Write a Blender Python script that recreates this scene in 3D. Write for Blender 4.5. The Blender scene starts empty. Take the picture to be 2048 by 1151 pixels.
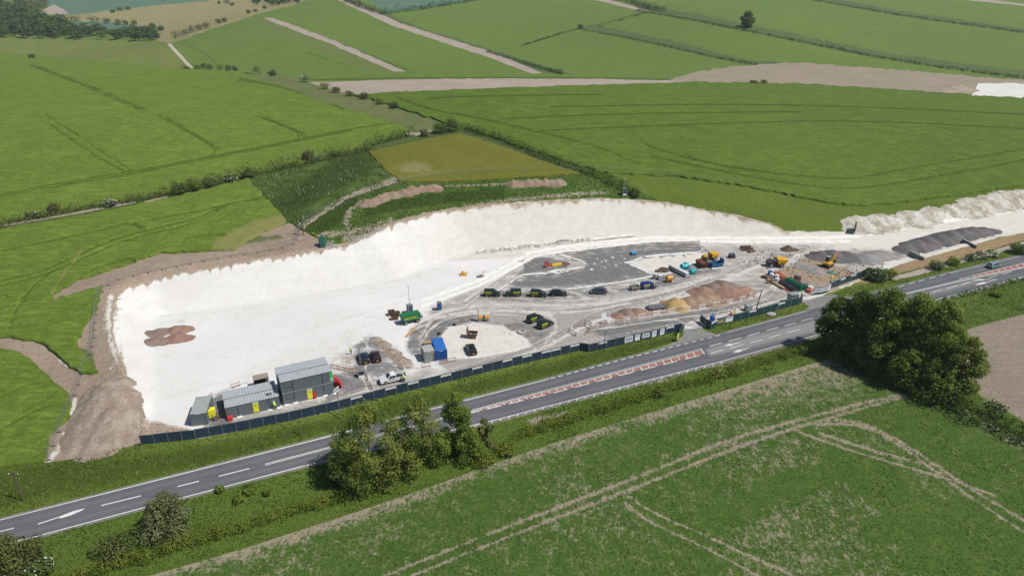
import bpy, bmesh, math, random
import numpy as np
from mathutils import Vector, Matrix
from mathutils.geometry import delaunay_2d_cdt

random.seed(7)
rng = np.random.default_rng(7)
S = bpy.context.scene
COL = S.collection
R = math.radians

# ------------------------------------------------------------------ camera
CAM_H, PITCH, FPX = 76.0, R(24.0), 1365.3
cam_d = bpy.data.cameras.new('camera'); cam_d.sensor_width = 36; cam_d.lens = 24
cam_d.clip_start = 1; cam_d.clip_end = 9000
cam = bpy.data.objects.new('camera', cam_d); COL.objects.link(cam)
cam.location = (0, 0, CAM_H); cam.rotation_euler = (R(90) - PITCH, 0, 0)
S.camera = cam

# ------------------------------------------------------------------ sky, sun, exposure
SUN_EL, SUN_AZ = R(55), R(106)            # azimuth clockwise from +Y
W = bpy.data.worlds.new('World'); S.world = W; W.use_nodes = True
wt = W.node_tree; bg = wt.nodes['Background']
sky = wt.nodes.new('ShaderNodeTexSky'); sky.sky_type = 'NISHITA'; sky.sun_disc = False
sky.sun_elevation = SUN_EL; sky.sun_rotation = SUN_AZ; sky.altitude = 100
sky.air_density = 1.0; sky.dust_density = 1.0
wt.links.new(sky.outputs[0], bg.inputs[0]); bg.inputs[1].default_value = 0.07
sd = bpy.data.lights.new('sun', 'SUN'); sd.energy = 4.5; sd.angle = R(0.53); sd.color = (1, .955, .88)
sun = bpy.data.objects.new('sun', sd); COL.objects.link(sun)
dv = Vector((math.sin(SUN_AZ) * math.cos(SUN_EL), math.cos(SUN_AZ) * math.cos(SUN_EL), math.sin(SUN_EL)))
sun.rotation_euler = dv.to_track_quat('Z', 'Y').to_euler(); sun.location = dv * 300
vs = S.view_settings
vs.view_transform = 'Standard'; vs.look = 'None'; vs.gamma = 1; vs.use_curve_mapping = False; vs.exposure = 0.0
S.cycles.max_bounces = 5; S.cycles.diffuse_bounces = 2; S.cycles.glossy_bounces = 2
S.cycles.transparent_max_bounces = 6; S.cycles.transmission_bounces = 2; S.cycles.volume_bounces = 0
S.cycles.use_adaptive_sampling = True

# ------------------------------------------------------------------ pixel <-> world
CP, SP = math.cos(PITCH), math.sin(PITCH)
def ray(px, py):
    dx = (np.asarray(px, float) - 1024) / FPX; dy = (575.5 - np.asarray(py, float)) / FPX
    return dx, CP + dy * SP, -SP + dy * CP
def on_z(px, py, z):
    a, b, c = ray(px, py); t = (z - CAM_H) / c
    return a * t, b * t
def on_y(px, py, Y):
    a, b, c = ray(px, py); t = Y / b
    return a * t, CAM_H + c * t
def col_y(px, Y, z):
    return (px - 1024) / FPX * (Y * CP + (CAM_H - z) * SP)
def project(x, y, z):
    dz = z - CAM_H
    d = np.maximum(y * CP - dz * SP, 1e-3)
    return 1024 + FPX * x / d, 575.5 - FPX * (y * SP + dz * CP) / d

# ------------------------------------------------------------------ terrain
ctrl = []
for px, py, z in [   # seen points of known height
    (280,886,-.4),(500,857,0),(790,788,0),(1100,715,0),(1360,660,0),(1600,600,0),(1740,558,0),(1850,520,.5),(2048,470,1.5),(2300,410,2.5),
    (215,640,4.2),(235,585,6),(350,545,7),(520,515,7.5),(700,483,7.8),(770,450,8.6),(850,425,9.2),(1000,405,9.2),(1200,395,9),(1320,402,8.2),(1450,425,5.5),(1570,455,2.4),
    (1700,440,2.6),(1900,410,3.2),(2048,388,4),(2300,340,5),
    (330,630,5.5),(600,590,6.6),(830,545,7),(1100,487,7),(1350,465,5),(270,760,2.5),
    (-300,520,6),(0,456,8),(0,600,4.5),(0,700,2.2),(100,850,-.3),(0,930,-2.2),(-300,980,-2),(150,600,5.8),(200,760,1.8),
    (350,390,10.5),(640,320,12.5),(740,300,13.5),(600,420,10),(800,365,12.5),(1000,350,12.5),(1150,345,12.5),(905,262,16.5),
    (0,300,15),(0,200,22),(0,140,24),(-500,300,15),(480,250,17),(480,180,22),(800,180,22.5),
    (1300,300,12.5),(1700,300,9.5),(1700,400,4),(2048,300,9),(1500,350,9),(1300,220,18),(1700,230,14),(1000,220,20),(1000,300,14.5),(2300,300,9.5),
    (0,1050,-4.2),(350,985,-4.4),(700,875,-4),(1000,812,-2.6),(1300,735,-1.2),(1620,648,-.1),(1850,580,0),(2048,530,.3),(2300,470,1),
    (300,1130,-5),(1000,1000,-4.4),(1000,1140,-5),(1500,900,-3),(1700,730,-.8),(2000,1000,-3),(1500,1140,-5),(2000,750,-.4),(2300,900,-1.5),(0,1150,-5),(-300,1150,-5)]:
    x, y = on_z(px, py, z); ctrl.append((float(x), float(y), z))
for px, py, Y in [   # seen points of known distance
    (0,112,600),(-500,112,600),(240,131,540),(480,150,472),(800,160,430),(800,143,500),(1160,150,480),(1160,165,420),
    (800,100,740),(800,50,900),(800,0,1150),(1160,100,720),(1160,50,860),(1160,0,1100),
    (1340,160,490),(1340,120,620),(1495,40,800),(1700,178,450),(1700,130,570),(1700,70,760),(1700,0,1050),
    (2048,196,420),(2048,150,530),(2048,80,720),(2048,0,1050),(2500,196,420),(2500,80,720),(2500,0,1050),
    (200,100,880),(0,100,880),(200,82,960),(340,88,820),(450,60,900),(560,20,1010),(600,100,740),(600,60,860),
    (300,50,1120),(400,20,1350),(300,5,1500),(100,40,1150),(0,60,1050),(0,20,1300),(0,0,1500),(-500,0,1500),(-500,80,960)]:
    x, z = on_y(px, py, Y); ctrl.append((float(x), Y, float(z)))
for px, Y, z in [    # unseen ground behind the near crest and beyond the frame
    (0,720,5),(-500,720,5),(240,650,5),(480,560,10),(480,640,5),(800,560,11),(800,620,10.5),(1160,560,13.5),
    (800,1500,60),(0,2400,75),(1024,3000,70),(2048,2400,75),(1700,1500,62),(1024,40,-6),(1024,70,-5.5)]:
    ctrl.append((col_y(px, Y, z), Y, z))
ctrl = np.array(ctrl)
SC = 200.0
def tps_k(r2):
    return 0.5 * r2 * np.log(r2 + 1e-12)
cx = ctrl[:, :2] / SC; n = len(cx)
d2 = ((cx[:, None] - cx[None]) ** 2).sum(2)
A = np.zeros((n + 3, n + 3)); A[:n, :n] = tps_k(d2) + np.eye(n) * 2e-3
A[:n, n] = 1; A[:n, n + 1:] = cx; A[n, :n] = 1; A[n + 1:, :n] = cx.T
wgt = np.linalg.solve(A, np.concatenate([ctrl[:, 2], np.zeros(3)]))
def hill(x, y):
    p = np.stack([x, y], -1).reshape(-1, 2) / SC; out = np.empty(len(p))
    for i in range(0, len(p), 40000):
        q = p[i:i + 40000]
        out[i:i + 40000] = tps_k(((q[:, None] - cx[None]) ** 2).sum(2)) @ wgt[:n] + wgt[n] + q @ wgt[n + 1:]
    return out.reshape(np.shape(x))

def seg_dist(px, py, poly, closed=True):
    P = np.asarray(poly, float); Q = np.roll(P, -1, 0)
    if not closed: P, Q = P[:-1], Q[:-1]
    best = np.full(np.shape(px), 1e18)
    for (ax, ay), (bx, by) in zip(P, Q):
        ex, ey = bx - ax, by - ay
        t = np.clip(((px - ax) * ex + (py - ay) * ey) / (ex * ex + ey * ey + 1e-12), 0, 1)
        best = np.minimum(best, (px - ax - t * ex) ** 2 + (py - ay - t * ey) ** 2)
    return np.sqrt(best)
def inside(px, py, poly):
    P = np.asarray(poly, float); Q = np.roll(P, -1, 0)
    r = np.zeros(np.shape(px), bool)
    for (ax, ay), (bx, by) in zip(P, Q):
        if ay == by: continue
        c = (ay > py) != (by > py)
        r ^= c & (px < (bx - ax) * (py - ay) / (by - ay) + ax)
    return r

TOE_PX = [(283,884),(300,850),(309,790),(304,692),(302,640),(330,628),(400,618),(600,590),(740,565),(800,556),(850,532),(900,518),(950,503),(1100,487),(1270,470),(1420,464),
          (1550,470),(1620,468),(1720,464),(1850,448),(2048,420),(2300,375),(2300,440),(2048,466),(1990,472),(1900,492),(1800,528),(1740,556),(1600,602),(1470,635),(1365,660),(1200,690),(1000,738),(785,790),(586,841),(500,858),(400,876)]
TOE = [tuple(map(float, on_z(a, b, 0))) for a, b in TOE_PX]
def vnoise(x, y, seed=0):
    xi = np.floor(x).astype(np.int64); yi = np.floor(y).astype(np.int64); fx = x - xi; fy = y - yi
    def h(a, b):
        v = (a * 374761393 + b * 668265263 + seed * 974634777) & 0xffffffff
        v = ((v ^ (v >> 13)) * 1274126177) & 0xffffffff
        return ((v ^ (v >> 16)) & 0xffff) / 65535.0
    fx = fx * fx * (3 - 2 * fx); fy = fy * fy * (3 - 2 * fy)
    return (h(xi, yi) * (1 - fx) + h(xi + 1, yi) * fx) * (1 - fy) + (h(xi, yi + 1) * (1 - fx) + h(xi + 1, yi + 1) * fx) * fy
def terrain_exact(x, y):
    h = hill(x, y)
    near = (x > -260) & (x < 460) & (y > 60) & (y < 330)
    z = h.copy()
    if near.any():
        xs, ys, hs = x[near], y[near], h[near]
        d = seg_dist(xs, ys, TOE); ins = inside(xs, ys, TOE)
        rough = (vnoise(xs / 3.1, ys / 3.1, 3) - .5) * .14 + (vnoise(xs / 14, ys / 14, 5) - .5) * .3
        sl = d * .52
        zz = np.where(hs > 0, np.minimum(hs, sl + rough * np.clip(d / 6, 0, 1)), np.maximum(hs, -.8 * d))
        z[near] = np.where(ins, 0.0, zz)
    return z
class HMap:
    def __init__(s, x0, x1, y0, y1, st):
        s.x0, s.y0, s.st = x0, y0, st
        s.nx = int((x1 - x0) / st) + 1; s.ny = int((y1 - y0) / st) + 1
        X, Y = np.meshgrid(x0 + np.arange(s.nx) * st, y0 + np.arange(s.ny) * st)
        s.h = terrain_exact(X, Y)
    def __call__(s, x, y):
        u = np.clip((x - s.x0) / s.st, 0, s.nx - 1.001); v = np.clip((y - s.y0) / s.st, 0, s.ny - 1.001)
        i = u.astype(int); j = v.astype(int); a = u - i; b = v - j; h = s.h
        return (h[j, i] * (1 - a) + h[j, i + 1] * a) * (1 - b) + (h[j + 1, i] * (1 - a) + h[j + 1, i + 1] * a) * b
    def has(s, x, y):
        return (x > s.x0) & (x < s.x0 + (s.nx - 1) * s.st) & (y > s.y0) & (y < s.y0 + (s.ny - 1) * s.st)
HN = HMap(-260, 460, 50, 340, 1.0); HF = HMap(-2600, 2600, -200, 3400, 10.0)
def terrain(x, y):
    x = np.asarray(x, float); y = np.asarray(y, float)
    return np.where(HN.has(x, y), HN(x, y), HF(x, y))
STEPS = np.geomspace(45, 3300, 800)
def hit(px, py):
    """first point of the ground along the ray of each pixel"""
    px = np.atleast_1d(np.asarray(px, float)); py = np.atleast_1d(np.asarray(py, float))
    out = np.empty((len(px), 3))
    for k in range(0, len(px), 4000):
        a, b, c = ray(px[k:k + 4000], py[k:k + 4000])
        t = STEPS[None] / b[:, None]
        X = a[:, None] * t; Z = CAM_H + c[:, None] * t
        below = Z < terrain(X, np.broadcast_to(STEPS[None], X.shape))
        i = np.where(below.any(1), below.argmax(1), len(STEPS) - 1); i = np.maximum(i, 1)
        lo = STEPS[i - 1] / b; hi = STEPS[i] / b
        for _ in range(14):
            m = (lo + hi) / 2
            bl = CAM_H + c * m < terrain(a * m, b * m)
            hi = np.where(bl, m, hi); lo = np.where(bl, lo, m)
        x, y = a * hi, b * hi
        out[k:k + 4000] = np.stack([x, y, terrain(x, y)], 1)
    return out
def G(px, py):
    return Vector(hit(px, py)[0])
def gz(x, y):
    return float(terrain(np.array([x]), np.array([y]))[0])
def densify(poly, step=12, closed=True):
    out = []; m = len(poly)
    for i in range(m if closed else m - 1):
        (ax, ay), (bx, by) = poly[i], poly[(i + 1) % m]
        k = max(1, int(math.hypot(bx - ax, (by - ay) * 1.6) / step))
        for j in range(k): out.append((ax + (bx - ax) * j / k, ay + (by - ay) * j / k))
    if not closed: out.append(tuple(poly[-1]))
    return out
def smooth_line(pts, closed=False, it=2):
    for _ in range(it):
        q = []
        m = len(pts)
        if not closed: q.append(pts[0])
        for i in range(m if closed else m - 1):
            a, b = pts[i], pts[(i + 1) % m]
            q.append((a[0] * .75 + b[0] * .25, a[1] * .75 + b[1] * .25)); q.append((a[0] * .25 + b[0] * .75, a[1] * .25 + b[1] * .75))
        if not closed: q.append(pts[-1])
        pts = q
    return pts
# ------------------------------------------------------------------ materials
class NT:
    def __init__(s, name):
        s.m = bpy.data.materials.new(name); s.m.use_nodes = True
        s.t = s.m.node_tree; s.b = s.t.nodes['Principled BSDF']
        s.b.inputs['Specular IOR Level'].default_value = .25
        s._pos = None
    def nd(s, typ, **kw):
        n = s.t.nodes.new(typ)
        for k, v in kw.items(): setattr(n, k, v)
        return n
    def put(s, sock, v):
        if hasattr(v, 'links') or hasattr(v, 'is_linked'): s.t.links.new(v, sock)
        elif isinstance(v, (tuple, list)): sock.default_value = tuple(v) if len(v) == len(sock.default_value) else tuple(v) + (1,)
        else: sock.default_value = v
    def pos(s, scale=(1, 1, 1), rot=0, obj=False):
        if obj: o = s.nd('ShaderNodeTexCoord').outputs['Object']
        else: o = s.nd('ShaderNodeNewGeometry').outputs['Position']
        mp = s.nd('ShaderNodeMapping'); s.put(mp.inputs[0], o); mp.inputs['Scale'].default_value = scale; mp.inputs['Rotation'].default_value = (0, 0, rot)
        return mp.outputs[0]
    def noise(s, scale, detail=3, rough=.55, co=None, dist=0):
        n = s.nd('ShaderNodeTexNoise'); s.put(n.inputs['Vector'], co if co is not None else s.pos())
        n.inputs['Scale'].default_value = scale; n.inputs['Detail'].default_value = detail; n.inputs['Roughness'].default_value = rough; n.inputs['Distortion'].default_value = dist
        return n.outputs['Fac']
    def voro(s, scale, co=None, feat='F1', out='Distance'):
        n = s.nd('ShaderNodeTexVoronoi', feature=feat); s.put(n.inputs['Vector'], co if co is not None else s.pos()); n.inputs['Scale'].default_value = scale
        return n.outputs[out]
    def attr(s, name, kind='GEOMETRY'):
        n = s.nd('ShaderNodeAttribute', attribute_name=name, attribute_type=kind); return n.outputs['Fac']
    def rnd(s):
        return s.nd('ShaderNodeObjectInfo').outputs['Random']
    def ma(s, op, a, b=0, c=None):
        n = s.nd('ShaderNodeMath', operation=op); s.put(n.inputs[0], a); s.put(n.inputs[1], b)
        if c is not None: s.put(n.inputs[2], c)
        return n.outputs[0]
    def step(s, v, lo, hi, a=0, b=1):
        n = s.nd('ShaderNodeMapRange', interpolation_type='SMOOTHSTEP'); s.put(n.inputs[0], v)
        n.inputs[1].default_value = lo; n.inputs[2].default_value = hi; n.inputs[3].default_value = a; n.inputs[4].default_value = b
        return n.outputs[0]
    def mix(s, f, a, b, mode='MIX'):
        n = s.nd('ShaderNodeMix', data_type='RGBA', blend_type=mode); s.put(n.inputs[0], f); s.put(n.inputs[6], a); s.put(n.inputs[7], b)
        return n.outputs[2]
    def bump(s, h, dist, strength=1):
        n = s.nd('ShaderNodeBump'); s.put(n.inputs['Height'], h); n.inputs['Distance'].default_value = dist; n.inputs['Strength'].default_value = strength
        s.t.links.new(n.outputs[0], s.b.inputs['Normal'])
    def out(s, color, rough=.9, metal=0, spec=None):
        s.put(s.b.inputs['Base Color'], color); s.put(s.b.inputs['Roughness'], rough); s.put(s.b.inputs['Metallic'], metal)
        if spec is not None: s.b.inputs['Specular IOR Level'].default_value = spec
        return s.m
def k(c, f):
    return tuple(v * f for v in c)

def crop_mat(name, c, c2, rot=0, soil=None, streak=.35, dark=.5, bumpd=.35):
    """standing crop: slow patches, drill-row streaks and a fine leafy grain; m1 = wheelings, m2 = yellow or worn places"""
    s = NT(name)
    big = s.noise(.012, 4, .6); mid = s.noise(.11, 3, .6)
    st = s.noise(.5, 4, .75, co=s.pos((.3, 1.9, 1), rot)); fine = s.noise(2.2, 4, .85)
    grain = s.noise(.8, 4, .8)
    v = s.ma('ADD', s.ma('MULTIPLY', big, .9), s.ma('ADD', s.ma('MULTIPLY', mid, .45), s.ma('MULTIPLY', st, streak)))
    col = s.mix(s.step(v, .5, 1.2), c, c2)
    col = s.mix(s.step(fine, .3, .66, .7, 0), col, k(c, dark))
    col = s.mix(s.step(grain, .36, .64, .62, 0), col, k(c, .5))
    col = s.mix(s.step(s.ma('ADD', st, s.ma('MULTIPLY', mid, .3)), .6, .85, 0, .5), col, k(c2, 1.22))
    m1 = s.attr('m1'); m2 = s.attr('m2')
    col = s.mix(s.step(s.ma('ADD', m1, s.ma('MULTIPLY', s.ma('SUBTRACT', fine, .5), .5)), .15, .8, 0, .7), col, k(c, .36))  # wheelings: low stems, plus the standing crop's self-shadow as a darker colour
    col = s.mix(s.step(s.ma('ADD', m2, s.ma('MULTIPLY', s.ma('SUBTRACT', mid, .5), .9)), .3, .75, 0, .8), col, soil or (.2, .19, .05))
    s.bump(s.ma('ADD', s.ma('MULTIPLY', fine, .6), st), bumpd)
    return s.out(col, .85, spec=.12)
def soil_mat(name, c, c2, c3=None, bumpd=.3, rot=0):
    s = NT(name)
    a = s.noise(.05, 4, .6); b = s.noise(.6, 4, .65); f = s.noise(3.5, 4, .75)
    col = s.mix(s.step(a, .35, .65), c, c2)
    col = s.mix(s.step(b, .4, .7, 0, .5), col, c3 or k(c2, 1.35))
    col = s.mix(s.step(f, .35, .6, .55, 0), col, k(c, .5))
    if rot: col = s.mix(s.step(s.noise(.9, 3, .7, co=s.pos((.12, 2.0, 1), rot)), .42, .62, 0, .4), col, k(c, .6))
    m1 = s.attr('m1')
    col = s.mix(s.step(s.ma('ADD', m1, s.ma('MULTIPLY', s.ma('SUBTRACT', b, .5), .8)), .35, .65, 0, .9), col, (.6, .58, .54))
    m2 = s.attr('m2')
    col = s.mix(s.step(s.ma('ADD', m2, s.ma('MULTIPLY', s.ma('SUBTRACT', b, .5), .9)), .35, .65, 0, .9), col, (.07, .11, .025))
    s.bump(s.ma('ADD', b, s.ma('MULTIPLY', f, .5)), bumpd)
    return s.out(col, .95, spec=.1)
def grass_mat(name, c, c2, dry=(.2, .19, .09), bumpd=.5, dust=(.36, .31, .24)):
    """rough grass; m1 = bare or dusty places, m2 = darker nettles and docks"""
    s = NT(name)
    a = s.noise(.06, 4, .65); b = s.noise(.55, 4, .7); f = s.noise(3, 4, .8)
    col = s.mix(s.step(s.ma('ADD', a, s.ma('MULTIPLY', b, .5)), .55, .95), c, c2)
    col = s.mix(s.step(f, .32, .66, .75, 0), col, k(c, .4))
    col = s.mix(s.step(b, .58, .78, 0, .5), col, dry)
    m1 = s.attr('m1'); m2 = s.attr('m2')
    col = s.mix(s.step(s.ma('ADD', m2, s.ma('MULTIPLY', s.ma('SUBTRACT', b, .5), .8)), .3, .7, 0, .85), col, k(c, .42))
    col = s.mix(s.step(s.ma('ADD', m1, s.ma('MULTIPLY', s.ma('SUBTRACT', b, .5), 1.0)), .4, .65, 0, .95), col, dust)
    s.bump(s.ma('ADD', b, s.ma('MULTIPLY', f, .6)), bumpd)
    return s.out(col, .9, spec=.12)
def flat(name, c, rough=.5, metal=0, dirt=.25, dirtc=(.5, .47, .42), scale=1.2):
    s = NT(name)
    d = s.noise(scale, 4, .65, co=s.pos(obj=True))
    col = s.mix(s.step(d, .48, .8, 0, dirt), c, dirtc) if dirt else c
    return s.out(col, rough, metal, .4)
# ------------------------------------------------------------------ the ground: one sheet cut along every boundary seen in the place
ROAD_T = [(-400,1140),(0,1039),(239,978.6),(454,924),(666,870),(900,808),(1100,757),(1264,713.5),(1423,674),(1606,625),(1754,585),(1888,549),(2048,511),(2400,425)]
ROAD_B = [(-400,1190),(65,1073.6),(289,1013.8),(376,991.6),(598,933.5),(800,885),(993,838.6),(1100,810.5),(1275,765.4),(1436,724),(1619,674),(1740,637),(1857,603),(2048,552.6),(2400,458)]
def off(pl, dy): return [(a, b + dy) for a, b in pl]
MARGIN = [(200,1182),(297,1151),(478,1099),(700,1027),(805,992),(976,931),(1113,883),(1300,825),(1500,765),(1640,722),(1700,715),(1780,745),(1880,795),(1960,830),(2048,880),(2400,1080)]
CUT_TOP = [(292,850),(283,835),(262,790),(235,720),(222,660),(225,600),(250,572),(350,545),(520,515),(640,495),(700,483),(770,450),(850,425),(1000,405),(1200,395),(1320,402),(1450,425),(1540,445),(1570,462)]
FENCE_LINE = [(283,889),(400,876),(500,857),(586,840),(680,818),(785,789),(900,762),(1000,737),(1200,691),(1363,661)]
# name, polygon, jitter in px, interior kind
REG = [
 ('far_crop_field', [(-500,-33),(2700,-33),(2700,260),(-500,260)], 0, 'far'),
 ('pasture', [(-500,62),(0,74),(200,80),(320,86),(336,88),(378,138),(440,146),(240,125),(0,104),(-500,100)], 1, 'past'),
 ('downland', [(100,36),(300,12),(470,-2),(520,-14),(640,-24),(620,-4),(585,12),(520,27),(430,57),(342,86),(325,84),(235,48),(150,42)], 1, 'pale'),
 ('teal_crop_field', [(60,-33),(620,-33),(470,-3),(300,12),(140,30),(92,12)], 1, 'teal'),
 ('teal_crop_field', [(108,42),(200,44),(272,50),(290,60),(262,66),(170,64),(120,54)], 1, 'teal'),
 ('teal_crop_field', [(690,-33),(735,0),(770,26),(860,16),(965,-2),(1040,-33)], 1, 'teal'),
 ('bare_headland', [(80,26),(108,8),(140,28),(112,31)], 1, 'pink'),
 ('rough_strip', [(640,-33),(690,-5),(770,26),(840,55),(940,86),(1020,112),(1150,149),(1070,147),(980,114),(780,46)], 1.5, 'rough'),
 ('rough_strip', [(1155,54),(1200,52),(1330,78),(1500,122),(1580,124),(1560,136),(1480,128),(1320,90)], 1.5, 'rough'),
 ('rough_strip', [(1280,8),(1400,30),(1560,62),(1760,104),(2048,143),(2400,190),(2400,206),(2048,158),(1740,112),(1550,74),(1390,42),(1270,18)], 1.5, 'rough'),
 ('rough_strip', [(1640,-8),(1800,22),(2048,58),(2400,110),(2400,118),(2048,66),(1790,30),(1620,-4)], 1, 'rough'),
 ('bare_strip', [(526,37),(546,36),(660,78),(812,143),(786,143),(650,84)], 1, 'pink'),
 ('rough_strip', [(500,42),(526,38),(650,84),(786,143),(742,143),(620,92)], 1, 'olive2'),
 ('bare_strip', [(650,-12),(672,-12),(800,46),(1000,110),(1085,147),(1062,147),(980,116),(780,50)], .6, 'pink'),
 ('bare_strip', [(1165,-6),(1200,-6),(1300,22),(1290,25)], .6, 'pink'),
 ('bare_strip', [(1930,0),(1960,-2),(2120,16),(2120,22),(2048,12)], .6, 'pink'),
 ('field_path', [(334,88),(341,87),(388,137),(380,138)], .4, 'path'),
 ('crop_field', [(-500,96),(0,107),(240,128),(490,146),(560,152),(640,184),(740,222),(840,262),(780,286),(640,330),(480,364),(350,392),(180,427),(0,458),(-500,540)], 1, 'left'),
 ('crop_field', [(700,192),(850,182),(1000,177),(1200,170),(1400,164),(1600,167),(1800,179),(2048,196),(2500,214),(2700,300),(2400,330),(2048,392),(1900,412),(1780,428),(1690,446),(1570,446),(1500,430),(1400,415),(1300,402),(1240,375),(1100,325),(930,262),(880,246),(800,220)], 1, 'right'),
 ('bare_strip', [(618,165),(800,159),(1000,157),(1200,158),(1340,161),(1400,164),(1330,168),(1170,172),(1000,178),(850,184),(720,189),(676,184)], .8, 'pink'),
 ('tilled_field', [(1335,161),(1400,142),(1480,132),(1560,126),(1610,125),(1700,133),(1800,140),(1900,148),(1960,155),(2100,162),(2500,186),(2500,216),(2048,198),(1800,181),(1600,169),(1400,165)], 1.5, 'tilled'),
 ('chalk_patch', [(1940,193),(1950,180),(1956,167),(2048,167),(2500,190),(2500,214),(2048,197)], 1, 'chalk2'),
 ('grass_bank', [(470,147),(560,149),(610,163),(680,185),(740,200),(800,218),(870,240),(905,256),(880,275),(825,270),(800,252),(700,222),(620,194),(560,172)], 1.5, 'dry'),
 ('hedge_bank', [(-500,535),(0,444),(180,414),(350,382),(480,354),(640,320),(740,290),(830,262),(890,262),(930,256),(1060,302),(1220,352),(1300,388),(1260,396),(1180,360),(1100,336),(920,274),(740,308),(620,330),(500,364),(350,398),(180,432),(0,464),(-500,550)], 1.5, 'bank'),
 ('rough_margin', [(1222,348),(1350,354),(1480,372),(1600,396),(1700,413),(1790,408),(1910,392),(2048,372),(2400,310),(2400,345),(2048,396),(1900,416),(1780,436),(1690,464),(1570,466),(1540,448),(1450,428),(1320,404),(1240,384)], 1.5, 'margin'),
 ('rough_grass', [(565,436),(620,440),(690,396),(730,380),(800,358),(980,354),(1100,346),(1160,342),(1225,348),(1270,380),(1325,404),(1200,400),(1000,410),(850,430),(770,455),(700,488),(640,500),(580,508),(560,470)], 1.5, 'rgrass'),
 ('hay_field', [(736,304),(860,278),(920,268),(1000,294),(1110,333),(1160,348),(1100,352),(980,360),(880,364),(800,364),(772,345)], 1, 'olive'),
 ('weed_field', [(496,358),(620,326),(736,304),(772,345),(800,362),(730,385),(690,400),(620,447),(600,466),(573,447),(548,410)], 1.2, 'weeds'),
 ('bare_earth', [(-500,640),(100,570),(300,500),(480,478),(576,446),(640,478),(660,498),(520,520),(300,580),(330,880),(283,890),(150,922),(92,930),(-500,740)], 1.5, 'earth'),
 ('crop_field', [(-500,552),(0,462),(180,431),(350,397),(497,360),(545,412),(573,447),(520,470),(470,500),(400,505),(320,508),(240,535),(160,560),(105,590),(108,604),(150,592),(205,574),(195,620),(170,650),(155,690),(172,715),(195,748),(165,748),(140,735),(120,715),(90,690),(50,680),(0,675),(-500,640)], 1.6, 'left'),
 ('crop_field', [(-500,690),(0,700),(50,712),(110,765),(145,800),(140,835),(100,870),(92,930),(0,945),(-500,1010)], 1.6, 'left'),
 ('chalk_yard', CUT_TOP + [(1690,462),(1712,440),(1790,430),(1900,416),(1980,402),(2048,390),(2400,325),(2400,430),(2048,468),(2000,474),(1960,486),(1800,532),(1740,554),(1700,570),(1660,584),(1640,594),(1600,604),(1470,636),(1400,655)] + FENCE_LINE[::-1], 1.2, 'yard'),
 ('brown_bank', [(1706,566),(1800,528),(1870,510),(1950,488),(2010,473),(2060,462),(2400,395),(2400,410),(2048,480),(1950,508),(1850,534),(1790,548),(1740,566)], 1.2, 'brownb'),
 ('verge', [(-500,1010),(0,936),(95,924),(160,915),(283,886)] + FENCE_LINE[1:] + [(1370,668),(1345,684),(1300,698)] + off(ROAD_T, -3)[5:8][::-1] + off(ROAD_T, -3)[:5][::-1], 0, 'verge'),
 ('verge', [(1398,656),(1480,634),(1560,616),(1600,603),(1618,612),(1606,622),(1500,650),(1440,667),(1425,670)], 1, 'verge'),
 ('verge', [(1662,590),(1700,575),(1740,566),(1790,548),(1850,534),(1950,508),(2048,480),(2400,410)] + off(ROAD_T, -4)[9:][::-1] + [(1700,594)], 1, 'verge'),
 ('gravel_track', [(1775,556),(1830,541),(1900,522),(2048,483),(2400,412),(2400,422),(2048,492),(1900,531),(1830,552),(1790,560)], 1, 'gtrack'),
 ('entrance_apron', [(1050,776),(1100,757),(1200,731),(1300,700),(1345,686),(1366,672),(1370,660),(1400,653),(1412,662),(1436,669),(1425,676),(1300,708)], .6, 'apron'),
 ('entrance_apron', [(1604,626),(1620,612),(1602,602),(1640,592),(1662,588),(1702,594),(1760,580),(1690,606)], .6, 'apron'),
 ('tilled_field', [(1895,672),(1960,650),(2048,628),(2400,545),(2500,1000),(2048,842),(1960,790),(1900,740)], .8, 'tilled2'),
 ('verge', off(ROAD_B, 3) + [(2400,545),(2048,628),(1960,650),(1895,672),(1900,740),(1960,790),(2048,842),(2500,1000),(2400,1080)] + MARGIN[::-1][1:] + [(-400,1320)], 0, 'verge2'),
 ('road', off(ROAD_T, -4) + off(ROAD_B, 5)[::-1], 0, 'road'),
 ('seedling_field', MARGIN + [(2700,1200),(2700,1500),(-400,1500),(-400,1320)], 0, 'seed'),
]
# the last rule wins except that road and seedling field are kept below
cv, ce, polys_px = [], [], []
for name, poly, jit, kind in REG:
    nat = jit > 0
    pts = densify(poly, 9 if nat else 14)
    if nat:
        pts = [(a + rng.normal(0, jit), b + rng.normal(0, jit * .6)) for a, b in pts]
    polys_px.append(pts)
allp = np.array([p for pl in polys_px for p in pl])
hp = hit(allp[:, 0], np.maximum(allp[:, 1], -30))
polys_w = []; i0 = 0
for pl in polys_px:
    w = hp[i0:i0 + len(pl), :2]; polys_w.append(w); b0 = len(cv)
    cv += [tuple(v) for v in w]; ce += [(b0 + i, b0 + (i + 1) % len(w)) for i in range(len(w))]; i0 += len(pl)
gx, gy = np.meshgrid(np.arange(-380, 2430, 16.5), np.concatenate([np.arange(-24, 240, 6.0), np.arange(240, 460, 8.0), np.arange(460, 1320, 10.5)]))
gx = gx.ravel() + rng.uniform(-5, 5, gx.size); gy = gy.ravel() + rng.uniform(-2.5, 2.5, gy.size)
gp = hit(gx, gy)[:, :2]
wx, wy = np.meshgrid(np.arange(-2500, 2501, 60.0), np.arange(-150, 3301, 60.0))
wx2, wy2 = np.meshgrid(np.arange(-700, 700, 22.0), np.arange(430, 900, 16.0))
wp = np.stack([np.concatenate([wx.ravel(), wx2.ravel()]) + rng.uniform(-3, 3, wx.size + wx2.size), np.concatenate([wy.ravel(), wy2.ravel()]) + rng.uniform(-3, 3, wx.size + wx2.size)], 1)
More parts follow.
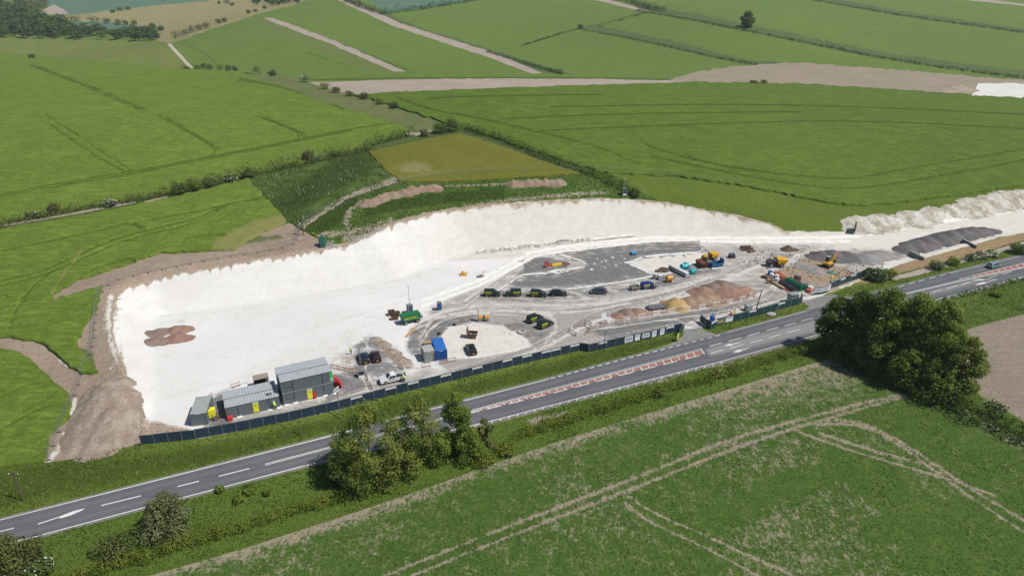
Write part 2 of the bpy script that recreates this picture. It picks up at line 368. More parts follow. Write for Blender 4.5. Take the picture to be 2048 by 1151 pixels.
cv += [tuple(v) for v in gp] + [tuple(v) for v in wp]
r_ = delaunay_2d_cdt([Vector(v) for v in cv], ce, [], 0, 1e-4, False)
V = np.array([tuple(v) for v in r_[0]]); F = np.array([f for f in r_[2] if len(f) == 3])
cen = V[F].mean(1)
reg = np.zeros(len(F), int)
for i, w in enumerate(polys_w):
    lo, hi = w.min(0), w.max(0)
    c = (cen[:, 0] > lo[0]) & (cen[:, 0] < hi[0]) & (cen[:, 1] > lo[1]) & (cen[:, 1] < hi[1])
    idx = np.where(c)[0]
    ins = inside(cen[idx, 0], cen[idx, 1], w)
    reg[idx[ins]] = i
# behind the near crest: what no ray reaches belongs to the crop field in front
KINDS = [r[3] for r in REG]
def subdivide(V, F, reg):
    e = np.sort(np.concatenate([F[:, [0, 1]], F[:, [1, 2]], F[:, [2, 0]]]), 1)
    key = e[:, 0].astype(np.int64) * (len(V) + 1) + e[:, 1]
    u, first, inv = np.unique(key, return_index=True, return_inverse=True)
    mid = V[e[first]].mean(1); m = len(F); inv = inv.reshape(-1)
    a, b, c = inv[:m] + len(V), inv[m:2 * m] + len(V), inv[2 * m:] + len(V)
    F2 = np.concatenate([np.stack([F[:, 0], a, c], 1), np.stack([a, F[:, 1], b], 1), np.stack([c, b, F[:, 2]], 1), np.stack([a, b, c], 1)])
    return np.concatenate([V, mid]), F2, np.tile(reg, 4)
for _ in range(2): V, F, reg = subdivide(V, F, reg)
Z = terrain(V[:, 0], V[:, 1])
U_, V_ = project(V[:, 0], V[:, 1], Z)
# ------------------------------------------------------------------ soft masks on the ground (where gravel, earth, ruts and trenches lie)
def soft(u, v, poly, w=6):
    d = seg_dist(u, v, poly); return np.clip(np.where(inside(u, v, poly), .5 + d / (2 * w), .5 - d / (2 * w)), 0, 1)
def line(u, v, pts, w, closed=False):
    d = seg_dist(u, v, pts, closed); return np.clip(1.15 - d / w, 0, 1)
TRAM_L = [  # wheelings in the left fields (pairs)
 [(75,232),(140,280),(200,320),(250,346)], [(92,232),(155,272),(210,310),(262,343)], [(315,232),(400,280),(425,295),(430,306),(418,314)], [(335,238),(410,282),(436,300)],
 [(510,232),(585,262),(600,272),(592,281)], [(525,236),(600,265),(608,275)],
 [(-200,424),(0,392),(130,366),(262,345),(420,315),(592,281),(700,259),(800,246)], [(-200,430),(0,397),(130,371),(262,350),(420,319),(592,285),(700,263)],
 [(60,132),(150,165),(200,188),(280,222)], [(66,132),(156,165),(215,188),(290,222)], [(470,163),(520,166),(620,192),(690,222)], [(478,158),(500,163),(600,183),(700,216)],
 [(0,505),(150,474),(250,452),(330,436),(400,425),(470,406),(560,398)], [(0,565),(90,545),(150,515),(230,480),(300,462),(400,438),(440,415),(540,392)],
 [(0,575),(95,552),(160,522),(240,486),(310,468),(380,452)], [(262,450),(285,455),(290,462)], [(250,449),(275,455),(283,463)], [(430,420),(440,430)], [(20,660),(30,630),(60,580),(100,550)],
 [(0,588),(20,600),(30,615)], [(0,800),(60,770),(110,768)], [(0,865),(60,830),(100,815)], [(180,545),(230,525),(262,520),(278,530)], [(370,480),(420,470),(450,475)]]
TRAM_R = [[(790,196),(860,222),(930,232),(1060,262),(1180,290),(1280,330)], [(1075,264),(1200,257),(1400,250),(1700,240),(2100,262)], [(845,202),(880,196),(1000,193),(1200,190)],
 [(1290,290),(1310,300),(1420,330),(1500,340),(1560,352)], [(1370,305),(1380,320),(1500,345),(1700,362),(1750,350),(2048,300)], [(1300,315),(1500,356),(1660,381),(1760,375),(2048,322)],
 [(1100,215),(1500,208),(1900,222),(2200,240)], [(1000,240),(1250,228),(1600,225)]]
SOIL_T = [[(767,1151),(1027,1047),(1300,944),(1454,878),(1608,837),(1741,801),(1793,791)], [(822,1151),(1044,1061),(1300,963),(1454,901),(1587,855),(1690,827),(1812,790)],
 [(1628,847),(1710,847),(1772,868),(1865,937),(1967,1012),(2048,1063),(2200,1160)], [(1670,838),(1736,847),(1813,889),(1916,960),(2048,1040),(2200,1130)]]
SOIL_F = [[(1598,863),(1711,904),(1790,926),(1890,955),(1990,990)], [(1640,866),(1760,905),(1860,930)], [(1255,990),(1300,1022),(1418,1073),(1587,1150)], [(1250,1005),(1300,1045),(1403,1089),(1515,1150)]]
PADS = [(1195,517),(1212,521),(1190,527),(1226,514),(1160,540),(1184,538),(1210,535),(1233,530),(1243,511),(1203,523),(1283,515),(1318,515),(1342,513),(1366,514),(1250,517)]
TRENCH = [[(975,592),(1002,577),(1045,549),(1092,546),(1110,541),(1165,534),(1172,528),(1160,520),(1128,511),(1110,506),(1180,497),(1300,483),(1400,480)], [(1165,534),(1120,545),(1090,548)],
 [(1250,524),(1290,541),(1312,551),(1240,564),(1150,576),(1060,580)], [(1252,526),(1290,513),(1340,508),(1405,503),(1400,482)], [(1310,548),(1340,536),(1390,525),(1425,512)]]
DRAIN = [[(952,505),(1010,498),(1110,486),(1180,480),(1270,470)]]
HAUL = [[(880,757),(1000,722),(1090,690),(1150,655),(1220,625),(1330,595),(1440,560),(1540,515),(1650,490)], [(830,650),(900,618),(1000,610),(1100,618),(1200,610),(1350,582)], [(1090,690),(1118,662),(1105,636),(1040,624),(950,622),(870,642),(838,690)],
 [(780,785),(900,757),(1000,731),(1200,682),(1400,642),(1530,606),(1610,580)], [(930,610),(1000,560),(1080,508),(1200,488),(1400,478)], [(1330,590),(1480,560),(1590,575),(1620,600)], [(1180,650),(1300,634),(1420,622),(1530,595),(1560,560),(1520,520)], [(735,775),(728,740),(740,700),(730,680)], [(760,780),(700,790),(640,815)]]
FLOOR = [[(300,720),(430,705),(560,680),(700,635),(830,600),(930,560)], [(330,790),(470,755),(600,712),(700,655),(800,625)], [(320,640),(480,625),(650,590),(800,570),(900,535)], [(560,700),(640,690),(700,660),(720,640),(690,620),(600,640)]]
def yard_masks(u, v):
    o = {n: np.zeros(len(u)) for n in ('m1', 'm2', 'm3', 'm4', 'm5', 'm6', 'm7', 'm8', 'm9', 'm10', 'm11', 'm12')}
    def up(n, a, f=1): o[n] = np.maximum(o[n], a * f)
    P = lambda poly, w=6: soft(u, v, poly, w)
    # pale gravel running surface
    up('m1', P([(812,700),(822,640),(862,606),(930,572),(990,545),(1060,512),(1110,500),(1300,490),(1420,480),(1560,478),(1700,490),(1790,500),(1740,555),(1640,594),(1600,604),(1365,660),(1100,716),(870,765),(800,790),(762,782),(755,745),(800,740),(850,728),(940,728)], 16), .66)
    up('m1', P([(820,690),(868,630),(960,605),(1100,604),(1250,590),(1400,560),(1540,545),(1640,588),(1600,602),(1365,658),(1100,712),(900,750)], 12), .86)
    up('m1', P([(560,830),(680,795),(800,765),(880,748),(880,765),(785,790),(680,818),(560,842)], 6), .8)
    up('m1', P([(640,735),(660,705),(700,680),(760,668),(800,690),(840,735),(760,780),(660,800)], 14), .5)
    # dark stone platform and hardstandings
    up('m3', P([(1000,580),(1030,563),(1060,550),(1095,548),(1160,538),(1172,530),(1160,522),(1112,508),(1180,497),(1300,484),(1400,481),(1408,502),(1335,507),(1288,514),(1256,524),(1290,540),(1306,551),(1245,563),(1180,572),(1090,578)], 8), .84)
    up('m3', P([(1040,520),(1075,514),(1100,516),(1130,522),(1136,534),(1095,542),(1060,545),(1040,550),(1020,558),(1050,535)], 3), .95)
    up('m3', P([(945,592),(972,574),(1050,582),(1150,580),(1240,574),(1265,575),(1260,586),(1200,593),(1100,601),(1000,603)], 7), .68)
    up('m3', P([(1300,556),(1345,535),(1400,522),(1450,526),(1440,540),(1390,556),(1330,575),(1262,583)], 7), .66)
    up('m3', P([(812,702),(815,662),(850,640),(890,631),(960,629),(948,643),(895,658),(878,688),(868,707),(825,710)], 6), .78)
    up('m3', P([(975,652),(1030,640),(1085,650),(1110,650),(1105,668),(1070,690),(1055,690),(1040,668),(1000,655)], 8), .58)
    up('m3', P([(662,748),(716,742),(738,778),(690,792),(650,802),(640,780)], 5), .8)
    up('m3', P([(712,690),(745,668),(755,680),(790,730),(812,745),(765,778),(735,760),(702,735)], 7), .66)
    up('m3', P([(412,802),(450,780),(466,852),(418,853)], 4), .9)
    up('m3', P([(1165,655),(1250,640),(1380,622),(1500,600),(1570,596),(1470,632),(1360,656),(1220,682)], 9), .78)
    up('m3', P([(1625,505),(1700,500),(1790,500),(1830,510),(1760,530),(1690,532)], 7), .7)
    up('m3', P([(1500,560),(1600,588),(1640,590),(1600,602),(1530,590)], 7), .5)
    # clean chalk laid or left on top
    isl = P([(872,700),(878,678),(898,656),(945,646),(1005,652),(1052,678),(1062,690),(1040,698),(985,709),(900,718),(874,712)], 5)
    for n in ('m1', 'm3'): o[n] = o[n] * (1 - isl)
    inner = P([(1262,526),(1300,514),(1400,506),(1425,512),(1390,524),(1320,545),(1300,540)], 5)
    for n in ('m1', 'm3'): o[n] = o[n] * (1 - inner)
    up('m5', isl, .8); up('m5', inner, .9)
    # cream weathered chalk to the right of the deep face
    up('m5', np.clip((u - 800) / 130, 0, 1) * (v < 520 + (u - 950) * -.06), .75)
    up('m5', np.clip((u - 1380) / 120, 0, 1), .7)
    # topsoil washed over the rim and bare earth patches
    d = seg_dist(u, v, CUT_TOP, False); rag = vnoise(u / 7, v / 50, 11)
    up('m2', np.clip(1.2 - d / (7 + 26 * rag ** 2.2), 0, 1) * (.86 - .22 * np.clip((u - 800) / 300, 0, 1)))
    up('m2', P([(742,672),(762,675),(800,705),(835,732),(800,738),(770,716)], 6), .8)
    up('m2', P([(650,735),(665,712),(705,702),(716,738),(690,746)], 9), .5)
    up('m2', P([(282,842),(292,838),(372,852),(400,864),(283,886)], 9), .85)
    up('m2', P([(1545,545),(1600,515),(1640,512),(1700,540),(1742,552),(1662,584),(1610,570)], 9), .9)
    up('m2', P([(1600,520),(1560,500),(1590,492),(1700,505),(1690,530),(1640,520)], 10), .5)
    up('m2', P([(1480,540),(1560,520),(1600,530),(1560,560),(1500,560)], 10), .35)
    up('m2', P([(1690,500),(1800,480),(1850,500),(1800,535),(1735,555)], 10), .4)
    up('m2', P([(1570,445),(1700,448),(1700,466),(1600,470)], 7), .6)
    up('m2', P([(640,700),(660,680),(690,690),(670,715)], 12), .4)
    # red crushed stone
    up('m6', P([(1178,648),(1300,618),(1380,585),(1440,570),(1500,575),(1516,590),(1400,616),(1250,644),(1180,660)], 6), .8)
    # open trenches, pads and bright tracks
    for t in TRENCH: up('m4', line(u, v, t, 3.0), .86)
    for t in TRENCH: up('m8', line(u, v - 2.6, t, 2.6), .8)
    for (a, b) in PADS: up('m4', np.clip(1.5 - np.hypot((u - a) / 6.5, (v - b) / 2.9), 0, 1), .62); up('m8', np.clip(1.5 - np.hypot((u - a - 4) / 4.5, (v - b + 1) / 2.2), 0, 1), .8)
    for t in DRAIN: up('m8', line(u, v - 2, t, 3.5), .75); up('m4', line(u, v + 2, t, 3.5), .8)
    # wheel tracks worn by the lorries: pale dust and dark stone side by side
    gt = np.random.default_rng(77)
    for t in HAUL:
        q = smooth_line(t, it=3)
        for j in range(9):
            o_ = gt.normal(0, 9); w_ = gt.uniform(1.6, 3.6); nm = ('m9', 'm10', 'm9')[j % 3]; q2 = [(a + gt.normal(0, .8), b + o_ + 2 * math.sin(a / 60 + j)) for a, b in q]
            lo = np.min(q2, 0) - 8; hi = np.max(q2, 0) + 8; sl = np.where((u > lo[0]) & (u < hi[0]) & (v > lo[1]) & (v < hi[1]))[0]
            if len(sl): o[nm][sl] = np.maximum(o[nm][sl], line(u[sl], v[sl], q2, w_) * gt.uniform(.55, .95))
    for t in FLOOR:
        q = smooth_line(t, it=3)
        for j in range(4):
            q2 = [(a, b + gt.normal(0, 8)) for a, b in [q[0]]] and [(a, b + (j - 1.5) * 5) for a, b in q]
            o['m11'] = np.maximum(o['m11'], line(u, v, q2, 2.4) * gt.uniform(.4, .9))
    up('m11', P([(620,720),(650,690),(700,665),(745,660),(760,672),(700,690),(665,715),(640,745)], 16), .8); up('m11', P([(300,640),(306,690),(312,780),(300,780),(296,690),(296,640)], 5), .4)  # second mask greys the left toe, painting in the crease shade
    # stony strip with weeds inside the hoarding
    fl = np.interp(u, [p_[0] for p_ in FENCE_LINE], [p_[1] for p_ in FENCE_LINE])
    up('m1', np.clip(1.5 - (fl - v) / 34, 0, 1) * (u > 405) * (u < 820) * (v <= fl), .95); up('m12', np.clip(1.3 - np.abs(fl - v - 16) / 9, 0, 1) * (u > 330) * (u < 720), .5)
    for nm in ('m9', 'm10'): o[nm] = o[nm] * (1 - .8 * isl) * (1 - .8 * inner)
    # the cut face: digger scoring, and a grey tint painted in for its shading
    toe = [(309,790),(304,692),(302,640),(330,628),(400,618),(600,590),(740,565),(800,556),(850,532),(900,518),(950,503),(1100,487),(1270,470),(1420,464),(1550,468)]
    up('m7', P(toe + CUT_TOP[::-1][:-2], 5), 1)
    for t in ([(845,600),(960,560),(1060,505),(1180,484),(1320,474),(1500,476),(1700,474),(1850,448),(2048,418)], [(845,612),(965,568),(1070,512),(1190,490),(1330,480),(1500,484),(1700,482)]):
        up('m4', line(u, v, t, 7), .8)
    return o

CROP_H = {'left': .75, 'right': .7, 'olive': .5, 'weeds': .35}
def ground_obj(i, name, kind, mat, masks):
    sel = reg == i
    if not sel.any(): return None
    f = F[sel]; ids, inv = np.unique(f, return_inverse=True); f = inv.reshape(-1, 3)
    me = bpy.data.meshes.new(name); nv = len(ids)
    z = Z[ids].copy()
    co = np.stack([V[ids, 0], V[ids, 1], z], 1)
    # make every face look up
    a, b, c = co[f[:, 0]], co[f[:, 1]], co[f[:, 2]]
    flip = ((b - a)[:, 0] * (c - a)[:, 1] - (b - a)[:, 1] * (c - a)[:, 0]) < 0
    f[flip] = f[flip][:, ::-1]
    mk = masks(U_[ids], V_[ids]) if masks else {}
    hgt = CROP_H.get(kind, 0)
    smooth_n = len(f)
    if hgt:
        press = np.clip(mk.get('m1', 0) * 1.1, 0, .75) if kind in ('left', 'right') else 0
        co[:, 2] += hgt * (1 - press) * (.75 + .5 * vnoise(co[:, 0] / 2.2, co[:, 1] / 2.2, 21))
        e = np.concatenate([f[:, [0, 1]], f[:, [1, 2]], f[:, [2, 0]]]); es = np.sort(e, 1); key = es[:, 0].astype(np.int64) * (nv + 1) + es[:, 1]
        u_, fi, ct = np.unique(key, return_index=True, return_counts=True); be = e[fi[ct == 1]]
        bv, binv = np.unique(be, return_inverse=True); binv = binv.reshape(-1, 2)
        low = co[bv].copy(); low[:, 2] = terrain(low[:, 0], low[:, 1]) - .15
        co = np.concatenate([co, low]); a_, b_ = be[:, 0], be[:, 1]; c_, d_ = nv + binv[:, 0], nv + binv[:, 1]
        f = np.concatenate([f, np.stack([b_, a_, c_], 1), np.stack([b_, c_, d_], 1)])
        for q in mk: mk[q] = np.concatenate([mk[q], mk[q][bv]])
    fill_mesh(me, co, f)
    me.polygons.foreach_set('use_smooth', np.ones(len(f), bool))
    if masks:
        for nme, arr in mk.items():
            at = me.attributes.new(nme, 'FLOAT', 'POINT'); at.data.foreach_set('value', arr.astype(np.float32))
    me.materials.append(mat); me.update()
    o = bpy.data.objects.new(name, me); o['kind'] = 'structure'; COL.objects.link(o)
    return o
def fill_mesh(me, co, f):
    m, w = f.shape
    me.vertices.add(len(co)); me.vertices.foreach_set('co', co.astype(np.float32).ravel())
    me.loops.add(m * w); me.loops.foreach_set('vertex_index', f.astype(np.int32).ravel())
    me.polygons.add(m); me.polygons.foreach_set('loop_start', (np.arange(m) * w).astype(np.int32))
    me.update(calc_edges=True); me.validate()

def lines_mask(groups):
    def fn(u, v):
        o = {}
        for nme, ls in groups.items():
            acc = np.zeros(len(u))
            for (pts, w) in ls:
                q = smooth_line(pts)
                lo = np.min(q, 0) - 3 * w; hi = np.max(q, 0) + 3 * w
                s = np.where((u > lo[0]) & (u < hi[0]) & (v > lo[1]) & (v < hi[1]))[0]
                if len(s): acc[s] = np.maximum(acc[s], line(u[s], v[s], q, w))
            o[nme] = acc
        return o
    return fn
def seed_masks(u, v):
    o = lines_mask({'m1': [(t, 4.8) for t in SOIL_T] + [(t, 3.4) for t in SOIL_F]})(u, v)
    d = seg_dist(u, v, MARGIN, False)
    o['m2'] = np.clip(1.1 - d / 25, 0, 1) ** .8 * np.where(u > 1700, .6, .74)
    o['m2'] = np.maximum(o['m2'], soft(u, v, [(1440,800),(1560,745),(1700,715),(1800,750),(1820,790),(1700,800),(1560,800)], 45) * .55)
    o['m2'] = np.maximum(o['m2'], soft(u, v, [(1350,1000),(1560,960),(1760,1010),(1640,1090),(1450,1110)], 60) * .22)
    o['m2'] = np.maximum(o['m2'], soft(u, v, [(1650,850),(1800,860),(1850,930),(1720,900)], 40) * .25)
    # two strips where the drill overlapped and the crop stands thicker
    o['m3'] = np.maximum(soft(u, v, [(1440,1060),(1640,960),(1700,930),(1660,900),(1640,930),(1420,1020)], 18), soft(u, v, [(1660,920),(1720,910),(1900,1050),(2000,1160),(1880,1160),(1760,1010)], 18)) * .8
    return o
def road_masks(u, v):
    yt = np.interp(u, [p[0] for p in ROAD_T], [p[1] for p in ROAD_T]); yb = np.interp(u, [p[0] for p in ROAD_B], [p[1] for p in ROAD_B])
    fr = (v - yt) / (yb - yt)
    o = {'m1': fr, 'm2': np.zeros(len(u))}
    o['m2'] = np.maximum(o['m2'], soft(u, v, TURN, 2.5))
    o['m2'] = np.maximum(o['m2'], soft(u, v, TURN2, 2.5))
    o['m3'] = np.clip((u - 640) / 300, 0, 1)          # how far the carriageway has widened
    o['m4'] = np.maximum(np.clip(1 - np.abs(v - yt + 3) / 3, 0, 1), np.clip(1 - np.abs(v - yb - 3.5) / 3, 0, 1))
    return o
TURN = [(1412,698),(1500,672),(1640,638),(1700,622),(1700,648),(1620,664),(1500,694),(1420,712)]
TURN2 = [(1780,604),(1880,577),(1950,558),(1960,563),(1900,580),(1800,604),(1760,618)]
def verge_masks(u, v):
    o = {}
    yt = np.interp(u, [p[0] for p in ROAD_T], [p[1] for p in ROAD_T]); yb = np.interp(u, [p[0] for p in ROAD_B], [p[1] for p in ROAD_B])
    o['m1'] = np.maximum(np.clip(1.0 - np.abs(v - yt) / 8, 0, 1), 0) * .9
    o['m1'] = np.maximum(o['m1'], np.clip(1.0 - np.abs(v - yb - 4) / 6, 0, 1) * (u > 900) * .8)
    o['m1'] = np.maximum(o['m1'], soft(u, v, [(1040,838),(1120,818),(1180,812),(1120,835),(1060,858)], 8) * .6)
    o['m1'] = np.maximum(o['m1'], soft(u, v, [(1410,735),(1500,712),(1520,716),(1450,738)], 6) * .6)
    o['m1'] = np.maximum(o['m1'], soft(u, v, [(1280,765),(1350,752),(1360,758),(1300,772)], 6) * .6)
    o['m1'] = np.maximum(o['m1'], soft(u, v, [(220,950),(300,925),(330,930),(250,962)], 12) * .5)
    o['m1'] = np.maximum(o['m1'], soft(u, v, [(1850,612),(1960,590),(1960,598),(1880,622)], 6) * .55)
    f = np.interp(u, [p[0] for p in FENCE_LINE], [p[1] for p in FENCE_LINE])
    o['m2'] = np.clip((v - f) / np.maximum(yt - f, 5), 0, 1) * np.clip(1.1 - (v - f) / np.maximum(yt - f, 5), 0, 1) * 2.2 * (v < yt)
    return o
M_ = {}
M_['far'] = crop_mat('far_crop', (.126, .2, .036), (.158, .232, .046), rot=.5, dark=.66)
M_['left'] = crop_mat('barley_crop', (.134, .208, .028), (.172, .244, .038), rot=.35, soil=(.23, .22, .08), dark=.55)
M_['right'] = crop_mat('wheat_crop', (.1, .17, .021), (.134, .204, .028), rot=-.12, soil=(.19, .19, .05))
M_['past'] = grass_mat('pasture', (.17, .215, .05), (.21, .24, .065), dry=(.24, .24, .09))
M_['pale'] = grass_mat('downland', (.3, .27, .12), (.36, .32, .16), dry=(.34, .32, .18))
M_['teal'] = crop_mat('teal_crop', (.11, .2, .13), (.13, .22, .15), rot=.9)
M_['pink'] = soil_mat('bare_strip', (.33, .275, .225), (.38, .325, .275))
M_['rough'] = grass_mat('rough_strip', (.095, .145, .045), (.13, .17, .06), dry=(.2, .18, .1))
M_['olive2'] = grass_mat('strip_margin', (.15, .21, .05), (.17, .2, .06))
M_['path'] = soil_mat('field_path', (.42, .37, .28), (.5, .45, .36))
M_['tilled'] = soil_mat('tilled_far', (.34, .275, .215), (.28, .26, .17), (.38, .34, .27), rot=-.1)
M_['tilled2'] = soil_mat('tilled_near', (.27, .225, .175), (.3, .255, .2), (.33, .285, .225), rot=.5)
M_['chalk2'] = soil_mat('chalk_patch', (.68, .67, .64), (.74, .73, .71), (.62, .6, .56))
M_['dry'] = grass_mat('dry_bank', (.14, .18, .06), (.2, .21, .09), dry=(.3, .27, .15))
M_['bank'] = grass_mat('hedge_bank', (.075, .12, .03), (.11, .15, .045), dry=(.25, .24, .14))
M_['margin'] = grass_mat('field_margin', (.122, .182, .026), (.155, .205, .034), dry=(.19, .2, .05))
M_['rgrass'] = grass_mat('rough_grass', (.075, .15, .025), (.12, .18, .04), dry=(.24, .22, .12))
M_['olive'] = grass_mat('hay_field', (.16, .165, .025), (.185, .19, .03), dry=(.21, .19, .06), bumpd=.25, dust=(.215, .19, .075))
M_['weeds'] = grass_mat('weed_field', (.085, .15, .03), (.12, .18, .045), dry=(.24, .24, .15))
M_['earth'] = soil_mat('bare_earth', (.27, .205, .155), (.34, .27, .205), (.43, .36, .29))
M_['brownb'] = soil_mat('brown_bank', (.31, .2, .115), (.35, .25, .15), (.21, .2, .085))
M_['verge'] = grass_mat('verge_grass', (.125, .195, .03), (.17, .225, .045), dry=(.2, .2, .08))
M_['verge2'] = grass_mat('verge_grass_far_side', (.105, .175, .026), (.14, .2, .038), dry=(.16, .16, .06))
M_['gtrack'] = soil_mat('gravel_track', (.34, .3, .26), (.39, .35, .31))
M_['apron'] = soil_mat('apron_gravel', (.2, .197, .197), (.245, .24, .235), (.3, .29, .28), bumpd=.08)
# chalk yard
s = NT('chalk_yard')
a = s.noise(.035, 4, .6); b = s.noise(.35, 5, .68); f = s.noise(1.8, 4, .75); st = s.noise(.35, 4, .7, co=s.pos((1, .25, 1), .35))
tr = s.noise(.16, 5, .75, co=s.pos((.5, 2.2, 1), -.3), dist=.6)
col = s.mix(s.step(a, .3, .7), (.62, .615, .6), (.69, .69, .685))
cream = s.mix(s.step(b, .35, .7), (.56, .53, .465), (.65, .625, .575))
col = s.mix(s.step(s.ma('ADD', s.attr('m5'), s.ma('MULTIPLY', s.ma('SUBTRACT', a, .5), .5)), .2, .9), col, cream)
col = s.mix(s.step(f, .3, .62, .2, 0), col, (.45, .42, .37))
col = s.mix(s.step(st, .56, .8, 0, .35), col, (.56, .53, .48))
def blend(col, attr, target, n1, amp, lo, hi, mx=1):
    return s.mix(s.step(s.ma('ADD', s.attr(attr), s.ma('MULTIPLY', s.ma('SUBTRACT', n1, .5), amp)), lo, hi, 0, mx), col, target)
nz = s.ma('ADD', s.ma('MULTIPLY', b, .5), s.ma('MULTIPLY', tr, .5))
grav = s.mix(s.step(f, .35, .65), (.255, .24, .225), (.35, .33, .305))
dark = s.mix(s.step(f, .3, .65), (.1, .1, .105), (.18, .176, .172))
score = s.noise(.9, 4, .75, co=s.pos((1, .22, .22), .1)); ledge = s.noise(.5, 3, .7, co=s.pos((.05, .3, 1.6), .1))
col = s.mix(s.ma('MULTIPLY', s.attr('m7'), s.step(s.ma('ADD', s.ma('MULTIPLY', score, .6), s.ma('MULTIPLY', ledge, .5)), .42, .72, .1, .42)), col, (.52, .5, .46))
col = blend(col, 'm11', (.5, .48, .44), b, 1.3, .3, 1.1, .6)
col = blend(col, 'm1', grav, nz, 1.5, .3, .8, .95)
col = blend(col, 'm6', s.mix(s.step(f, .35, .65), (.31, .22, .18), (.4, .3, .25)), b, 1.0, .35, .75, .85)
col = blend(col, 'm2', s.mix(s.step(f, .35, .6), (.17, .118, .075), (.35, .27, .19)), b, 1.1, .35, .75, .9)
col = blend(col, 'm3', dark, nz, 2.6, .15, .85, .95)
col = blend(col, 'm9', (.6, .57, .53), tr, 1.2, .35, .85, .8)
col = blend(col, 'm10', (.2, .19, .18), tr, 1.2, .4, .9, .7)
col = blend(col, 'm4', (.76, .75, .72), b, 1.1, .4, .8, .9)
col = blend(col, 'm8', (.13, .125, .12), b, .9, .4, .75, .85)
s.bump(s.ma('ADD', b, s.ma('ADD', s.ma('MULTIPLY', f, .4), s.ma('ADD', s.ma('MULTIPLY', tr, .6), s.ma('MULTIPLY', score, s.ma('MULTIPLY', s.attr('m7'), .3))))), .14)
col = blend(col, 'm12', (.12, .15, .04), f, 1.4, .4, .7, .9)
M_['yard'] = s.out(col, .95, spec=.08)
# seedling field
s = NT('seedling_field')
a = s.noise(.03, 4, .6); b = s.noise(.45, 4, .7); f = s.noise(1.9, 3, .75); row = s.noise(1.2, 3, .7, co=s.pos((1.8, .5, 1), -.95))
soil = s.mix(s.step(f, .3, .65), (.225, .192, .14), (.3, .262, .195))
green = s.mix(s.step(b, .35, .7), (.066, .118, .02), (.098, .15, .032)); green = s.mix(s.step(f, .35, .62, .65, 0), green, (.03, .065, .016))
bare = s.ma('ADD', s.ma('MULTIPLY', s.attr('m1'), .58), s.ma('MULTIPLY', s.attr('m2'), .6))
v = s.ma('ADD', bare, s.ma('ADD', s.ma('MULTIPLY', s.ma('SUBTRACT', row, .5), 1.0), s.ma('ADD', s.ma('MULTIPLY', s.ma('SUBTRACT', b, .5), .9), s.ma('MULTIPLY', s.ma('SUBTRACT', a, .5), 1.1))))
v = s.ma('ADD', s.ma('SUBTRACT', v, s.ma('MULTIPLY', s.attr('m3'), .6)), s.ma('ADD', s.ma('MULTIPLY', s.ma('SUBTRACT', f, .5), .85), s.ma('MULTIPLY', s.ma('SUBTRACT', s.noise(.9, 3, .8), .5), .7)))
col = s.mix(s.step(v, .03, .6), green, soil)
s.bump(s.ma('ADD', f, b), .25); M_['seed'] = s.out(col, .95, spec=.1)
# road
s = NT('asphalt')
fr = s.attr('m1'); wd = s.attr('m3'); f = s.noise(5, 3, .8); b = s.noise(.12, 4, .6)
n_l = s.ma('ADD', 2, s.ma('MULTIPLY', wd, 1.0))
ph = s.ma('MULTIPLY', fr, s.ma('MULTIPLY', n_l, 2 * math.pi * 1.0))
band = s.ma('ABSOLUTE', s.ma('SINE', s.ma('MULTIPLY', ph, .5)))
lines_ = s.noise(1, 2, .5, co=s.pos((.02, .02, .02)))
col = s.mix(s.step(b, .3, .7), (.1, .106, .117), (.12, .126, .137))
col = s.mix(s.step(band, .82, 1.0, 0, .6), col, (.15, .155, .165))
col = s.mix(s.step(f, .35, .65, .25, 0), col, (.05, .052, .056))
col = s.mix(s.ma('MULTIPLY', s.attr('m2'), .9), col, (.235, .23, .225))
col = s.mix(s.step(s.ma('ADD', s.attr('m4'), s.ma('MULTIPLY', s.ma('SUBTRACT', b, .5), .5)), .3, .9, 0, .6), col, (.24, .225, .2))
M_['road'] = s.out(col, .85, spec=.25)
EARTHM = lines_mask({'m1': [([(222,590),(215,640),(225,700),(262,760),(285,830)], 14), ([(95,925),(130,880),(150,800)], 12), ([(165,745),(120,720)], 10)], 'm2': []})
def earth_masks(u, v):
    o = EARTHM(u, v); o['m1'] = o['m1'] * .62; o['m2'] = soft(u, v, [(440,478),(500,470),(560,466),(575,478),(500,490),(450,492)], 6) * .6
    o['m2'] = np.maximum(o['m2'], soft(u, v, [(150,690),(190,700),(195,740),(175,740)], 8) * .6)
    return o
def rg_masks(u, v):
    o = lines_mask({'m1': [([(690,480),(740,455),(800,440),(900,420),(1000,402),(1100,392),(1215,384)], 11), ([(700,425),(690,440),(700,462),(690,480)], 16), ([(640,470),(690,465),(740,455),(780,440)], 14), ([(720,405),(700,420)], 10), ([(890,372),(960,370),(1020,368),(1130,362)], 5)],
                    'm2': [([(615,462),(660,440),(700,405)], 26), ([(740,420),(850,400),(1000,385)], 16)]})(u, v)
    o['m1'] = o['m1'] * .62; return o
def weed_masks(u, v):
    return lines_mask({'m1': [([(610,452),(690,400),(740,380),(790,362)], 10)], 'm2': [([(560,420),(640,370),(720,330)], 40)]})(u, v)
def hay_masks(u, v):
    e = np.hypot((u - 830) / 48, (v - 338) / 17); o = {'m1': np.clip(1.3 - e, 0, 1) ** .6 * .68}
    o['m2'] = soft(u, v, [(736,304),(772,345),(800,362),(780,345),(760,300)], 6) * .4; return o
def bank_masks(u, v):
    return lines_mask({'m1': [([(0,452),(130,430),(270,404)], 3.2), ([(290,404),(335,393)], 3), ([(800,262),(830,270),(860,262)], 5)], 'm2': []})(u, v)
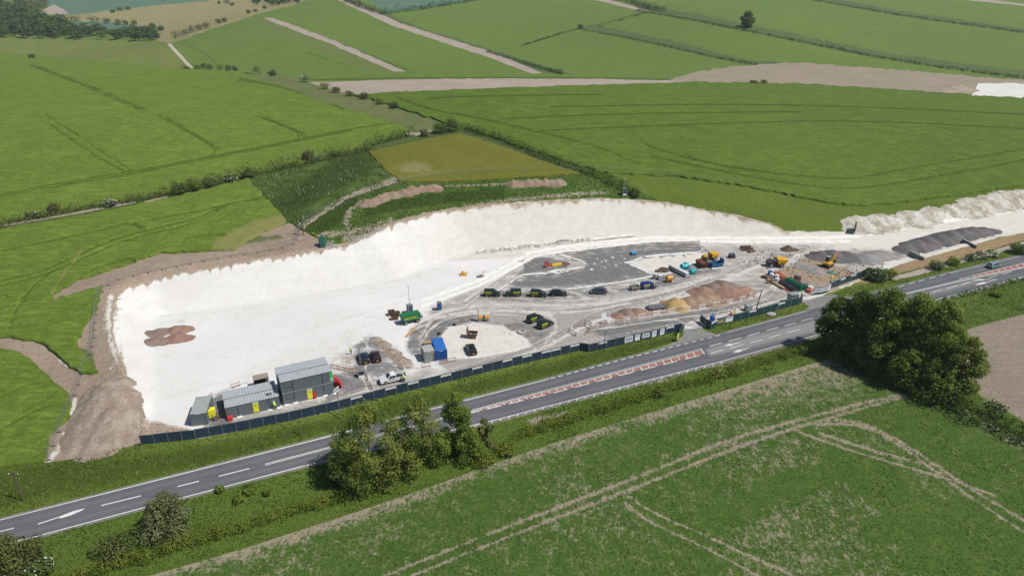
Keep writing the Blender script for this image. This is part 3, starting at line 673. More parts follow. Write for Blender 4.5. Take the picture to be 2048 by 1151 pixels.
MASK = {'left': lines_mask({'m1': [(t, 2.2) for t in TRAM_L], 'm2': [([(440,505),(500,470),(575,447)], 30), ([(165,500),(105,590)], 3)]}),
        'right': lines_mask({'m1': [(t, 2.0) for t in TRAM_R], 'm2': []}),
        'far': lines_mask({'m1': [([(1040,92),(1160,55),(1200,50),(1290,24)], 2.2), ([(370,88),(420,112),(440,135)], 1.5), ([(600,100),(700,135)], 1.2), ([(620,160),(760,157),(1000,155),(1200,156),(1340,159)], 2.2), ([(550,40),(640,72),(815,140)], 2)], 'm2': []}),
        'seed': seed_masks, 'road': road_masks, 'verge': verge_masks, 'verge2': verge_masks, 'yard': yard_masks, 'earth': earth_masks, 'rgrass': rg_masks, 'weeds': weed_masks, 'olive': hay_masks, 'bank': bank_masks,
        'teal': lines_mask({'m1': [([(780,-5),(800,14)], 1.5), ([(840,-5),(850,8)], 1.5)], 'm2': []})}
GO = {}
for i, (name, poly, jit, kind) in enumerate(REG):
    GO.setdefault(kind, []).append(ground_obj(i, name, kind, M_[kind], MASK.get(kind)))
# ------------------------------------------------------------------ object helpers
def tag(o, label=None, cat=None, group=None, kind=None):
    if label: o['label'] = label
    if cat: o['category'] = cat
    if group: o['group'] = group
    if kind: o['kind'] = kind
    return o
def empty(name, loc, rz=0, label=None, cat=None, group=None):
    o = bpy.data.objects.new(name, None); COL.objects.link(o); o.location = loc; o.rotation_euler = (0, 0, rz); o.empty_display_size = .2
    return tag(o, label, cat, group)
def link_mesh(name, me, parent=None, loc=None, rz=0):
    o = bpy.data.objects.new(name, me); COL.objects.link(o)
    if parent is not None: o.parent = parent
    if loc is not None: o.location = loc
    if rz: o.rotation_euler = (0, 0, rz)
    return o
def copy_tree(o, parent=None):
    c = o.copy(); COL.objects.link(c)
    if parent is not None: c.parent = parent
    for ch in o.children: copy_tree(ch, c)
    return c
ORD = ['first', 'second', 'third', 'fourth', 'fifth', 'sixth', 'seventh', 'eighth', 'ninth', 'tenth', 'eleventh', 'twelfth', 'thirteenth', 'fourteenth', 'fifteenth', 'sixteenth', 'seventeenth', 'eighteenth', 'nineteenth', 'twentieth']
class MB:
    """collects simple shapes into one mesh"""
    def __init__(s): s.v = []; s.f = []; s.mi = []; s.cur = 0
    def add(s, vs, fs, M=None):
        b = len(s.v)
        s.v += [tuple(M @ Vector(v)) if M is not None else tuple(v) for v in vs]
        s.f += [tuple(b + i for i in f) for f in fs]; s.mi += [s.cur] * len(fs)
        return s
    def box(s, x0, x1, y0, y1, z0, z1, M=None, taper=0):
        t = taper
        vs = [(x0, y0, z0), (x1, y0, z0), (x1, y1, z0), (x0, y1, z0), (x0 + t, y0 + t, z1), (x1 - t, y0 + t, z1), (x1 - t, y1 - t, z1), (x0 + t, y1 - t, z1)]
        return s.add(vs, [(3, 2, 1, 0), (4, 5, 6, 7), (0, 1, 5, 4), (1, 2, 6, 5), (2, 3, 7, 6), (3, 0, 4, 7)], M)
    def cyl(s, p, q, r, r2=None, n=10, cap=True):
        p, q = Vector(p), Vector(q); r2 = r if r2 is None else r2
        d = (q - p).normalized(); u = d.orthogonal().normalized(); w = d.cross(u)
        vs = []
        for c, rr in ((p, r), (q, r2)):
            for i in range(n):
                a = 2 * math.pi * i / n; vs.append(c + (u * math.cos(a) + w * math.sin(a)) * rr)
        fs = [(i, (i + 1) % n, n + (i + 1) % n, n + i) for i in range(n)]
        if cap: fs += [tuple(range(n - 1, -1, -1)), tuple(range(n, 2 * n))]
        return s.add(vs, fs)
    def tube(s, pts, r, n=6):
        for a, b in zip(pts[:-1], pts[1:]): s.cyl(a, b, r, n=n)
        return s
    def prism(s, prof, y0, y1, axis='y', M=None):
        """profile in x,z pushed along y (or profile in x,y pushed along z)"""
        n = len(prof)
        if axis == 'y': vs = [(a, y0, b) for a, b in prof] + [(a, y1, b) for a, b in prof]
        elif axis == 'x': vs = [(y0, a, b) for a, b in prof] + [(y1, a, b) for a, b in prof]
        else: vs = [(a, b, y0) for a, b in prof] + [(a, b, y1) for a, b in prof]
        return s.add(vs, [tuple(range(n)), tuple(range(2 * n - 1, n - 1, -1))] + [(i, n + i, n + (i + 1) % n, (i + 1) % n) for i in range(n)], M)
    def rings(s, rings, cap=True, closed=True):
        n = len(rings[0]); b = [v for r in rings for v in r]; fs = []
        for j in range(len(rings) - 1):
            for i in range(n if closed else n - 1):
                fs.append((j * n + i, j * n + (i + 1) % n, (j + 1) * n + (i + 1) % n, (j + 1) * n + i))
        if cap: fs += [tuple(range(n - 1, -1, -1)), tuple(range((len(rings) - 1) * n, len(rings) * n))]
        return s.add(b, fs)
    def lathe(s, prof, n=12, M=None):
        vs = []; fs = []
        for (r, z) in prof:
            for i in range(n):
                a = 2 * math.pi * i / n; vs.append((r * math.cos(a), r * math.sin(a), z))
        for j in range(len(prof) - 1):
            for i in range(n): fs.append((j * n + i, j * n + (i + 1) % n, (j + 1) * n + (i + 1) % n, (j + 1) * n + i))
        fs += [tuple(range(n - 1, -1, -1)), tuple(range((len(prof) - 1) * n, len(prof) * n))]
        return s.add(vs, fs, M)
    def mesh(s, name, mats, bevel=0, smooth=False):
        me = bpy.data.meshes.new(name); me.from_pydata(s.v, [], s.f)
        mats = mats if isinstance(mats, list) else [mats]
        for m in mats: me.materials.append(m)
        bm = bmesh.new(); bm.from_mesh(me)
        for f, i in zip(bm.faces, s.mi): f.material_index = min(i, len(mats) - 1)
        bmesh.ops.recalc_face_normals(bm, faces=bm.faces)
        if bevel: bmesh.ops.bevel(bm, geom=list(bm.edges), offset=bevel, segments=1, affect='EDGES', clamp_overlap=True)
        bm.to_mesh(me); bm.free()
        if smooth:
            me.polygons.foreach_set('use_smooth', np.ones(len(me.polygons), bool))
            if smooth != 2: me.set_sharp_from_angle(angle=R(40))
        return me
    def build(s, name, mats, parent=None, bevel=0, smooth=False, loc=None):
        return link_mesh(name, s.mesh(name, mats, bevel, smooth), parent, loc)
def text_mesh(txt, size, mat, M, depth=.005, name='lettering'):
    cu = bpy.data.curves.new('lettering', 'FONT'); cu.body = txt; cu.size = size; cu.extrude = depth; cu.align_x = 'CENTER'; cu.align_y = 'CENTER'; cu.resolution_u = 2
    o = bpy.data.objects.new('lettering_curve', cu); COL.objects.link(o)
    me = bpy.data.meshes.new_from_object(o.evaluated_get(bpy.context.evaluated_depsgraph_get())); me.name = name
    bpy.data.objects.remove(o); bpy.data.curves.remove(cu)
    me.transform(M); me.materials.clear(); me.materials.append(mat)
    return me
def rotz(a): return Matrix.Rotation(a, 4, 'Z')
def heading(p0, p1):
    """turn about z so that +X points from pixel p0 to pixel p1 on the ground"""
    a, b = G(*p0), G(*p1); return math.atan2(b.y - a.y, b.x - a.x)
# ------------------------------------------------------------------ trees, bushes, hedges, grass
def leaf_mat(name, c, c2, dark=.45, flower=None, trans=.25):
    s = NT(name)
    v = s.attr('v'); n = s.noise(1.1, 3, .7)
    col = s.mix(s.step(s.ma('ADD', s.ma('MULTIPLY', v, .7), s.ma('MULTIPLY', n, .6)), .3, .95), k(c, .75), c2)
    if flower: col = s.mix(s.step(s.attr('w'), .6, .8), col, flower)
    s.out(col, .7, spec=.25)
    t = s.nd('ShaderNodeBsdfTranslucent'); s.put(t.inputs[0], s.mix(.5, col, k(c2, 1.2)))
    mx = s.nd('ShaderNodeMixShader'); mx.inputs[0].default_value = trans
    o = s.t.nodes['Material Output']; s.t.links.new(s.b.outputs[0], mx.inputs[1]); s.t.links.new(t.outputs[0], mx.inputs[2]); s.t.links.new(mx.outputs[0], o.inputs[0])
    return s.m
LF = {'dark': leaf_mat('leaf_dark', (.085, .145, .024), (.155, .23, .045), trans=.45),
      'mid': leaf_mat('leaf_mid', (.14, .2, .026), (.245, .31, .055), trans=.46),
      'light': leaf_mat('leaf_light', (.16, .21, .035), (.27, .32, .07), trans=.42),
      'grey': leaf_mat('leaf_grey', (.16, .19, .07), (.24, .265, .115), trans=.38),
      'hedge': leaf_mat('leaf_hedge', (.15, .195, .022), (.225, .265, .04), trans=.38),
      'thorn': leaf_mat('leaf_thorn', (.09, .12, .028), (.15, .175, .05)),
      'brown': leaf_mat('leaf_brown', (.1, .095, .03), (.14, .135, .045)),
      'may': leaf_mat('leaf_may', (.065, .11, .022), (.105, .15, .035), flower=(.66, .66, .55)),
      'far': leaf_mat('leaf_far', (.06, .115, .028), (.11, .17, .045)),
      'grass': leaf_mat('grass_blade', (.15, .215, .03), (.24, .285, .065), trans=.4),
      'grass2': leaf_mat('grass_blade_dark', (.1, .17, .024), (.155, .22, .044), trans=.4),
      'weed': leaf_mat('weed_blade', (.095, .165, .028), (.15, .21, .05), flower=(.6, .6, .52), trans=.4),
      'seedling': leaf_mat('seedling_leaf', (.07, .13, .02), (.112, .165, .036), trans=.35)}
s = NT('bark'); BARK = s.out(s.mix(s.noise(3, 4, .7, co=s.pos(obj=True)), (.06, .05, .038), (.14, .12, .095)), .95)
def cloud(lobes, n, size, shell=.55, seed=1, flower=0, up=.3):
    """n leaf sprays spread through a set of lobes (centre, radii): two bent triangles each"""
    g = np.random.default_rng(seed)
    L = np.array([l[0] for l in lobes], float); Rr = np.array([l[1] for l in lobes], float)
    w = Rr.prod(1) ** .67; idx = g.choice(len(L), n, p=w / w.sum())
    d = g.normal(size=(n, 3)); d /= np.linalg.norm(d, axis=1)[:, None]
    r = shell + (1 - shell) * g.random(n) ** .6; r *= 1 + g.normal(0, .13, n)
    c = L[idx] + d * Rr[idx] * r[:, None]
    nr = d + g.normal(0, .55, (n, 3)) + np.array([0, 0, up]); nr /= np.linalg.norm(nr, axis=1)[:, None]
    t = np.cross(nr, g.normal(size=(n, 3))); t /= np.linalg.norm(t, axis=1)[:, None]; b = np.cross(nr, t)
    s_ = size * g.uniform(.6, 1.35, n)[:, None]
    a = c + t * s_ * .6; e = c - t * s_ * .6; f = c + b * s_ * .42 - nr * s_ * .12; h = c - b * s_ * .42 - nr * s_ * .12
    co = np.stack([a, f, e, h], 1).reshape(-1, 3); fa = np.arange(n * 4).reshape(-1, 4)
    lv = g.random(len(L)); val = np.clip(lv[idx] * .6 + g.random(n) * .4, 0, 1)
    fl = (g.random(n) < flower * (.3 + 1.4 * (g.random(len(L))[idx]))).astype(float)
    return co, fa, np.repeat(val, 4), np.repeat(fl, 4)
def leaf_mesh(name, data, mat):
    co, fa, v, w = data
    me = bpy.data.meshes.new(name); fill_mesh(me, co, fa)
    for nme, a in (('v', v), ('w', w)):
        at = me.attributes.new(nme, 'FLOAT', 'POINT'); at.data.foreach_set('value', a.astype(np.float32))
    me.materials.append(mat); return me
def crown_lobes(h, r, seed, nl=16, base=.3, lean=(0, 0), spread=1.0):
    g = np.random.default_rng(seed); out = []
    for i in range(nl):
        z = base + (1 - base) * ((i + g.random()) / nl)
        q = math.sin(math.pi * min(1, max(.08, (z - base) / (1 - base) * .82 + .16))) ** .7
        a = i * 2.4 + g.uniform(-.5, .5); rr = r * q * spread * g.uniform(.35, .78)
        lr = r * g.uniform(.3, .46) * (1.1 - .35 * z) * (16 / max(nl, 16)) ** .3
        out.append(((math.cos(a) * rr + lean[0] * z, math.sin(a) * rr + lean[1] * z, h * z - lr * .5), (lr * 1.1, lr * 1.1, lr * .85)))
    return out
def trunk_mesh(h, r, seed, lobes, forks=6):
    g = random.Random(seed); m = MB()
    pts = [Vector((0, 0, -.3)), Vector((g.uniform(-.1, .1), g.uniform(-.1, .1), h * .25)), Vector((g.uniform(-.3, .3), g.uniform(-.3, .3), h * .55)), Vector((g.uniform(-.4, .4), g.uniform(-.4, .4), h * .82))]
    rad = [r, r * .75, r * .45, r * .12]
    for i in range(3): m.cyl(pts[i], pts[i + 1], rad[i], rad[i + 1], n=8, cap=False)
    for l in g.sample(lobes, min(forks, len(lobes))):
        c = Vector(l[0]); z = max(h * .18, min(c.z * .62, h * .6)); p = Vector((pts[1].x, pts[1].y, z))
        mid = p.lerp(c, .5) + Vector((0, 0, h * .03))
        m.cyl(p, mid, r * .36, r * .22, n=6, cap=False); m.cyl(mid, c, r * .22, r * .06, n=5, cap=False)
    return m.mesh('trunk', BARK, smooth=2)
def tree(px, py, h, r, kind, label, n=4200, leaf=.62, seed=1, nl=16, base=.28, lean=(0, 0), group=None, tr=.28, shell=.45, spread=1.0, flower=0, loc=None):
    p = G(px, py) if loc is None else loc
    root = empty('tree', p, 0, label, 'tree', group)
    lb = crown_lobes(h, r, seed, nl, base, lean, spread)
    link_mesh('trunk', trunk_mesh(h, tr, seed, lb), root)
    link_mesh('crown', leaf_mesh('crown', cloud(lb, n, leaf, shell, seed, flower), LF[kind]), root)
    return root
def bush(px, py, h, r, kind, label, n=700, leaf=.4, seed=1, group=None, name='bush', flower=0, cat='bush', stretch=1.0):
    p = G(px, py); g = np.random.default_rng(seed)
    lb = [((math.cos(i * 2.4) * r * .48 * stretch * g.uniform(.4, 1.1), math.sin(i * 2.4) * r * .48 * g.uniform(.4, 1.1), h * g.uniform(.22, .72)), (r * .5, r * .5, h * .32)) for i in range(7)]
    lb.append(((0, 0, h * .35), (r * .8 * stretch, r * .8, h * .42)))
    o = link_mesh(name, leaf_mesh(name, cloud(lb, n, leaf, .5, seed, flower), LF[kind]), None, p)
    return tag(o, label, cat, group)
def hedge(pts, h, w, kind, label, n_per_m=26, leaf=.4, seed=1, vary=.25, flower=0, name='hedge', cat='hedge', gaps=0, group=None, step=None):
    q = densify(pts, 6, False); P = hit([a for a, b in q], [b for a, b in q])
    g = np.random.default_rng(seed); org = P[len(P) // 2].copy()
    seg = np.linalg.norm(np.diff(P[:, :2], axis=0), axis=1); cum = np.concatenate([[0], np.cumsum(seg)]); tot = cum[-1]
    st = step or w * .55
    lobes = []; d = 0
    while d < tot:
        if not (gaps and vnoise(np.array([d / 9.0]), np.array([seed * 1.7]), 4)[0] < gaps):
            x, y = np.interp(d, cum, P[:, 0]), np.interp(d, cum, P[:, 1]); hh = h * (1 + g.uniform(-vary, vary)); ww = w * .5 * (1 + g.uniform(-vary, vary) * .6)
            ox, oy = g.normal(0, w * .1, 2)
            lobes.append(((x + ox - org[0], y + oy - org[1], gz(x, y) - org[2] + hh * .46), (max(ww, st * .75), max(ww, st * .75), hh * .5)))
        d += st * g.uniform(.7, 1.25)
    o = link_mesh(name, leaf_mesh(name, cloud(lobes, int(n_per_m * tot), leaf, .62, seed, flower), LF[kind]), None, Vector(org))
    return tag(o, label, cat, group)

# ---- the trees by the entrance
TG = 'tall trees at the field corner by the road'
for (px, py, h, r, kind, label, n, sd_, ln) in [
    (1667,698,13.2,5.2,'dark','darkest round tree at the road edge, leftmost of the clump by the junction',4000,11,(-.5,0)),
    (1706,710,15.6,6.0,'dark','tall dark green tree just behind the darkest roadside tree',4800,12,(0,.3)),
    (1752,728,18.2,6.9,'mid','tallest broad tree in the middle of the clump beside the road',6000,13,(0,.3)),
    (1806,742,18.2,6.8,'mid','broad mid green tree right of the tallest tree in the roadside clump',5800,14,(.3,0)),
    (1852,762,18.4,6.2,'mid','olive green tree behind the outermost one beside the brown field',5200,15,(.5,0)),
    (1904,786,12.8,5.6,'light','lighter outermost tree spreading over the edge of the brown tilled field',4000,16,(.9,-.3)),
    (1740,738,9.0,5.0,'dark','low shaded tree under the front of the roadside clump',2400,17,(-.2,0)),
    (1806,768,9.0,5.0,'mid','lower leafy tree at the field side of the roadside clump',2400,18,(.3,0)),
    (1696,716,7.5,4.2,'dark','small dark tree at the foot of the clump above the bare corner',1800,19,(0,0)),
    (1866,790,7.6,4.2,'mid','small leafy tree below the olive green one at the hedge end',2000,20,(.3,0))]:
    tree(px, py, h, r, kind, label, int(n * 2.4), .42, sd_, 46, .17, ln, TG, .4, .35)
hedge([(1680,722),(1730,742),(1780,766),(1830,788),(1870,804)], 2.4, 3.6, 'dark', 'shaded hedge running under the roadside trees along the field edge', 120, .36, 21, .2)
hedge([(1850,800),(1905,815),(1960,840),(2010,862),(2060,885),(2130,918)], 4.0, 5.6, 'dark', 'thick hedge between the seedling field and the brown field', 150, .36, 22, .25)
bush(1985,832,3.6,2.6,'may','rounded paler bush in the hedge beside the brown field', 800, .42, 23, flower=.1)
bush(1900,806,3.4,2.6,'light','bright green bush where the hedge leaves the roadside trees', 800, .42, 24)
# ---- the trees across the road in front
RG = 'roadside trees in front of the cabins'
tree(745,958,15.2,6.6,'light','large loose light green ash tree in front of the road', 9500, .34, 31, 30, .12, (-.4,.8), RG, .26, .3, 1.15)
tree(700,962,9.5,4.2,'light','smaller pale tree at the left side of the large loose ash', 6000, .33, 32, 20, .14, (-.6,.3), RG, .18, .3, 1.1)
tree(845,918,13.5,4.0,'light','thin open tree with the road showing through its branches', 4300, .32, 33, 20, .3, (-.4,.6), RG, .16, .25, 1.15)
tree(812,938,7.0,4.0,'light','low bushy tree between the loose ash and the thin open tree', 3600, .32, 34, 14, .1, (0,0), RG, .16, .35)
tree(915,900,12.6,3.9,'mid','dense dark green tree rightmost but one beside the road', 6000, .34, 35, 20, .14, (-.2,.4), RG, .22, .4)
tree(880,918,6.0,3.6,'mid','low dark bushy tree at the foot of the dense green tree', 3200, .32, 36, 12, .1, (0,0), RG, .15)
tree(938,912,6.0,3.4,'mid','rounded low tree below the dense green roadside tree', 3200, .32, 37, 12, .1, (0,0), RG, .15)
tree(972,888,6.2,2.1,'thorn','small pointed brownish thorn tree at the right end of the roadside trees', 1100, .42, 38, 8, .06, (0,.2), RG, .12, .4)
bush(1010,905,1.6,2.6,'hedge','low yellow green scrub beside the pointed thorn tree', 600, .35, 39)
bush(965,925,1.5,3.0,'hedge','low scrub spreading below the rounded low roadside tree', 600, .35, 40)
bush(770,975,1.6,2.4,'light','low pale scrub under the large loose ash', 500, .35, 41)
# ---- bottom left
tree(335,1058,6.8,4.6,'grey','round grey green sallow tree standing on the verge below the road', 6500, .3, 42, 22, .1, (0,0), None, .2, .5)
bush(312,1052,2.6,1.6,'brown','bare twiggy bush at the left foot of the grey sallow', 260, .35, 43)
bush(352,1085,2.0,1.6,'mid','small dark bush below the grey sallow', 320, .35, 44)
tree(28,1140,6.5,4.4,'thorn','dark rounded thorn tree in the bottom left corner', 5500, .3, 45, 20, .08, (0,0), None, .2, .5, 1, .01)
bush(232,1108,3.6,3.4,'thorn','spreading twiggy thorn bush on the verge left of the grey sallow', 1300, .38, 46)
bush(85,1142,2.4,2.4,'may','white flowering bush beside the corner thorn tree', 600, .35, 47, flower=.12)
for i, (px, py, hh, rr) in enumerate([(440,982,1.3,.9),(495,985,1.8,1.5),(478,1003,1.4,1.2),(535,988,1.1,.9),(280,1062,1.6,1.6)]):
    bush(px, py, hh, rr, 'mid', ['small dark weed clump nearest the road between sallow and ash', 'largest leafy scrub clump on the verge right of the sallow', 'scrub clump just below the largest leafy clump on the verge', 'small scrub clump nearest the shadow of the ash', 'low scrub against the left side of the grey sallow'][i], 260, .35, 50 + i, 'scrub clumps on the near verge')
hedge([(120,1162),(200,1142),(300,1115),(400,1082),(500,1052),(600,1022),(700,992)], 2.1, 2.8, 'hedge', 'long clipped yellow green hedge along the bottom field left of the ash', 150, .22, 60, .12)
hedge([(1040,872),(1100,852),(1200,823),(1300,791),(1400,763),(1470,744)], 1.9, 2.7, 'hedge', 'clipped hedge beside the red hatched road right of the roadside trees', 150, .22, 61, .16)
hedge([(1470,742),(1540,722),(1590,708),(1650,694)], 2.3, 3.0, 'hedge', 'taller hedge end joining the dark tree clump at the junction', 150, .22, 62, .16)
bush(1435,752,2.6,1.8,'light','bright yellow green bush standing out of the clipped roadside hedge', 600, .36, 63)
bush(1322,788,2.2,1.5,'light','bright bush in the clipped hedge under the hatched road', 450, .36, 64)
# ---- right verge
bush(1752,560,4.6,3.8,'may','large white flowering bush at the fence end by the second entrance', 1700, .42, 70, flower=.09)
bush(1775,556,3.2,3.0,'mid','dark bush on the right of the large flowering bush', 800, .4, 71)
bush(1872,538,2.8,2.6,'thorn','brownish bush between gravel track and road', 700, .38, 72)
bush(1906,529,2.6,2.4,'mid','bright green bush right of the brownish bush by the road', 700, .38, 73, flower=.05)
for i, (a, b) in enumerate([(1942,520),(1962,516),(1983,512)]):
    bush(a, b, 2.2, 2.3, 'may', ORD[i] + ' white flowering bush from the left above the driving car', 500, .38, 74 + i, 'white flowering bushes by the road', flower=.35)
bush(2038,506,3.6,3.4,'dark','dark bush by the road at the right edge of the picture', 1000, .42, 78)
hedge([(1860,606),(1900,596),(1960,580),(2048,560),(2120,540)], .9, 2.2, 'grass2', 'strip of tall weeds along the far verge of the right hand road', 16, .4, 79, .5)
bush(1992,592,1.8,1.8,'mid','dark bush standing alone on the verge right of the trees', 450, .38, 80)
# ---- hedges round the upper fields
hedge([(930,258),(1000,280),(1060,304),(1120,328),(1180,350),(1235,374),(1285,396)], 3.6, 4.0, 'dark', 'dense dark hedge between the hay field and the right hand crop', 34, .5, 90, .2)
hedge([(748,292),(775,282),(800,276),(822,272)], 4.6, 5, 'dark', 'thick dark hedge at the top corner of the weed field', 46, .5, 91, .3)
hedge([(380,384),(430,370),(480,358),(530,347),(580,336),(640,324),(700,310),(748,298)], 3.8, 5.4, 'thorn', 'scrubby hedge between the left crop and the weed field', 60, .42, 92, .45, .02)
hedge([(-60,462),(0,452),(80,436),(170,418),(260,403),(340,390)], 2.5, 4.4, 'thorn', 'thin broken hedge along the path between the two left crops', 46, .4, 93, .5, .03, gaps=.18)
for i, (px, py, h, r, kd, lb, fl) in enumerate([
    (905,262,6.5,4.2,'thorn','tall thorn bush at the meeting point of the field hedges',0), (880,266,4.6,4.0,'dark','dark round bush just left of the tall thorn bush',0),
    (850,272,3.0,2.6,'grey','grey green bush by the chalk gap in the hedge',0), (618,322,5.4,3.6,'brown','tall brown tinged thorn bush standing out of the scrubby hedge',0),
    (632,322,2.6,2.4,'may','white flowering bush at the right foot of the brown tinged thorn',.4), (498,356,4.2,3.0,'thorn','thorn bush halfway along the scrubby hedge',0),
    (462,362,3.0,2.8,'may','flowering bush left of the halfway thorn',.25), (358,388,5.2,3.6,'thorn','leftmost large thorn bush where the scrubby hedge ends',0),
    (390,380,4.6,3.6,'mid','rounded green bush right of the leftmost large thorn',0), (418,374,3.4,2.6,'thorn','smaller thorn bush third from the end of the scrubby hedge',0),
    (222,412,2.6,2.6,'may','white flowering bush in the thin broken hedge',.4), (108,424,3.0,2.6,'brown','bare brownish bush in the thin broken hedge',0),
    (66,436,2.2,2.2,'may','small flowering bush near the left end of the thin hedge',.2), (1270,392,2.6,2.2,'thorn','bush at the lower end of the dense dark hedge',0), (670,312,2.6,3.0,'dark','low dark bush right of the brown tinged thorn',0)]):
    bush(px, py, h, r, kd, lb, int(260 * r), .46, 100 + i, 'bushes in the field hedges', flower=fl)
for i, (px, py, h, r) in enumerate([(610,164,4.2,3.4),(650,178,3.2,3.2),(672,185,2.8,3.0),(700,192,2.6,2.6),(729,198,2.8,2.6),(760,208,3.0,2.6),(789,216,3.2,2.7)]):
    bush(px, py, h * 1.2, r * 1.15, 'may' if i == 0 else ('thorn', 'mid')[i % 2], ORD[i] + ' round bush from the left in the row beside the pale bare strip', 420, .5, 120 + i, 'round bushes along the grassy bank', flower=.3 if i == 0 else 0)
for i, (px, py, h, r) in enumerate([(374,140,3,4),(395,140,4.5,3),(408,139,5,3.2),(420,140,5,3.2),(440,141,5.2,3.6),(457,142,5,3.2),(470,142,4,3),(514,146,6,3.2),(545,152,3.6,2.8)]):
    bush(px, py, h * 1.25, r * 1.25, ('dark', 'mid', 'thorn')[i % 3], ORD[i] + ' bush from the left in the row along the crest of the left crop', 420, .6, 130 + i, 'bushes along the crest of the left crop')
bush(64,118,6,5,'thorn','single dark thorn on the crest of the left crop near the picture edge', 500, .7, 140)
bush(1507,168,3.2,4.4,'dark','left one of two low dark bushes before the tilled strip', 300, .6, 141, 'two bushes by the tilled strip')
bush(1528,168,3.0,3.2,'dark','right one of two low dark bushes before the tilled strip', 260, .6, 142, 'two bushes by the tilled strip')
tree(1494,55,15.5,8.2,'dark','lone round oak standing on the far field boundary', 2200, 1.1, 143, 16, .2, (0,0), None, .5, .5)
# ---- far hedges
def fh(pts, h, w, lb, n=5, lf=1.1, sd=1, kd='far', g=0): return hedge(pts, h, w, kd, lb, n, lf, sd, .4, 0, gaps=g)
fh([(690,2),(730,18),(765,30),(800,25),(860,17),(940,4),(985,-4)], 7, 7, 'tree like hedge round the teal field at the top', 8, 1.3, 150)
fh([(1215,-2),(1260,6),(1300,20),(1330,24)], 7, 7, 'dark hedge dropping from the top edge to the field corner', 8, 1.3, 151)
fh([(1275,22),(1390,42),(1560,76),(1740,113),(1880,136),(2060,160),(2200,178)], 2.4, 4, 'long dark hedge under the lone oak', 6, 1.0, 152)
fh([(1165,60),(1250,76),(1340,95),(1440,118),(1515,130)], 2.0, 3.5, 'dark hedge line ending at the tilled strip', 5, .9, 153)
fh([(1620,0),(1800,32),(1900,46),(2060,68)], 2.6, 5, 'uppermost dark hedge crossing the far right fields', 5, 1.1, 154)
fh([(975,104),(1020,118),(1075,136),(1125,150)], 2.4, 4.5, 'dark hedge beside the far pale strip', 6, .9, 155)
fh([(1045,92),(1100,75),(1140,62),(1200,54),(1260,36),(1300,24)], 1.8, 2.5, 'broken hedge dividing the two far middle fields', 4, .8, 156, 'far', .45)
bush(1160,58,6,5,'far','single bush at the corner of the far middle fields', 260, .9, 157)
# ---- woods and bushes in the combe at the top left
def wood(poly, n, h, label, seed, kd='far', lf=1.7, per=150):
    g = np.random.default_rng(seed); P = np.array(poly); pts = []
    while len(pts) < n:
        a, b = g.uniform(P.min(0), P.max(0))
        if inside(np.array([a]), np.array([b]), poly)[0]: pts.append((a, b))
    H = hit([p[0] for p in pts], [p[1] for p in pts]); org = H.mean(0); lb = []
    for c in H:
        hh = h * g.uniform(.65, 1.25); r = hh * g.uniform(.32, .48)
        for j in range(3): lb.append(((c[0] - org[0] + g.normal(0, r * .35), c[1] - org[1] + g.normal(0, r * .35), c[2] - org[2] + hh * g.uniform(.4, .72)), (r * .8, r * .8, hh * .32)))
    o = link_mesh('woodland', leaf_mesh('woodland', cloud(lb, n * per, lf, .6, seed), LF[kd]), None, Vector(org)); tag(o, label, 'woodland', None, 'stuff'); return o
wood([(-120,-4),(0,6),(40,20),(90,42),(150,62),(235,74),(238,80),(120,79),(0,76),(-120,70)], 300, 17, 'dark wood filling the combe at the top left', 160, 'far', 2.2, 130)
wood([(20,8),(60,2),(95,6),(98,22),(60,22),(30,18)], 40, 13, 'small wood beside the teal field at the top left corner', 161, 'grey', 1.8, 120)
wood([(250,70),(275,62),(325,66),(325,80),(270,82),(250,78)], 40, 12, 'clump of trees in the valley below the pale hill', 162, 'far', 1.6, 130)
wood([(490,-2),(560,-4),(605,2),(580,14),(520,14)], 44, 14, 'dark wood at the top edge behind the pale hill', 163, 'far', 2.0, 120)
wood([(320,-6),(380,-6),(380,2),(320,2)], 8, 9, 'trees at the top edge above the pale hill', 164, 'far', 2.0, 120)
for i, (px, py, h, r) in enumerate([(352,78,9,6.5),(370,74,7.5,5.5),(383,66,8,5.5),(398,60,6.5,5),(412,57,7,5),(438,47,5,4),(449,44,5,3.6)]):
    bush(px, py, h * 1.25, r * 1.3, 'far', ORD[i] + ' bush from the lower end of the row climbing the far green spur', 200, 1.1, 170 + i, 'bushes up the far green spur')
for i, (px, py, h, r) in enumerate([(128,42,6,8),(150,42,7,10),(188,46,10,12),(214,47,7,6),(236,50,7,7),(252,50,6.5,5),(268,51,6.5,4.6)]):
    bush(px, py, h * 1.25, r * 1.2, 'far', ORD[i] + ' bush from the left between teal field and pale hill', 220, 1.3, 180 + i, 'bushes under the pale hill')
for i, (px, py, h, r) in enumerate([(226,26,6,6),(240,22,8,8),(256,20,8,8)]):
    bush(px, py, h, r, 'far', ['leftmost', 'middle', 'rightmost'][i] + ' bush of three together on the pale hill', 180, 1.4, 190 + i, 'three bushes on the pale hill')
for i, (px, py, h, r) in enumerate([(455,8,9,9),(464,12,7,6),(438,8,6,4),(530,18,6,5),(497,27,5,4),(511,24,5,4)]):
    bush(px, py, h, r, 'far', ['large bush near the top edge right of the pale hill', 'smaller bush in front of the large bush on the pale hill', 'small bush left of the large bush on the pale hill', 'bush just below the dark wood at the top', 'left bush of the pair under the dark wood', 'right bush of the pair under the dark wood'][i], 160, 1.4, 195 + i, 'scattered bushes on the pale hill')
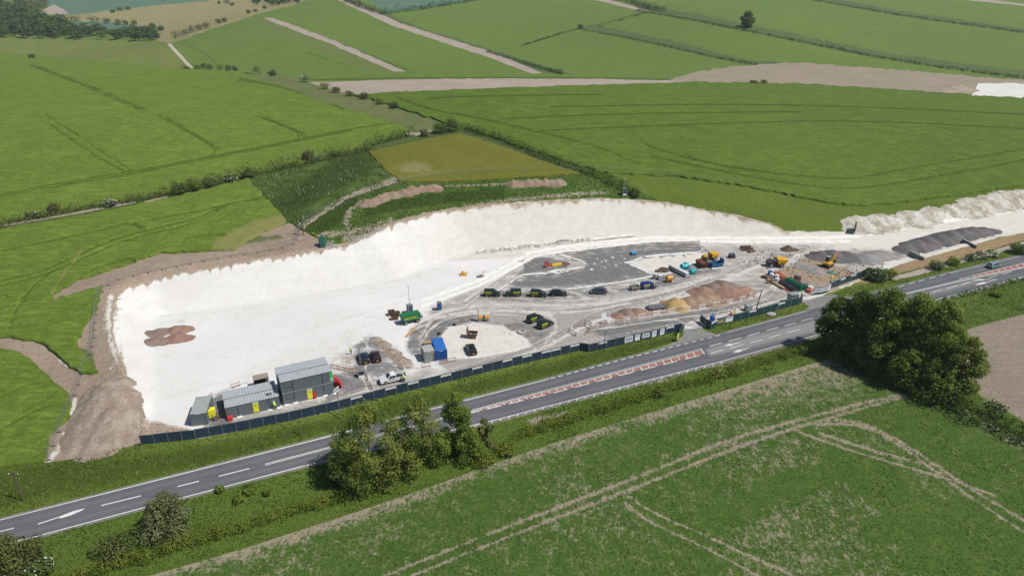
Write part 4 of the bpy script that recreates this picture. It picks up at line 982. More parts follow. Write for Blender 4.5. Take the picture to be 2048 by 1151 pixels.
# ---- grass: one object for each bank
def tuft_field(name, kinds, dens, hgt, mat, label, wid=.22, seed=1, keep=None, blades=3, flower=0):
    g = np.random.default_rng(seed); T = []
    for kd in kinds:
        sel = np.isin(reg, [i for i, r in enumerate(REG) if r[3] == kd]); T.append(F[sel])
    T = np.concatenate(T); A_, B_, C_ = V[T[:, 0]], V[T[:, 1]], V[T[:, 2]]
    ar = .5 * np.abs((B_ - A_)[:, 0] * (C_ - A_)[:, 1] - (B_ - A_)[:, 1] * (C_ - A_)[:, 0])
    c = (A_ + B_ + C_) / 3; u, v = U_[T].mean(1), V_[T].mean(1)
    ok = (u > -80) & (u < 2130) & (v > 100) & (v < 1200)
    if keep is not None: ok &= keep(u, v)
    ar = ar * ok; n = int(ar.sum() * dens)
    i = g.choice(len(T), n, p=ar / ar.sum()); r1 = np.sqrt(g.random(n)); r2 = g.random(n)
    P = (1 - r1)[:, None] * A_[i] + (r1 * (1 - r2))[:, None] * B_[i] + (r1 * r2)[:, None] * C_[i]
    pz = terrain(P[:, 0], P[:, 1]); base = np.stack([P[:, 0], P[:, 1], pz - .03], 1)
    base = np.repeat(base, blades, 0); m = len(base); a = g.random(m) * 2 * math.pi; lean = g.uniform(.15, .75, m); hh = hgt * g.uniform(.5, 1.3, m) * (.5 + vnoise(base[:, 0] / 3.5, base[:, 1] / 3.5, 8))
    d = np.stack([np.cos(a), np.sin(a), np.zeros(m)], 1); e = np.stack([-np.sin(a), np.cos(a), np.zeros(m)], 1)
    q0 = base + e * wid * .5; q1 = base - e * wid * .5; q2 = base + d * (lean * hh)[:, None]; q2[:, 2] += hh
    co = np.stack([q0, q1, q2], 1).reshape(-1, 3); fa = np.arange(m * 3).reshape(-1, 3)
    val = np.repeat(np.clip(vnoise(base[:, 0] / 5, base[:, 1] / 5, 9) * .7 + g.random(m) * .4 - .05, 0, 1), 3)
    o = link_mesh(name, leaf_mesh(name, (co, fa, val, np.repeat((g.random(m) < flower * (vnoise(base[:, 0] / 4, base[:, 1] / 4, 12) > .45)).astype(float), 3)), LF[mat])); tag(o, label, 'grass', None, 'stuff'); return n
n1 = tuft_field('long_grass', ['verge'], 6.5, .38, 'grass', 'long rough grass growing on the bank below the site fence', .2, 1, None, 2)
n2 = tuft_field('long_grass', ['verge2'], 6.5, .3, 'grass2', 'long dark grass on the verge across the road', .2, 2, None, 2)
n3 = tuft_field('long_grass', ['rgrass'], 2.2, .5, 'grass2', 'tall grass above the chalk face', .35, 3, None, 2)
n5 = tuft_field('flowering_weeds', ['weeds'], 3.0, .85, 'weed', 'tall white flowering weeds in the rough plot below the hedge', .4, 6, None, 2, .1)
n4 = tuft_field('seedling_rows', ['seed'], 3.6, .15, 'seedling', 'young crop plants covering the bottom field', .26, 4, lambda u, v: seg_dist(u, v, MARGIN, False) > 34, 2)
print('TUFTS', n1, n2, n3, n4)
# ------------------------------------------------------------------ painted road markings: thin sheets on the carriageway
PAINT = soil_mat('road_paint', (.72, .72, .7), (.62, .62, .6), (.55, .55, .54), bumpd=.01)
REDS = soil_mat('red_road_surfacing', (.33, .165, .135), (.29, .15, .125), (.37, .2, .17), bumpd=.02)
ROAD = GO['road'][0]
def ribbon(name, px, w, zo, mat, parent, taper=None, step=10):
    q = densify(px, step, False); P = hit([a for a, b in q], [b for a, b in q])
    t = np.gradient(P[:, :2], axis=0); t /= np.linalg.norm(t, axis=1)[:, None] + 1e-9; nr = np.stack([-t[:, 1], t[:, 0]], 1)
    ww = np.full(len(P), w / 2) if taper is None else np.interp(np.linspace(0, 1, len(P)), np.linspace(0, 1, len(taper)), np.array(taper)) / 2
    l = P[:, :2] + nr * ww[:, None]; r = P[:, :2] - nr * ww[:, None]
    vs = [(a, b, gz(a, b) + zo) for a, b in l] + [(a, b, gz(a, b) + zo) for a, b in r]; n = len(P)
    m = MB(); m.add(vs, [(i, n + i, n + i + 1, i + 1) for i in range(n - 1)])
    me = m.mesh(name, mat)
    if me.polygons[0].normal.z < 0: me.flip_normals()
    return link_mesh(name, me, parent)
def between(a, b, fr, n=40):
    return [(x, np.interp(x, [p[0] for p in a], [p[1] for p in a]) * (1 - fr) + np.interp(x, [p[0] for p in b], [p[1] for p in b]) * fr) for x in np.linspace(max(a[0][0], b[0][0]), min(a[-1][0], b[-1][0]), n)]
def yT(x): return float(np.interp(x, [p[0] for p in ROAD_T], [p[1] for p in ROAD_T]))
def yB(x): return float(np.interp(x, [p[0] for p in ROAD_B], [p[1] for p in ROAD_B]))
def along(fn, x0, x1, dy=0, n=None): return [(x, fn(x) + dy) for x in np.linspace(x0, x1, n or max(2, int(abs(x1 - x0) / 12)))]
ribbon('edge_line', along(yT, -250, 1098), .17, .02, PAINT, ROAD)
ribbon('edge_line', along(yB, -250, 2300), .19, .02, PAINT, ROAD)
ribbon('edge_line', along(yT, 1905, 2300), .14, .02, PAINT, ROAD)
for x in np.arange(1101, 1440, 15.7): ribbon('lane_dash', along(yT, x, x + 9), .2, .02, PAINT, ROAD)
for x in np.arange(1756, 1900, 20.5): ribbon('lane_dash', along(yT, x, x + 12), .2, .02, PAINT, ROAD)
for x in np.arange(1455, 1610, 26): ribbon('edge_line', along(yT, x, x + 27, -1), .12, .02, PAINT, ROAD)
for x in np.arange(935, 1450, 17.0): ribbon('edge_tick', [(x, yB(x) + 1), (x - 4, yB(x) + 5)], .14, .021, PAINT, ROAD)
for x in np.arange(1860, 2120, 13.0): ribbon('edge_tick', [(x, yB(x) + .5), (x - 3, yB(x) + 3.5)], .12, .021, PAINT, ROAD)
C = lambda ox, oy, s: (lambda L: [[(a / s + ox, b / s + oy) for a, b in seg] for seg in L])
dashes = [[(-12,1065),(28,1055)], [(202.7,1010),(282,990.6)], [(355,972),(398,961.5)], [(437.5,951.6),(499,936)]]
dashes += C(1100, 600, 3.657)([[(1165,337),(1258,312)], [(1305,300),(1395,275)], [(1445,262),(1535,235)], [(1585,222),(1670,198)], [(1715,188),(1800,165)], [(1840,152),(1925,130)], [(1170,390),(1270,363)], [(1318,352),(1415,323)], [(1465,312),(1558,287)], [(1600,275),(1685,250)], [(1735,238),(1827,212)]])
dashes += C(1480, 420, 3.606)([[(1285,620),(1355,600)], [(1390,590),(1462,572)], [(1490,565),(1562,545)], [(1592,538),(1665,518)], [(1790,488),(1862,467)], [(1890,462),(1960,442)]])
for d in dashes: ribbon('lane_dash', d, .2, .02, PAINT, ROAD)
CT = [(530,927),(666,891.4),(800,857),(930,823.2),(1100,777.7),(1250,738),(1402,697)]; CB = [(930,828),(1100,787),(1250,747.5),(1409,708)]
yCT = lambda x: float(np.interp(x, [p[0] for p in CT], [p[1] for p in CT])); yCB = lambda x: float(np.interp(x, [p[0] for p in CB], [p[1] for p in CB]))
ribbon('double_line', along(yCT, 530, 1402), .13, .02, PAINT, ROAD); ribbon('double_line', along(yCT, 530, 1402, 2.6), .13, .02, PAINT, ROAD)
for x in np.arange(930, 1400, 44): ribbon('lane_dash', along(yCB, x, min(x + 29, 1408)), .2, .021, PAINT, ROAD)
def quad_sheet(name, top, bot, zo, mat):
    n = len(top); P = hit([p[0] for p in top + bot], [p[1] for p in top + bot])
    k_ = 4; rows = [P[:n] * (1 - j / k_) + P[n:] * j / k_ for j in range(k_ + 1)]
    vs = [(a, b, gz(a, b) + zo) for r in rows for a, b, _ in r]; m = MB()
    m.add(vs, [(j * n + i, j * n + i + 1, (j + 1) * n + i + 1, (j + 1) * n + i) for j in range(k_) for i in range(n - 1)])
    me = m.mesh(name, mat)
    if me.polygons[0].normal.z < 0: me.flip_normals()
    return link_mesh(name, me, ROAD)
quad_sheet('red_surfacing', along(yCT, 930, 1402, 3.2, 40), along(yCB, 930, 1409, -.4, 40), .012, REDS)
for x in np.arange(946, 1400, 15.2):
    ribbon('hatch_bar', [(x + 2.5 + (x - 940) * .003, yCB(x + 5)), (x - 1, yCT(x - 1) + 2.5)], .2, .022, PAINT, ROAD, step=4)
ribbon('hatch_bar', [(1409,708), (1402,697)], .25, .022, PAINT, ROAD, step=4)
RT = [(1918,557.8),(2048,525.5),(2300,463)]; RB = [(1792,591),(1918,561),(2048,534),(2300,482)]
yRT = lambda x: float(np.interp(x, [p[0] for p in RT], [p[1] for p in RT])); yRB = lambda x: float(np.interp(x, [p[0] for p in RB], [p[1] for p in RB]))
ribbon('double_line', along(yRB, 1792, 2290), .22, .02, PAINT, ROAD); ribbon('double_line', along(yRB, 1792, 2290, 1.6), .16, .02, PAINT, ROAD)
ribbon('edge_line', along(yRT, 1918, 2290), .16, .02, PAINT, ROAD)
quad_sheet('red_surfacing', along(yRT, 1945, 2290, .4, 30), along(yRB, 1945, 2290, -.5, 30), .012, REDS)
for x in np.arange(1922, 2290, 12.5): ribbon('hatch_bar', [(x + 4, yRB(x + 4)), (x - 2, yRT(x - 2))], .2, .022, PAINT, ROAD, step=4)
def arrow(tail, head, w=.35):
    h = (head[0] - tail[0], head[1] - tail[1]); m_ = (tail[0] + h[0] * .55, tail[1] + h[1] * .55)
    ribbon('road_arrow', [tail, m_, head], w, .021, PAINT, ROAD, taper=[.14, .18, .22, .26, .3, .95, .75, .45, .05], step=1.5)
arrow((1481.5,684.2), (1448.6,691.6)); arrow((1499,695), (1466.4,704.5)); arrow((1994,558), (1944.5,559.8)); arrow((1993,559), (1950,569.8)); ribbon('lane_dash', [(75.9,1047),(125,1031)], .22, .0205, PAINT, ROAD)
ribbon('lane_dash', [(120,1034),(169,1016.5)], .35, .0205, PAINT, ROAD, taper=[.5, .8, .15])
# ------------------------------------------------------------------ fences, barriers, poles
NAVY = flat('hoarding_sheet', (.028, .052, .085), .45, 0, .12, (.2, .22, .24)); NAVY2 = flat('hoarding_green', (.02, .06, .07), .5, 0, .12, (.2, .22, .24))
GALV = flat('galvanised', (.36, .38, .39), .45, .6, .2, (.25, .24, .22)); WHITEP = flat('white_plastic', (.78, .79, .8), .45, 0, .12); DARKG = flat('dark_grey', (.05, .055, .06), .6, 0, .2)
BANN = flat('banner_white', (.78, .8, .82), .5, 0, .08); INK = flat('dark_print', (.06, .07, .1), .6, 0, 0); BLUEP = flat('blue_print', (.03, .16, .5), .5, 0, 0); YELP = flat('yellow_print', (.75, .6, .04), .5, 0, 0)
REDP = flat('red_barrier', (.5, .1, .085), .5, 0, .2); ORNG = flat('orange_barrier', (.5, .3, .19), .55, 0, .25); WOODP = flat('pole_timber', (.11, .085, .065), .9, 0, .3, (.25, .22, .18)); CONC = flat('concrete', (.4, .39, .37), .9, 0, .3)
def lay(px, pitch):
    P = hit([a for a, b in densify(px, 5, False)], [b for a, b in densify(px, 5, False)])
    cum = np.concatenate([[0], np.cumsum(np.linalg.norm(np.diff(P[:, :2], axis=0), axis=1))]); n = max(1, round(cum[-1] / pitch)); d = np.linspace(0, cum[-1], n + 1)
    return [Vector((np.interp(t, cum, P[:, 0]), np.interp(t, cum, P[:, 1]), np.interp(t, cum, P[:, 2]))) for t in d]
pm = MB(); prof = []
W_ = 2.4
for i in range(13):
    x = W_ * i / 12; prof.append((x, .03 if i % 2 else -.03))
for (a, b), (c, d) in zip(prof[:-1], prof[1:]):   # a ribbed steel sheet
    pm.add([(a, b, .06), (c, d, .06), (c, d, 2.0), (a, b, 2.0), (a, b + .02, .06), (c, d + .02, .06), (c, d + .02, 2.0), (a, b + .02, 2.0)], [(0, 1, 2, 3), (7, 6, 5, 4), (3, 2, 6, 7), (0, 4, 5, 1)])
PANEL = {'n': pm.mesh('hoarding_panel', NAVY), 'g': pm.mesh('hoarding_panel', NAVY2)}
POSTM = MB().box(-.05, .05, -.05, .05, -.3, 2.12).mesh('post', GALV)
RAILM = MB().box(0, W_, .05, .09, 1.97, 2.05).mesh('top_rail', GALV)
BR = MB(); BR.add([(0,0,1.7),(0,1.3,0),(.05,1.3,0),(.05,0,1.7),(0,.06,1.7),(0,1.36,0),(.05,1.36,0),(.05,.06,1.7)], [(0,1,2,3),(7,6,5,4),(0,4,5,1),(3,2,6,7)]); BRM = BR.mesh('brace', GALV)
BNM = {}
def banner_mesh(w, h, kind):
    key = (w, h, kind)
    if key in BNM: return BNM[key]
    m = MB(); m.box(0, w, -.075, -.045, 0, h)
    m.cur = 1
    g = random.Random(sum(map(ord, kind)))
    rows = {'strip': [(.38, .3)], 'board': [(.62, .16), (.4, .16), (.15, .1)], 'tall': [(.72, .12), (.5, .06), (.35, .06)], 'blue': [(.68, .16)], 'dark': [(.4, .22)]}[kind]
    for (z, hh) in rows:
        x = .12 * w
        while x < .84 * w:
            l = w * g.uniform(.05, .12); m.box(x, min(x + l, .88 * w), -.08, -.074, z * h, (z + hh) * h); x += l + w * .03
    mats = {'strip': [BANN, flat('grey_print', (.62, .64, .67), .5, 0, 0)], 'board': [BANN, INK], 'tall': [BANN, BLUEP], 'blue': [BANN, BLUEP], 'dark': [flat('grey_banner', (.17, .16, .17), .6, 0, .1), YELP]}[kind]
    BNM[key] = m.mesh('banner', mats); return BNM[key]
def hoarding(px, label, banners={}, key='n', group='navy site hoardings', brace=True):
    P = lay(px, W_); root = empty('site_hoarding', P[0], 0, label, 'fence', group); bpy.context.view_layer.update()
    for i, (a, b) in enumerate(zip(P[:-1], P[1:])):
        L = (b - a).length; rz = math.atan2(b.y - a.y, b.x - a.x); off_ = a - P[0]
        def put(name, me, sx=1):
            o = link_mesh(name, me, root, off_, rz); o.scale = (sx, 1, 1); return o
        p = put('hoarding_panel', PANEL[key], L / W_); put('post', POSTM); put('top_rail', RAILM, L / W_)
        if brace and i % 2 == 0: put('brace', BRM)
        if i in banners:
            kd, w, h, z0 = banners[i]; o = put('banner', banner_mesh(w, h, kd)); o.location.z += z0; o.location.x += math.cos(rz) * (L - w) / 2; o.location.y += math.sin(rz) * (L - w) / 2
    link_mesh('post', POSTM, root, P[-1] - P[0]); return P
strip = lambda: ('strip', 2.25, .42, 1.5)
HLINE = [(283,889),(400,876),(500,857),(586,840),(680,818),(785,789),(900,762),(1000,737),(1158,701)]
HP = lay(HLINE, W_)
def near_i(P, xs):
    pxs = [float(project((a.x + b.x) / 2, (a.y + b.y) / 2, 1.5)[0]) for a, b in zip(P[:-1], P[1:])]
    return [int(np.argmin([abs(p - x) for p in pxs])) for x in xs]
b1 = {i: strip() for i in near_i(HP, [705,771,832,899,954,1006,1061,1092,1118,1140])}
hoarding(HLINE, 'long navy hoarding between the cabins and the grass bank', b1)
H2 = [(1158,701),(1173,705),(1240,690),(1300,677),(1345,665),(1363,661)]
hp2 = lay(H2, W_); b2 = {}
for x, b in [(1198,strip()),(1249,strip()),(1265,('board',2.1,1.5,.35)),(1282,('blue',1.4,1.5,.35)),(1298,('board',2.0,1.15,.6)),(1314,('tall',1.3,1.6,.3)),(1327,('tall',1.3,1.6,.3)),(1340,strip())]:
    b2[near_i(hp2, [x])[0]] = b
hoarding(H2, 'hoarding carrying a row of white sign boards left of the first entrance', b2)
H3 = [(1400,643),(1419,660),(1432,652),(1480,640),(1530,627),(1580,613),(1604,608),(1601,597)]
hp3 = lay(H3, W_); b3 = {}
for x, b in [(1426,strip()),(1445,('dark',2.3,1.4,.4)),(1463,('blue',2.2,1.3,.45)),(1508,strip()),(1560,strip())]: b3[near_i(hp3, [x])[0]] = b
hoarding(H3, 'hoarding standing between the two site entrances', b3, 'g')
H4 = [(1626,590),(1652,587),(1662,578),(1690,566),(1715,558),(1738,548)]
hp4 = lay(H4, W_); b4 = {}
for x, b in [(1634,('board',2.2,1.2,.7)),(1646,('board',2.2,1.2,.7)),(1658,('tall',2.0,1.5,.4)),(1690,strip()),(1712,strip())]: b4[near_i(hp4, [x])[0]] = b
hoarding(H4, 'hoarding right of the second entrance ending at the flowering bush', b4, 'g')
# mesh fences round the top of the cutting
hm = MB(); HW = 3.5
hm.tube([(0,0,.1),(0,0,2.0),(HW,0,2.0),(HW,0,.1),(0,0,.1)], .024, 5)
HFR = hm.mesh('frame', GALV)
hm = MB()
for i in range(1, 12): x = HW * i / 12; hm.box(x - .006, x + .006, -.007, .007, .1, 2.0)
for j in range(1, 5): z = .1 + 1.9 * j / 5; hm.box(0, HW, -.006, .006, z - .006, z + .006)
HMS = hm.mesh('wire_mesh', GALV); HFT = MB().box(-.12, .12, -.36, .36, 0, .14).mesh('foot', DARKG)
def mesh_fence(px, label):
    P = lay(px, HW); root = empty('mesh_fence', P[0], 0, label, 'fence', 'temporary wire mesh fences')
    for i, (a, b) in enumerate(zip(P[:-1], P[1:])):
        d = b - a; rz = math.atan2(d.y, d.x); sl = math.atan2(d.z, d.xy.length)
        M = Matrix.Translation(a - P[0]) @ Matrix.Rotation(rz, 4, 'Z') @ Matrix.Rotation(-sl, 4, 'Y') @ Matrix.Diagonal((d.length / HW, 1, 1, 1))
        fr = link_mesh('fence_panel', HFR, root); fr.matrix_local = M
        link_mesh('wire_mesh', HMS, fr); link_mesh('foot', HFT, root, a - P[0], rz)
mesh_fence([(98,920),(108,885),(135,830),(155,775),(178,715),(188,680),(190,640),(196,600),(208,578),(228,562),(262,553),(320,540),(380,528),(460,513),(560,498),(590,488),(597,470),(599,452)], 'long wire mesh fence round the left rim of the chalk cutting')
mesh_fence([(606,450),(660,420),(720,395),(790,370),(830,362),(900,352),(1000,346),(1100,343),(1160,342),(1240,344),(1340,352),(1480,371)], 'wire mesh fence running through the grass below the hay field')
# plastic barriers
def barrier_meshes(mat):
    f = MB(); f.box(0, 2, -.035, .035, .9, 1.04); f.box(0, 2, -.035, .035, .14, .27)
    for x in (0, 1.88): f.box(x, x + .12, -.035, .035, .27, .9)
    i = MB()
    for k_ in range(1, 9): i.box(.1 + k_ * .2, .125 + k_ * .2, -.012, .012, .26, .92)
    ft = MB()
    for x in (.25, 1.6): ft.box(x, x + .12, -.3, .3, 0, .06); ft.box(x + .02, x + .1, -.03, .03, .06, .16)
    return f.mesh('frame', mat), i.mesh('infill', mat), ft.mesh('foot_pair', mat)
BARM = {'w': barrier_meshes(WHITEP), 'r': barrier_meshes(flat('faded_red', (.4, .26, .23), .6, 0, .2)), 'o': barrier_meshes(ORNG)}
CNAME = {'w': 'white', 'r': 'red', 'o': 'faded orange'}
def barrier_row(px, seq, where, pitch=2.15):
    P = lay(px, pitch); cnt = {}; tot = {}
    n = len(P) - 1; cols = [seq[i % len(seq)] for i in range(n)]
    for i in range(n):
        c = cols[i]
        if c == '-': continue
        cnt[c] = cnt.get(c, 0) + 1; a, b = P[i], P[i + 1]; kd = CNAME[c]
        j = cnt[c] - 1
        od = ORD[j] if j < 20 else 'twenty first'
        root = empty('barrier', a, math.atan2(b.y - a.y, b.x - a.x), f'{od} {kd} plastic barrier from the left {where}', 'barrier', 'plastic pedestrian barriers')
        for nm, me in zip(('frame', 'infill', 'foot'), BARM[c]): link_mesh(nm, me, root)
barrier_row([(1183,652),(1217,646),(1260,639),(1300,631),(1345,623),(1400,617),(1453,607),(1492,598),(1506,588)], 'wr', 'in the row before the red stone heaps')
barrier_row([(1140,666),(1152,672),(1172,670),(1184,660),(1176,652),(1160,650),(1146,656),(1140,664)], 'rwr', 'in the ring at the track corner', 2.0)
barrier_row([(1168,646),(1175,652),(1184,651)], 'r', 'beside the leaning white board', 2.0)
barrier_row([(796,733),(808,740),(830,737),(850,734),(873,730),(892,725),(912,722)], 'rwwrwr', 'in front of the blue and grey containers', 2.05)
barrier_row([(728,742),(733,752),(738,763),(745,779)], 'rrwr', 'across the car park edge', 2.05)
barrier_row([(661,735),(685,741),(702,745),(723,745)], 'o', 'above the yard right of the tall cabins', 2.1)
barrier_row([(412,803),(426,792),(444,785),(470,774),(500,764)], 'rww', 'behind the low cabins', 2.1)
root = empty('barrier', G(668,790), R(75), 'white plastic barrier at the right corner of the tall cabins', 'barrier', 'plastic pedestrian barriers')
for nm, me in zip(('frame', 'infill', 'foot'), BARM['w']): link_mesh(nm, me, root)
# stack of red barriers leaning together
BRED = flat('bright_red_plastic', (.62, .03, .03), .45, 0, .1); BARR = barrier_meshes(BRED)
p0 = G(679,774)
for i in range(6):
    root = empty('barrier', p0 + Vector((i * .22 - .5, -i * .05, 0)), R(112), ORD[i] + ' red barrier from the left in the bright red stack beside the tall cabins', 'barrier', 'stacked red barriers')
    root.rotation_euler = (R(-14), 0, R(112)); root.scale = (1.25, 1.25, 1.4)
    for nm, me in zip(('frame', 'infill', 'foot'), BARR): link_mesh(nm, me, root)
    if i % 2 == 0: link_mesh('panel_board', MB().box(.13, 1.87, -.01, .01, .28, .89).mesh('panel_board', BRED), root)
# poles
def pole(px, py, h, r, label, arm=False, lean=(0, 0), mat=WOODP):
    root = empty('utility_pole', G(px, py), 0, label, 'pole', None)
    MB().cyl((0, 0, -.4), (lean[0], lean[1], h), r, r * .72, 10).build('shaft', mat, root, smooth=True)
    if arm:
        MB().box(lean[0] - .9, lean[0] + .9, lean[1] - .06, lean[1] + .06, h - .7, h - .55).build('cross_arm', WOODP, root)
        for x in (-.75, 0, .75): MB().lathe([(.05, 0), (.07, .08), (.04, .16), (.06, .2)], 8, Matrix.Translation((lean[0] + x, lean[1], h - .55))).build('insulator', WHITEP, root)
    else: MB().lathe([(r * .8, 0), (r * .85, .06), (.02, .14)], 8, Matrix.Translation((lean[0], lean[1], h))).build('cap', DARKG, root)
    return root
pole(46,1000,6.0,.14,'weathered wooden pole on the verge at the left edge below the earth mound', True)
pole(601,872,3.2,.1,'short dark post on the bank below the low cabins')
pole(681,838,5.6,.09,'slender pole standing behind the loose ash beside the hoarding', mat=GALV)
pole(638,938,2.6,.09,'short post in the shadow of the loose ash by the road edge')
pole(1208,702,5.2,.1,'pole in front of the hoarding right of the step in its line', mat=DARKG)
PL1 = pole(1508,632,7.2,.14,'tall leaning pole beside the hoarding between the entrances', lean=(.9, 0))
pole(1757,552,4.6,.12,'short leaning pole behind the large flowering bush', lean=(.4, 0))
PT = pole(607,470,6.4,.15,'pole carrying a transformer and cross arm above the chalk rim', True)
MB().box(-.9, -.25, -.3, .3, 2.6, 3.5).build('transformer', GALV, PT, .03)
for x in (-.75, -.58, -.4): MB().lathe([(.05, 0), (.08, .1), (.04, .25), (.07, .3)], 8, Matrix.Translation((x, 0, 3.5))).build('bushing', WHITEP, PT)
def cable(a, b, sag, label):
    n = 14; pts = [a.lerp(b, i / n) - Vector((0, 0, sag * 4 * (i / n) * (1 - i / n))) for i in range(n + 1)]
    tag(MB().tube([p - a for p in pts], .022, 4).build('overhead_cable', DARKG, None, loc=a), label, 'cable')
cable(G(1508,632) + Vector((.9, 0, 7.0)), G(1640,560) + Vector((0, 0, 5)), .6, 'thin overhead cable running right from the tall leaning pole')
# ------------------------------------------------------------------ site cabins and containers
CAB = flat('cabin_grey', (.135, .162, .18), .5, .1, .15, (.2, .22, .23), .6); CABD = flat('cabin_dark_trim', (.03, .035, .045), .5, 0, .1)
ROOFM = flat('cabin_roof', (.42, .455, .475), .45, .15, .45, (.2, .19, .17), .9); ROOFS = flat('container_roof_grey', (.34, .36, .36), .5, .15, .6, (.17, .15, .12), .8)
YELD = flat('door_yellow', (.78, .76, .03), .45, 0, .1); GREENP = flat('sign_green', (.03, .5, .1), .5, 0, 0); GREENL = flat('sign_light_green', (.35, .75, .5), .5, 0, 0)
REDB = flat('bright_red', (.6, .03, .025), .4, 0, .15); BLACK = flat('black_rubber', (.02, .02, .022), .8, 0, .3, (.2, .18, .15)); STEEL = flat('bare_steel', (.3, .31, .32), .45, .6, .3)
GLASS = flat('window_glass', (.02, .03, .04), .08, 0, 0); RUST = flat('rusty_steel', (.13, .075, .05), .85, 0, .5, (.3, .24, .19), 1.5)
def ridged_roof(L, D, z, mat, parent, pitch=.52, hh=.045, over=.06):
    m = MB(); n = int(L / pitch); prof = [(-over, z)]
    for i in range(n):
        x = L * i / n; p = L / n
        prof += [(x + p * .1, z + .03), (x + p * .62, z + .03), (x + p * .72, z + .03 + hh), (x + p * .95, z + .03 + hh)]
    prof += [(L + over, z + .03), (L + over, z - .02), (-over, z - .02)]
    m.prism(prof, -over, D + over); return m.build('roof', mat, parent)
def cabin(o, rz, L, D, H, label, door=None, shutters=(), joints=(.22, .8), sign=False, group='grey site cabins', extras=True):
    root = empty('site_cabin', o, rz, label, 'cabin', group)
    MB().box(0, L, 0, D, .12, H).build('wall', CAB, root)
    ridged_roof(L, D, H, ROOFM, root)
    for x in (0, L - .1):
        for y in (-.012, D - .088): MB().box(x - .012, x + .112, y, y + .1, .08, H - .03).build('corner_post', CAB, root)
    for f in joints: MB().box(L * f - .06, L * f + .06, -.03, -.002, .12, H - .03).build('joint_strip', CABD, root)
    MB().box(.1, L - .1, -.022, -.002, H - .16, H - .03).build('eaves_rail', CABD, root)
    for (f0, f1, z0, z1) in shutters:
        m = MB(); a, b = L * f0, L * f1
        m.box(a, b, -.05, -.002, z0, z1); s_ = m.build('window_shutter', CAB, root)
        e = MB(); e.box(a - .03, b + .03, -.062, -.052, z1 - .02, z1 + .02); e.box(a - .03, b + .03, -.062, -.052, z0 - .02, z0 + .02); e.box(a - .03, a, -.062, -.052, z0, z1); e.box(b, b + .03, -.062, -.052, z0, z1)
        e.build('shutter_frame', CABD, s_)
    if door is not None:
        a = L * door; d = MB().box(a, a + 1.0, -.06, -.002, .2, 2.22).build('door', YELD, root)
        MB().box(a + .84, a + .9, -.13, -.062, 1.05, 1.2).build('handle', DARKG, d)
        MB().box(a + .28, a + .68, -.075, -.062, 1.55, 1.85).build('door_notice', DARKG if False else GALV, d)
        MB().box(a - .08, a + 1.08, -.1, -.002, 2.26, 2.34).build('lintel', WHITEP, root)
    if sign:
        MB().box(L - .62, L - .04, -.07, -.004, H * .45, H - .2).build('sign_panel', GREENP, root); MB().box(L - .5, L - .08, -.07, -.004, H * .12, H * .43).build('sign_panel', GREENL, root, None)
    if extras:
        for x in (.05, L * .22 - .35, L * .8 - .35, L - .7): MB().box(x, x + .9, -.5, .26, 0, .14).build('base_block', WHITEP, root)
    return root
def frame_of(a, b):
    A, B = G(*a), G(*b); A.z = B.z = 0; return A, math.atan2(B.y - A.y, B.x - A.x), (B - A).length
A, rz, L = frame_of((568,810), (669,786)); print('cabin', L); D = 2.95; H = 2.62
n_ = Vector((-math.sin(rz), math.cos(rz), 0)); t_ = Vector((math.cos(rz), math.sin(rz), 0))
cabin(A, rz, L, D, H, 'lower front grey cabin of the tall block with yellow door and red extinguisher point', .47, [(.06, .2, 1.25, 2.05)])
cabin(A + Vector((0, 0, H + .1)), rz, L, D, H - .1, 'upper front grey cabin of the tall block with green sign at its right end', None, [(.06, .2, 1.1, 1.9)], sign=True, extras=False)
A2 = A + n_ * (D + .35) - t_ * .15
cabin(A2, rz, L, D, H, 'lower rear grey cabin of the tall block hidden behind the front one', None, extras=True)
cabin(A2 + Vector((0, 0, H + .1)), rz, L, D, H - .1, 'upper rear grey cabin of the tall block with streaked roof', None, extras=False)
B, rz2, L2 = frame_of((454.5,838), (561,813.5)); n2_ = Vector((-math.sin(rz2), math.cos(rz2), 0)); t2_ = Vector((math.cos(rz2), math.sin(rz2), 0))
cabin(B, rz2, L2, D, 2.55, 'front low grey cabin with yellow door and dark coil on its roof', .5, [], group='grey site cabins')
cabin(B + n2_ * (D + .35) - t2_ * .1, rz2, L2, D, 2.55, 'rear low grey cabin behind the one with the coil on its roof', None)
def placed(name, px, rz, label, cat, group=None, dz=0): return empty(name, G(*px) + Vector((0, 0, dz)), rz, label, cat, group)
# things round the cabins
q = B + t2_ * L2 * .83 + n2_ * 1.3 + Vector((0, 0, 2.64)); m = MB()
for (r, ph) in ((.55, 0), (.42, .5)): m.tube([(r * math.cos(a), r * .6 * math.sin(a), .06 + .03 * math.sin(3 * a + ph)) for a in np.linspace(0, 5.2, 14)], .07, 6)
tag(m.build('cable_coil', DARKG, None, loc=q), 'dark coil of cable lying on the front low cabin roof', 'cable coil')
r_ = placed('fire_point', (630,796), rz, 'red fire extinguisher point beside the yellow door', 'fire point')
MB().box(-.3, .3, -.2, .2, 0, .1).build('base', REDB, r_); MB().box(-.28, .28, .02, .08, .1, 1.5).build('board', REDB, r_)
for x in (-.14, .14): MB().lathe([(.09, .12), (.1, .16), (.1, .62), (.05, .7), (.03, .76)], 10, Matrix.Translation((x, -.08, 0))).build('extinguisher', REDB, r_)
r_ = placed('grit_bin', (461,839), rz2, 'small red bin at the left corner of the low cabins', 'bin')
MB().box(-.45, .45, -.35, .35, 0, .7, taper=-.04).build('body', REDB, r_, .02); MB().box(-.52, .52, -.42, .42, .7, .8, taper=.1).build('lid', REDB, r_, .02)
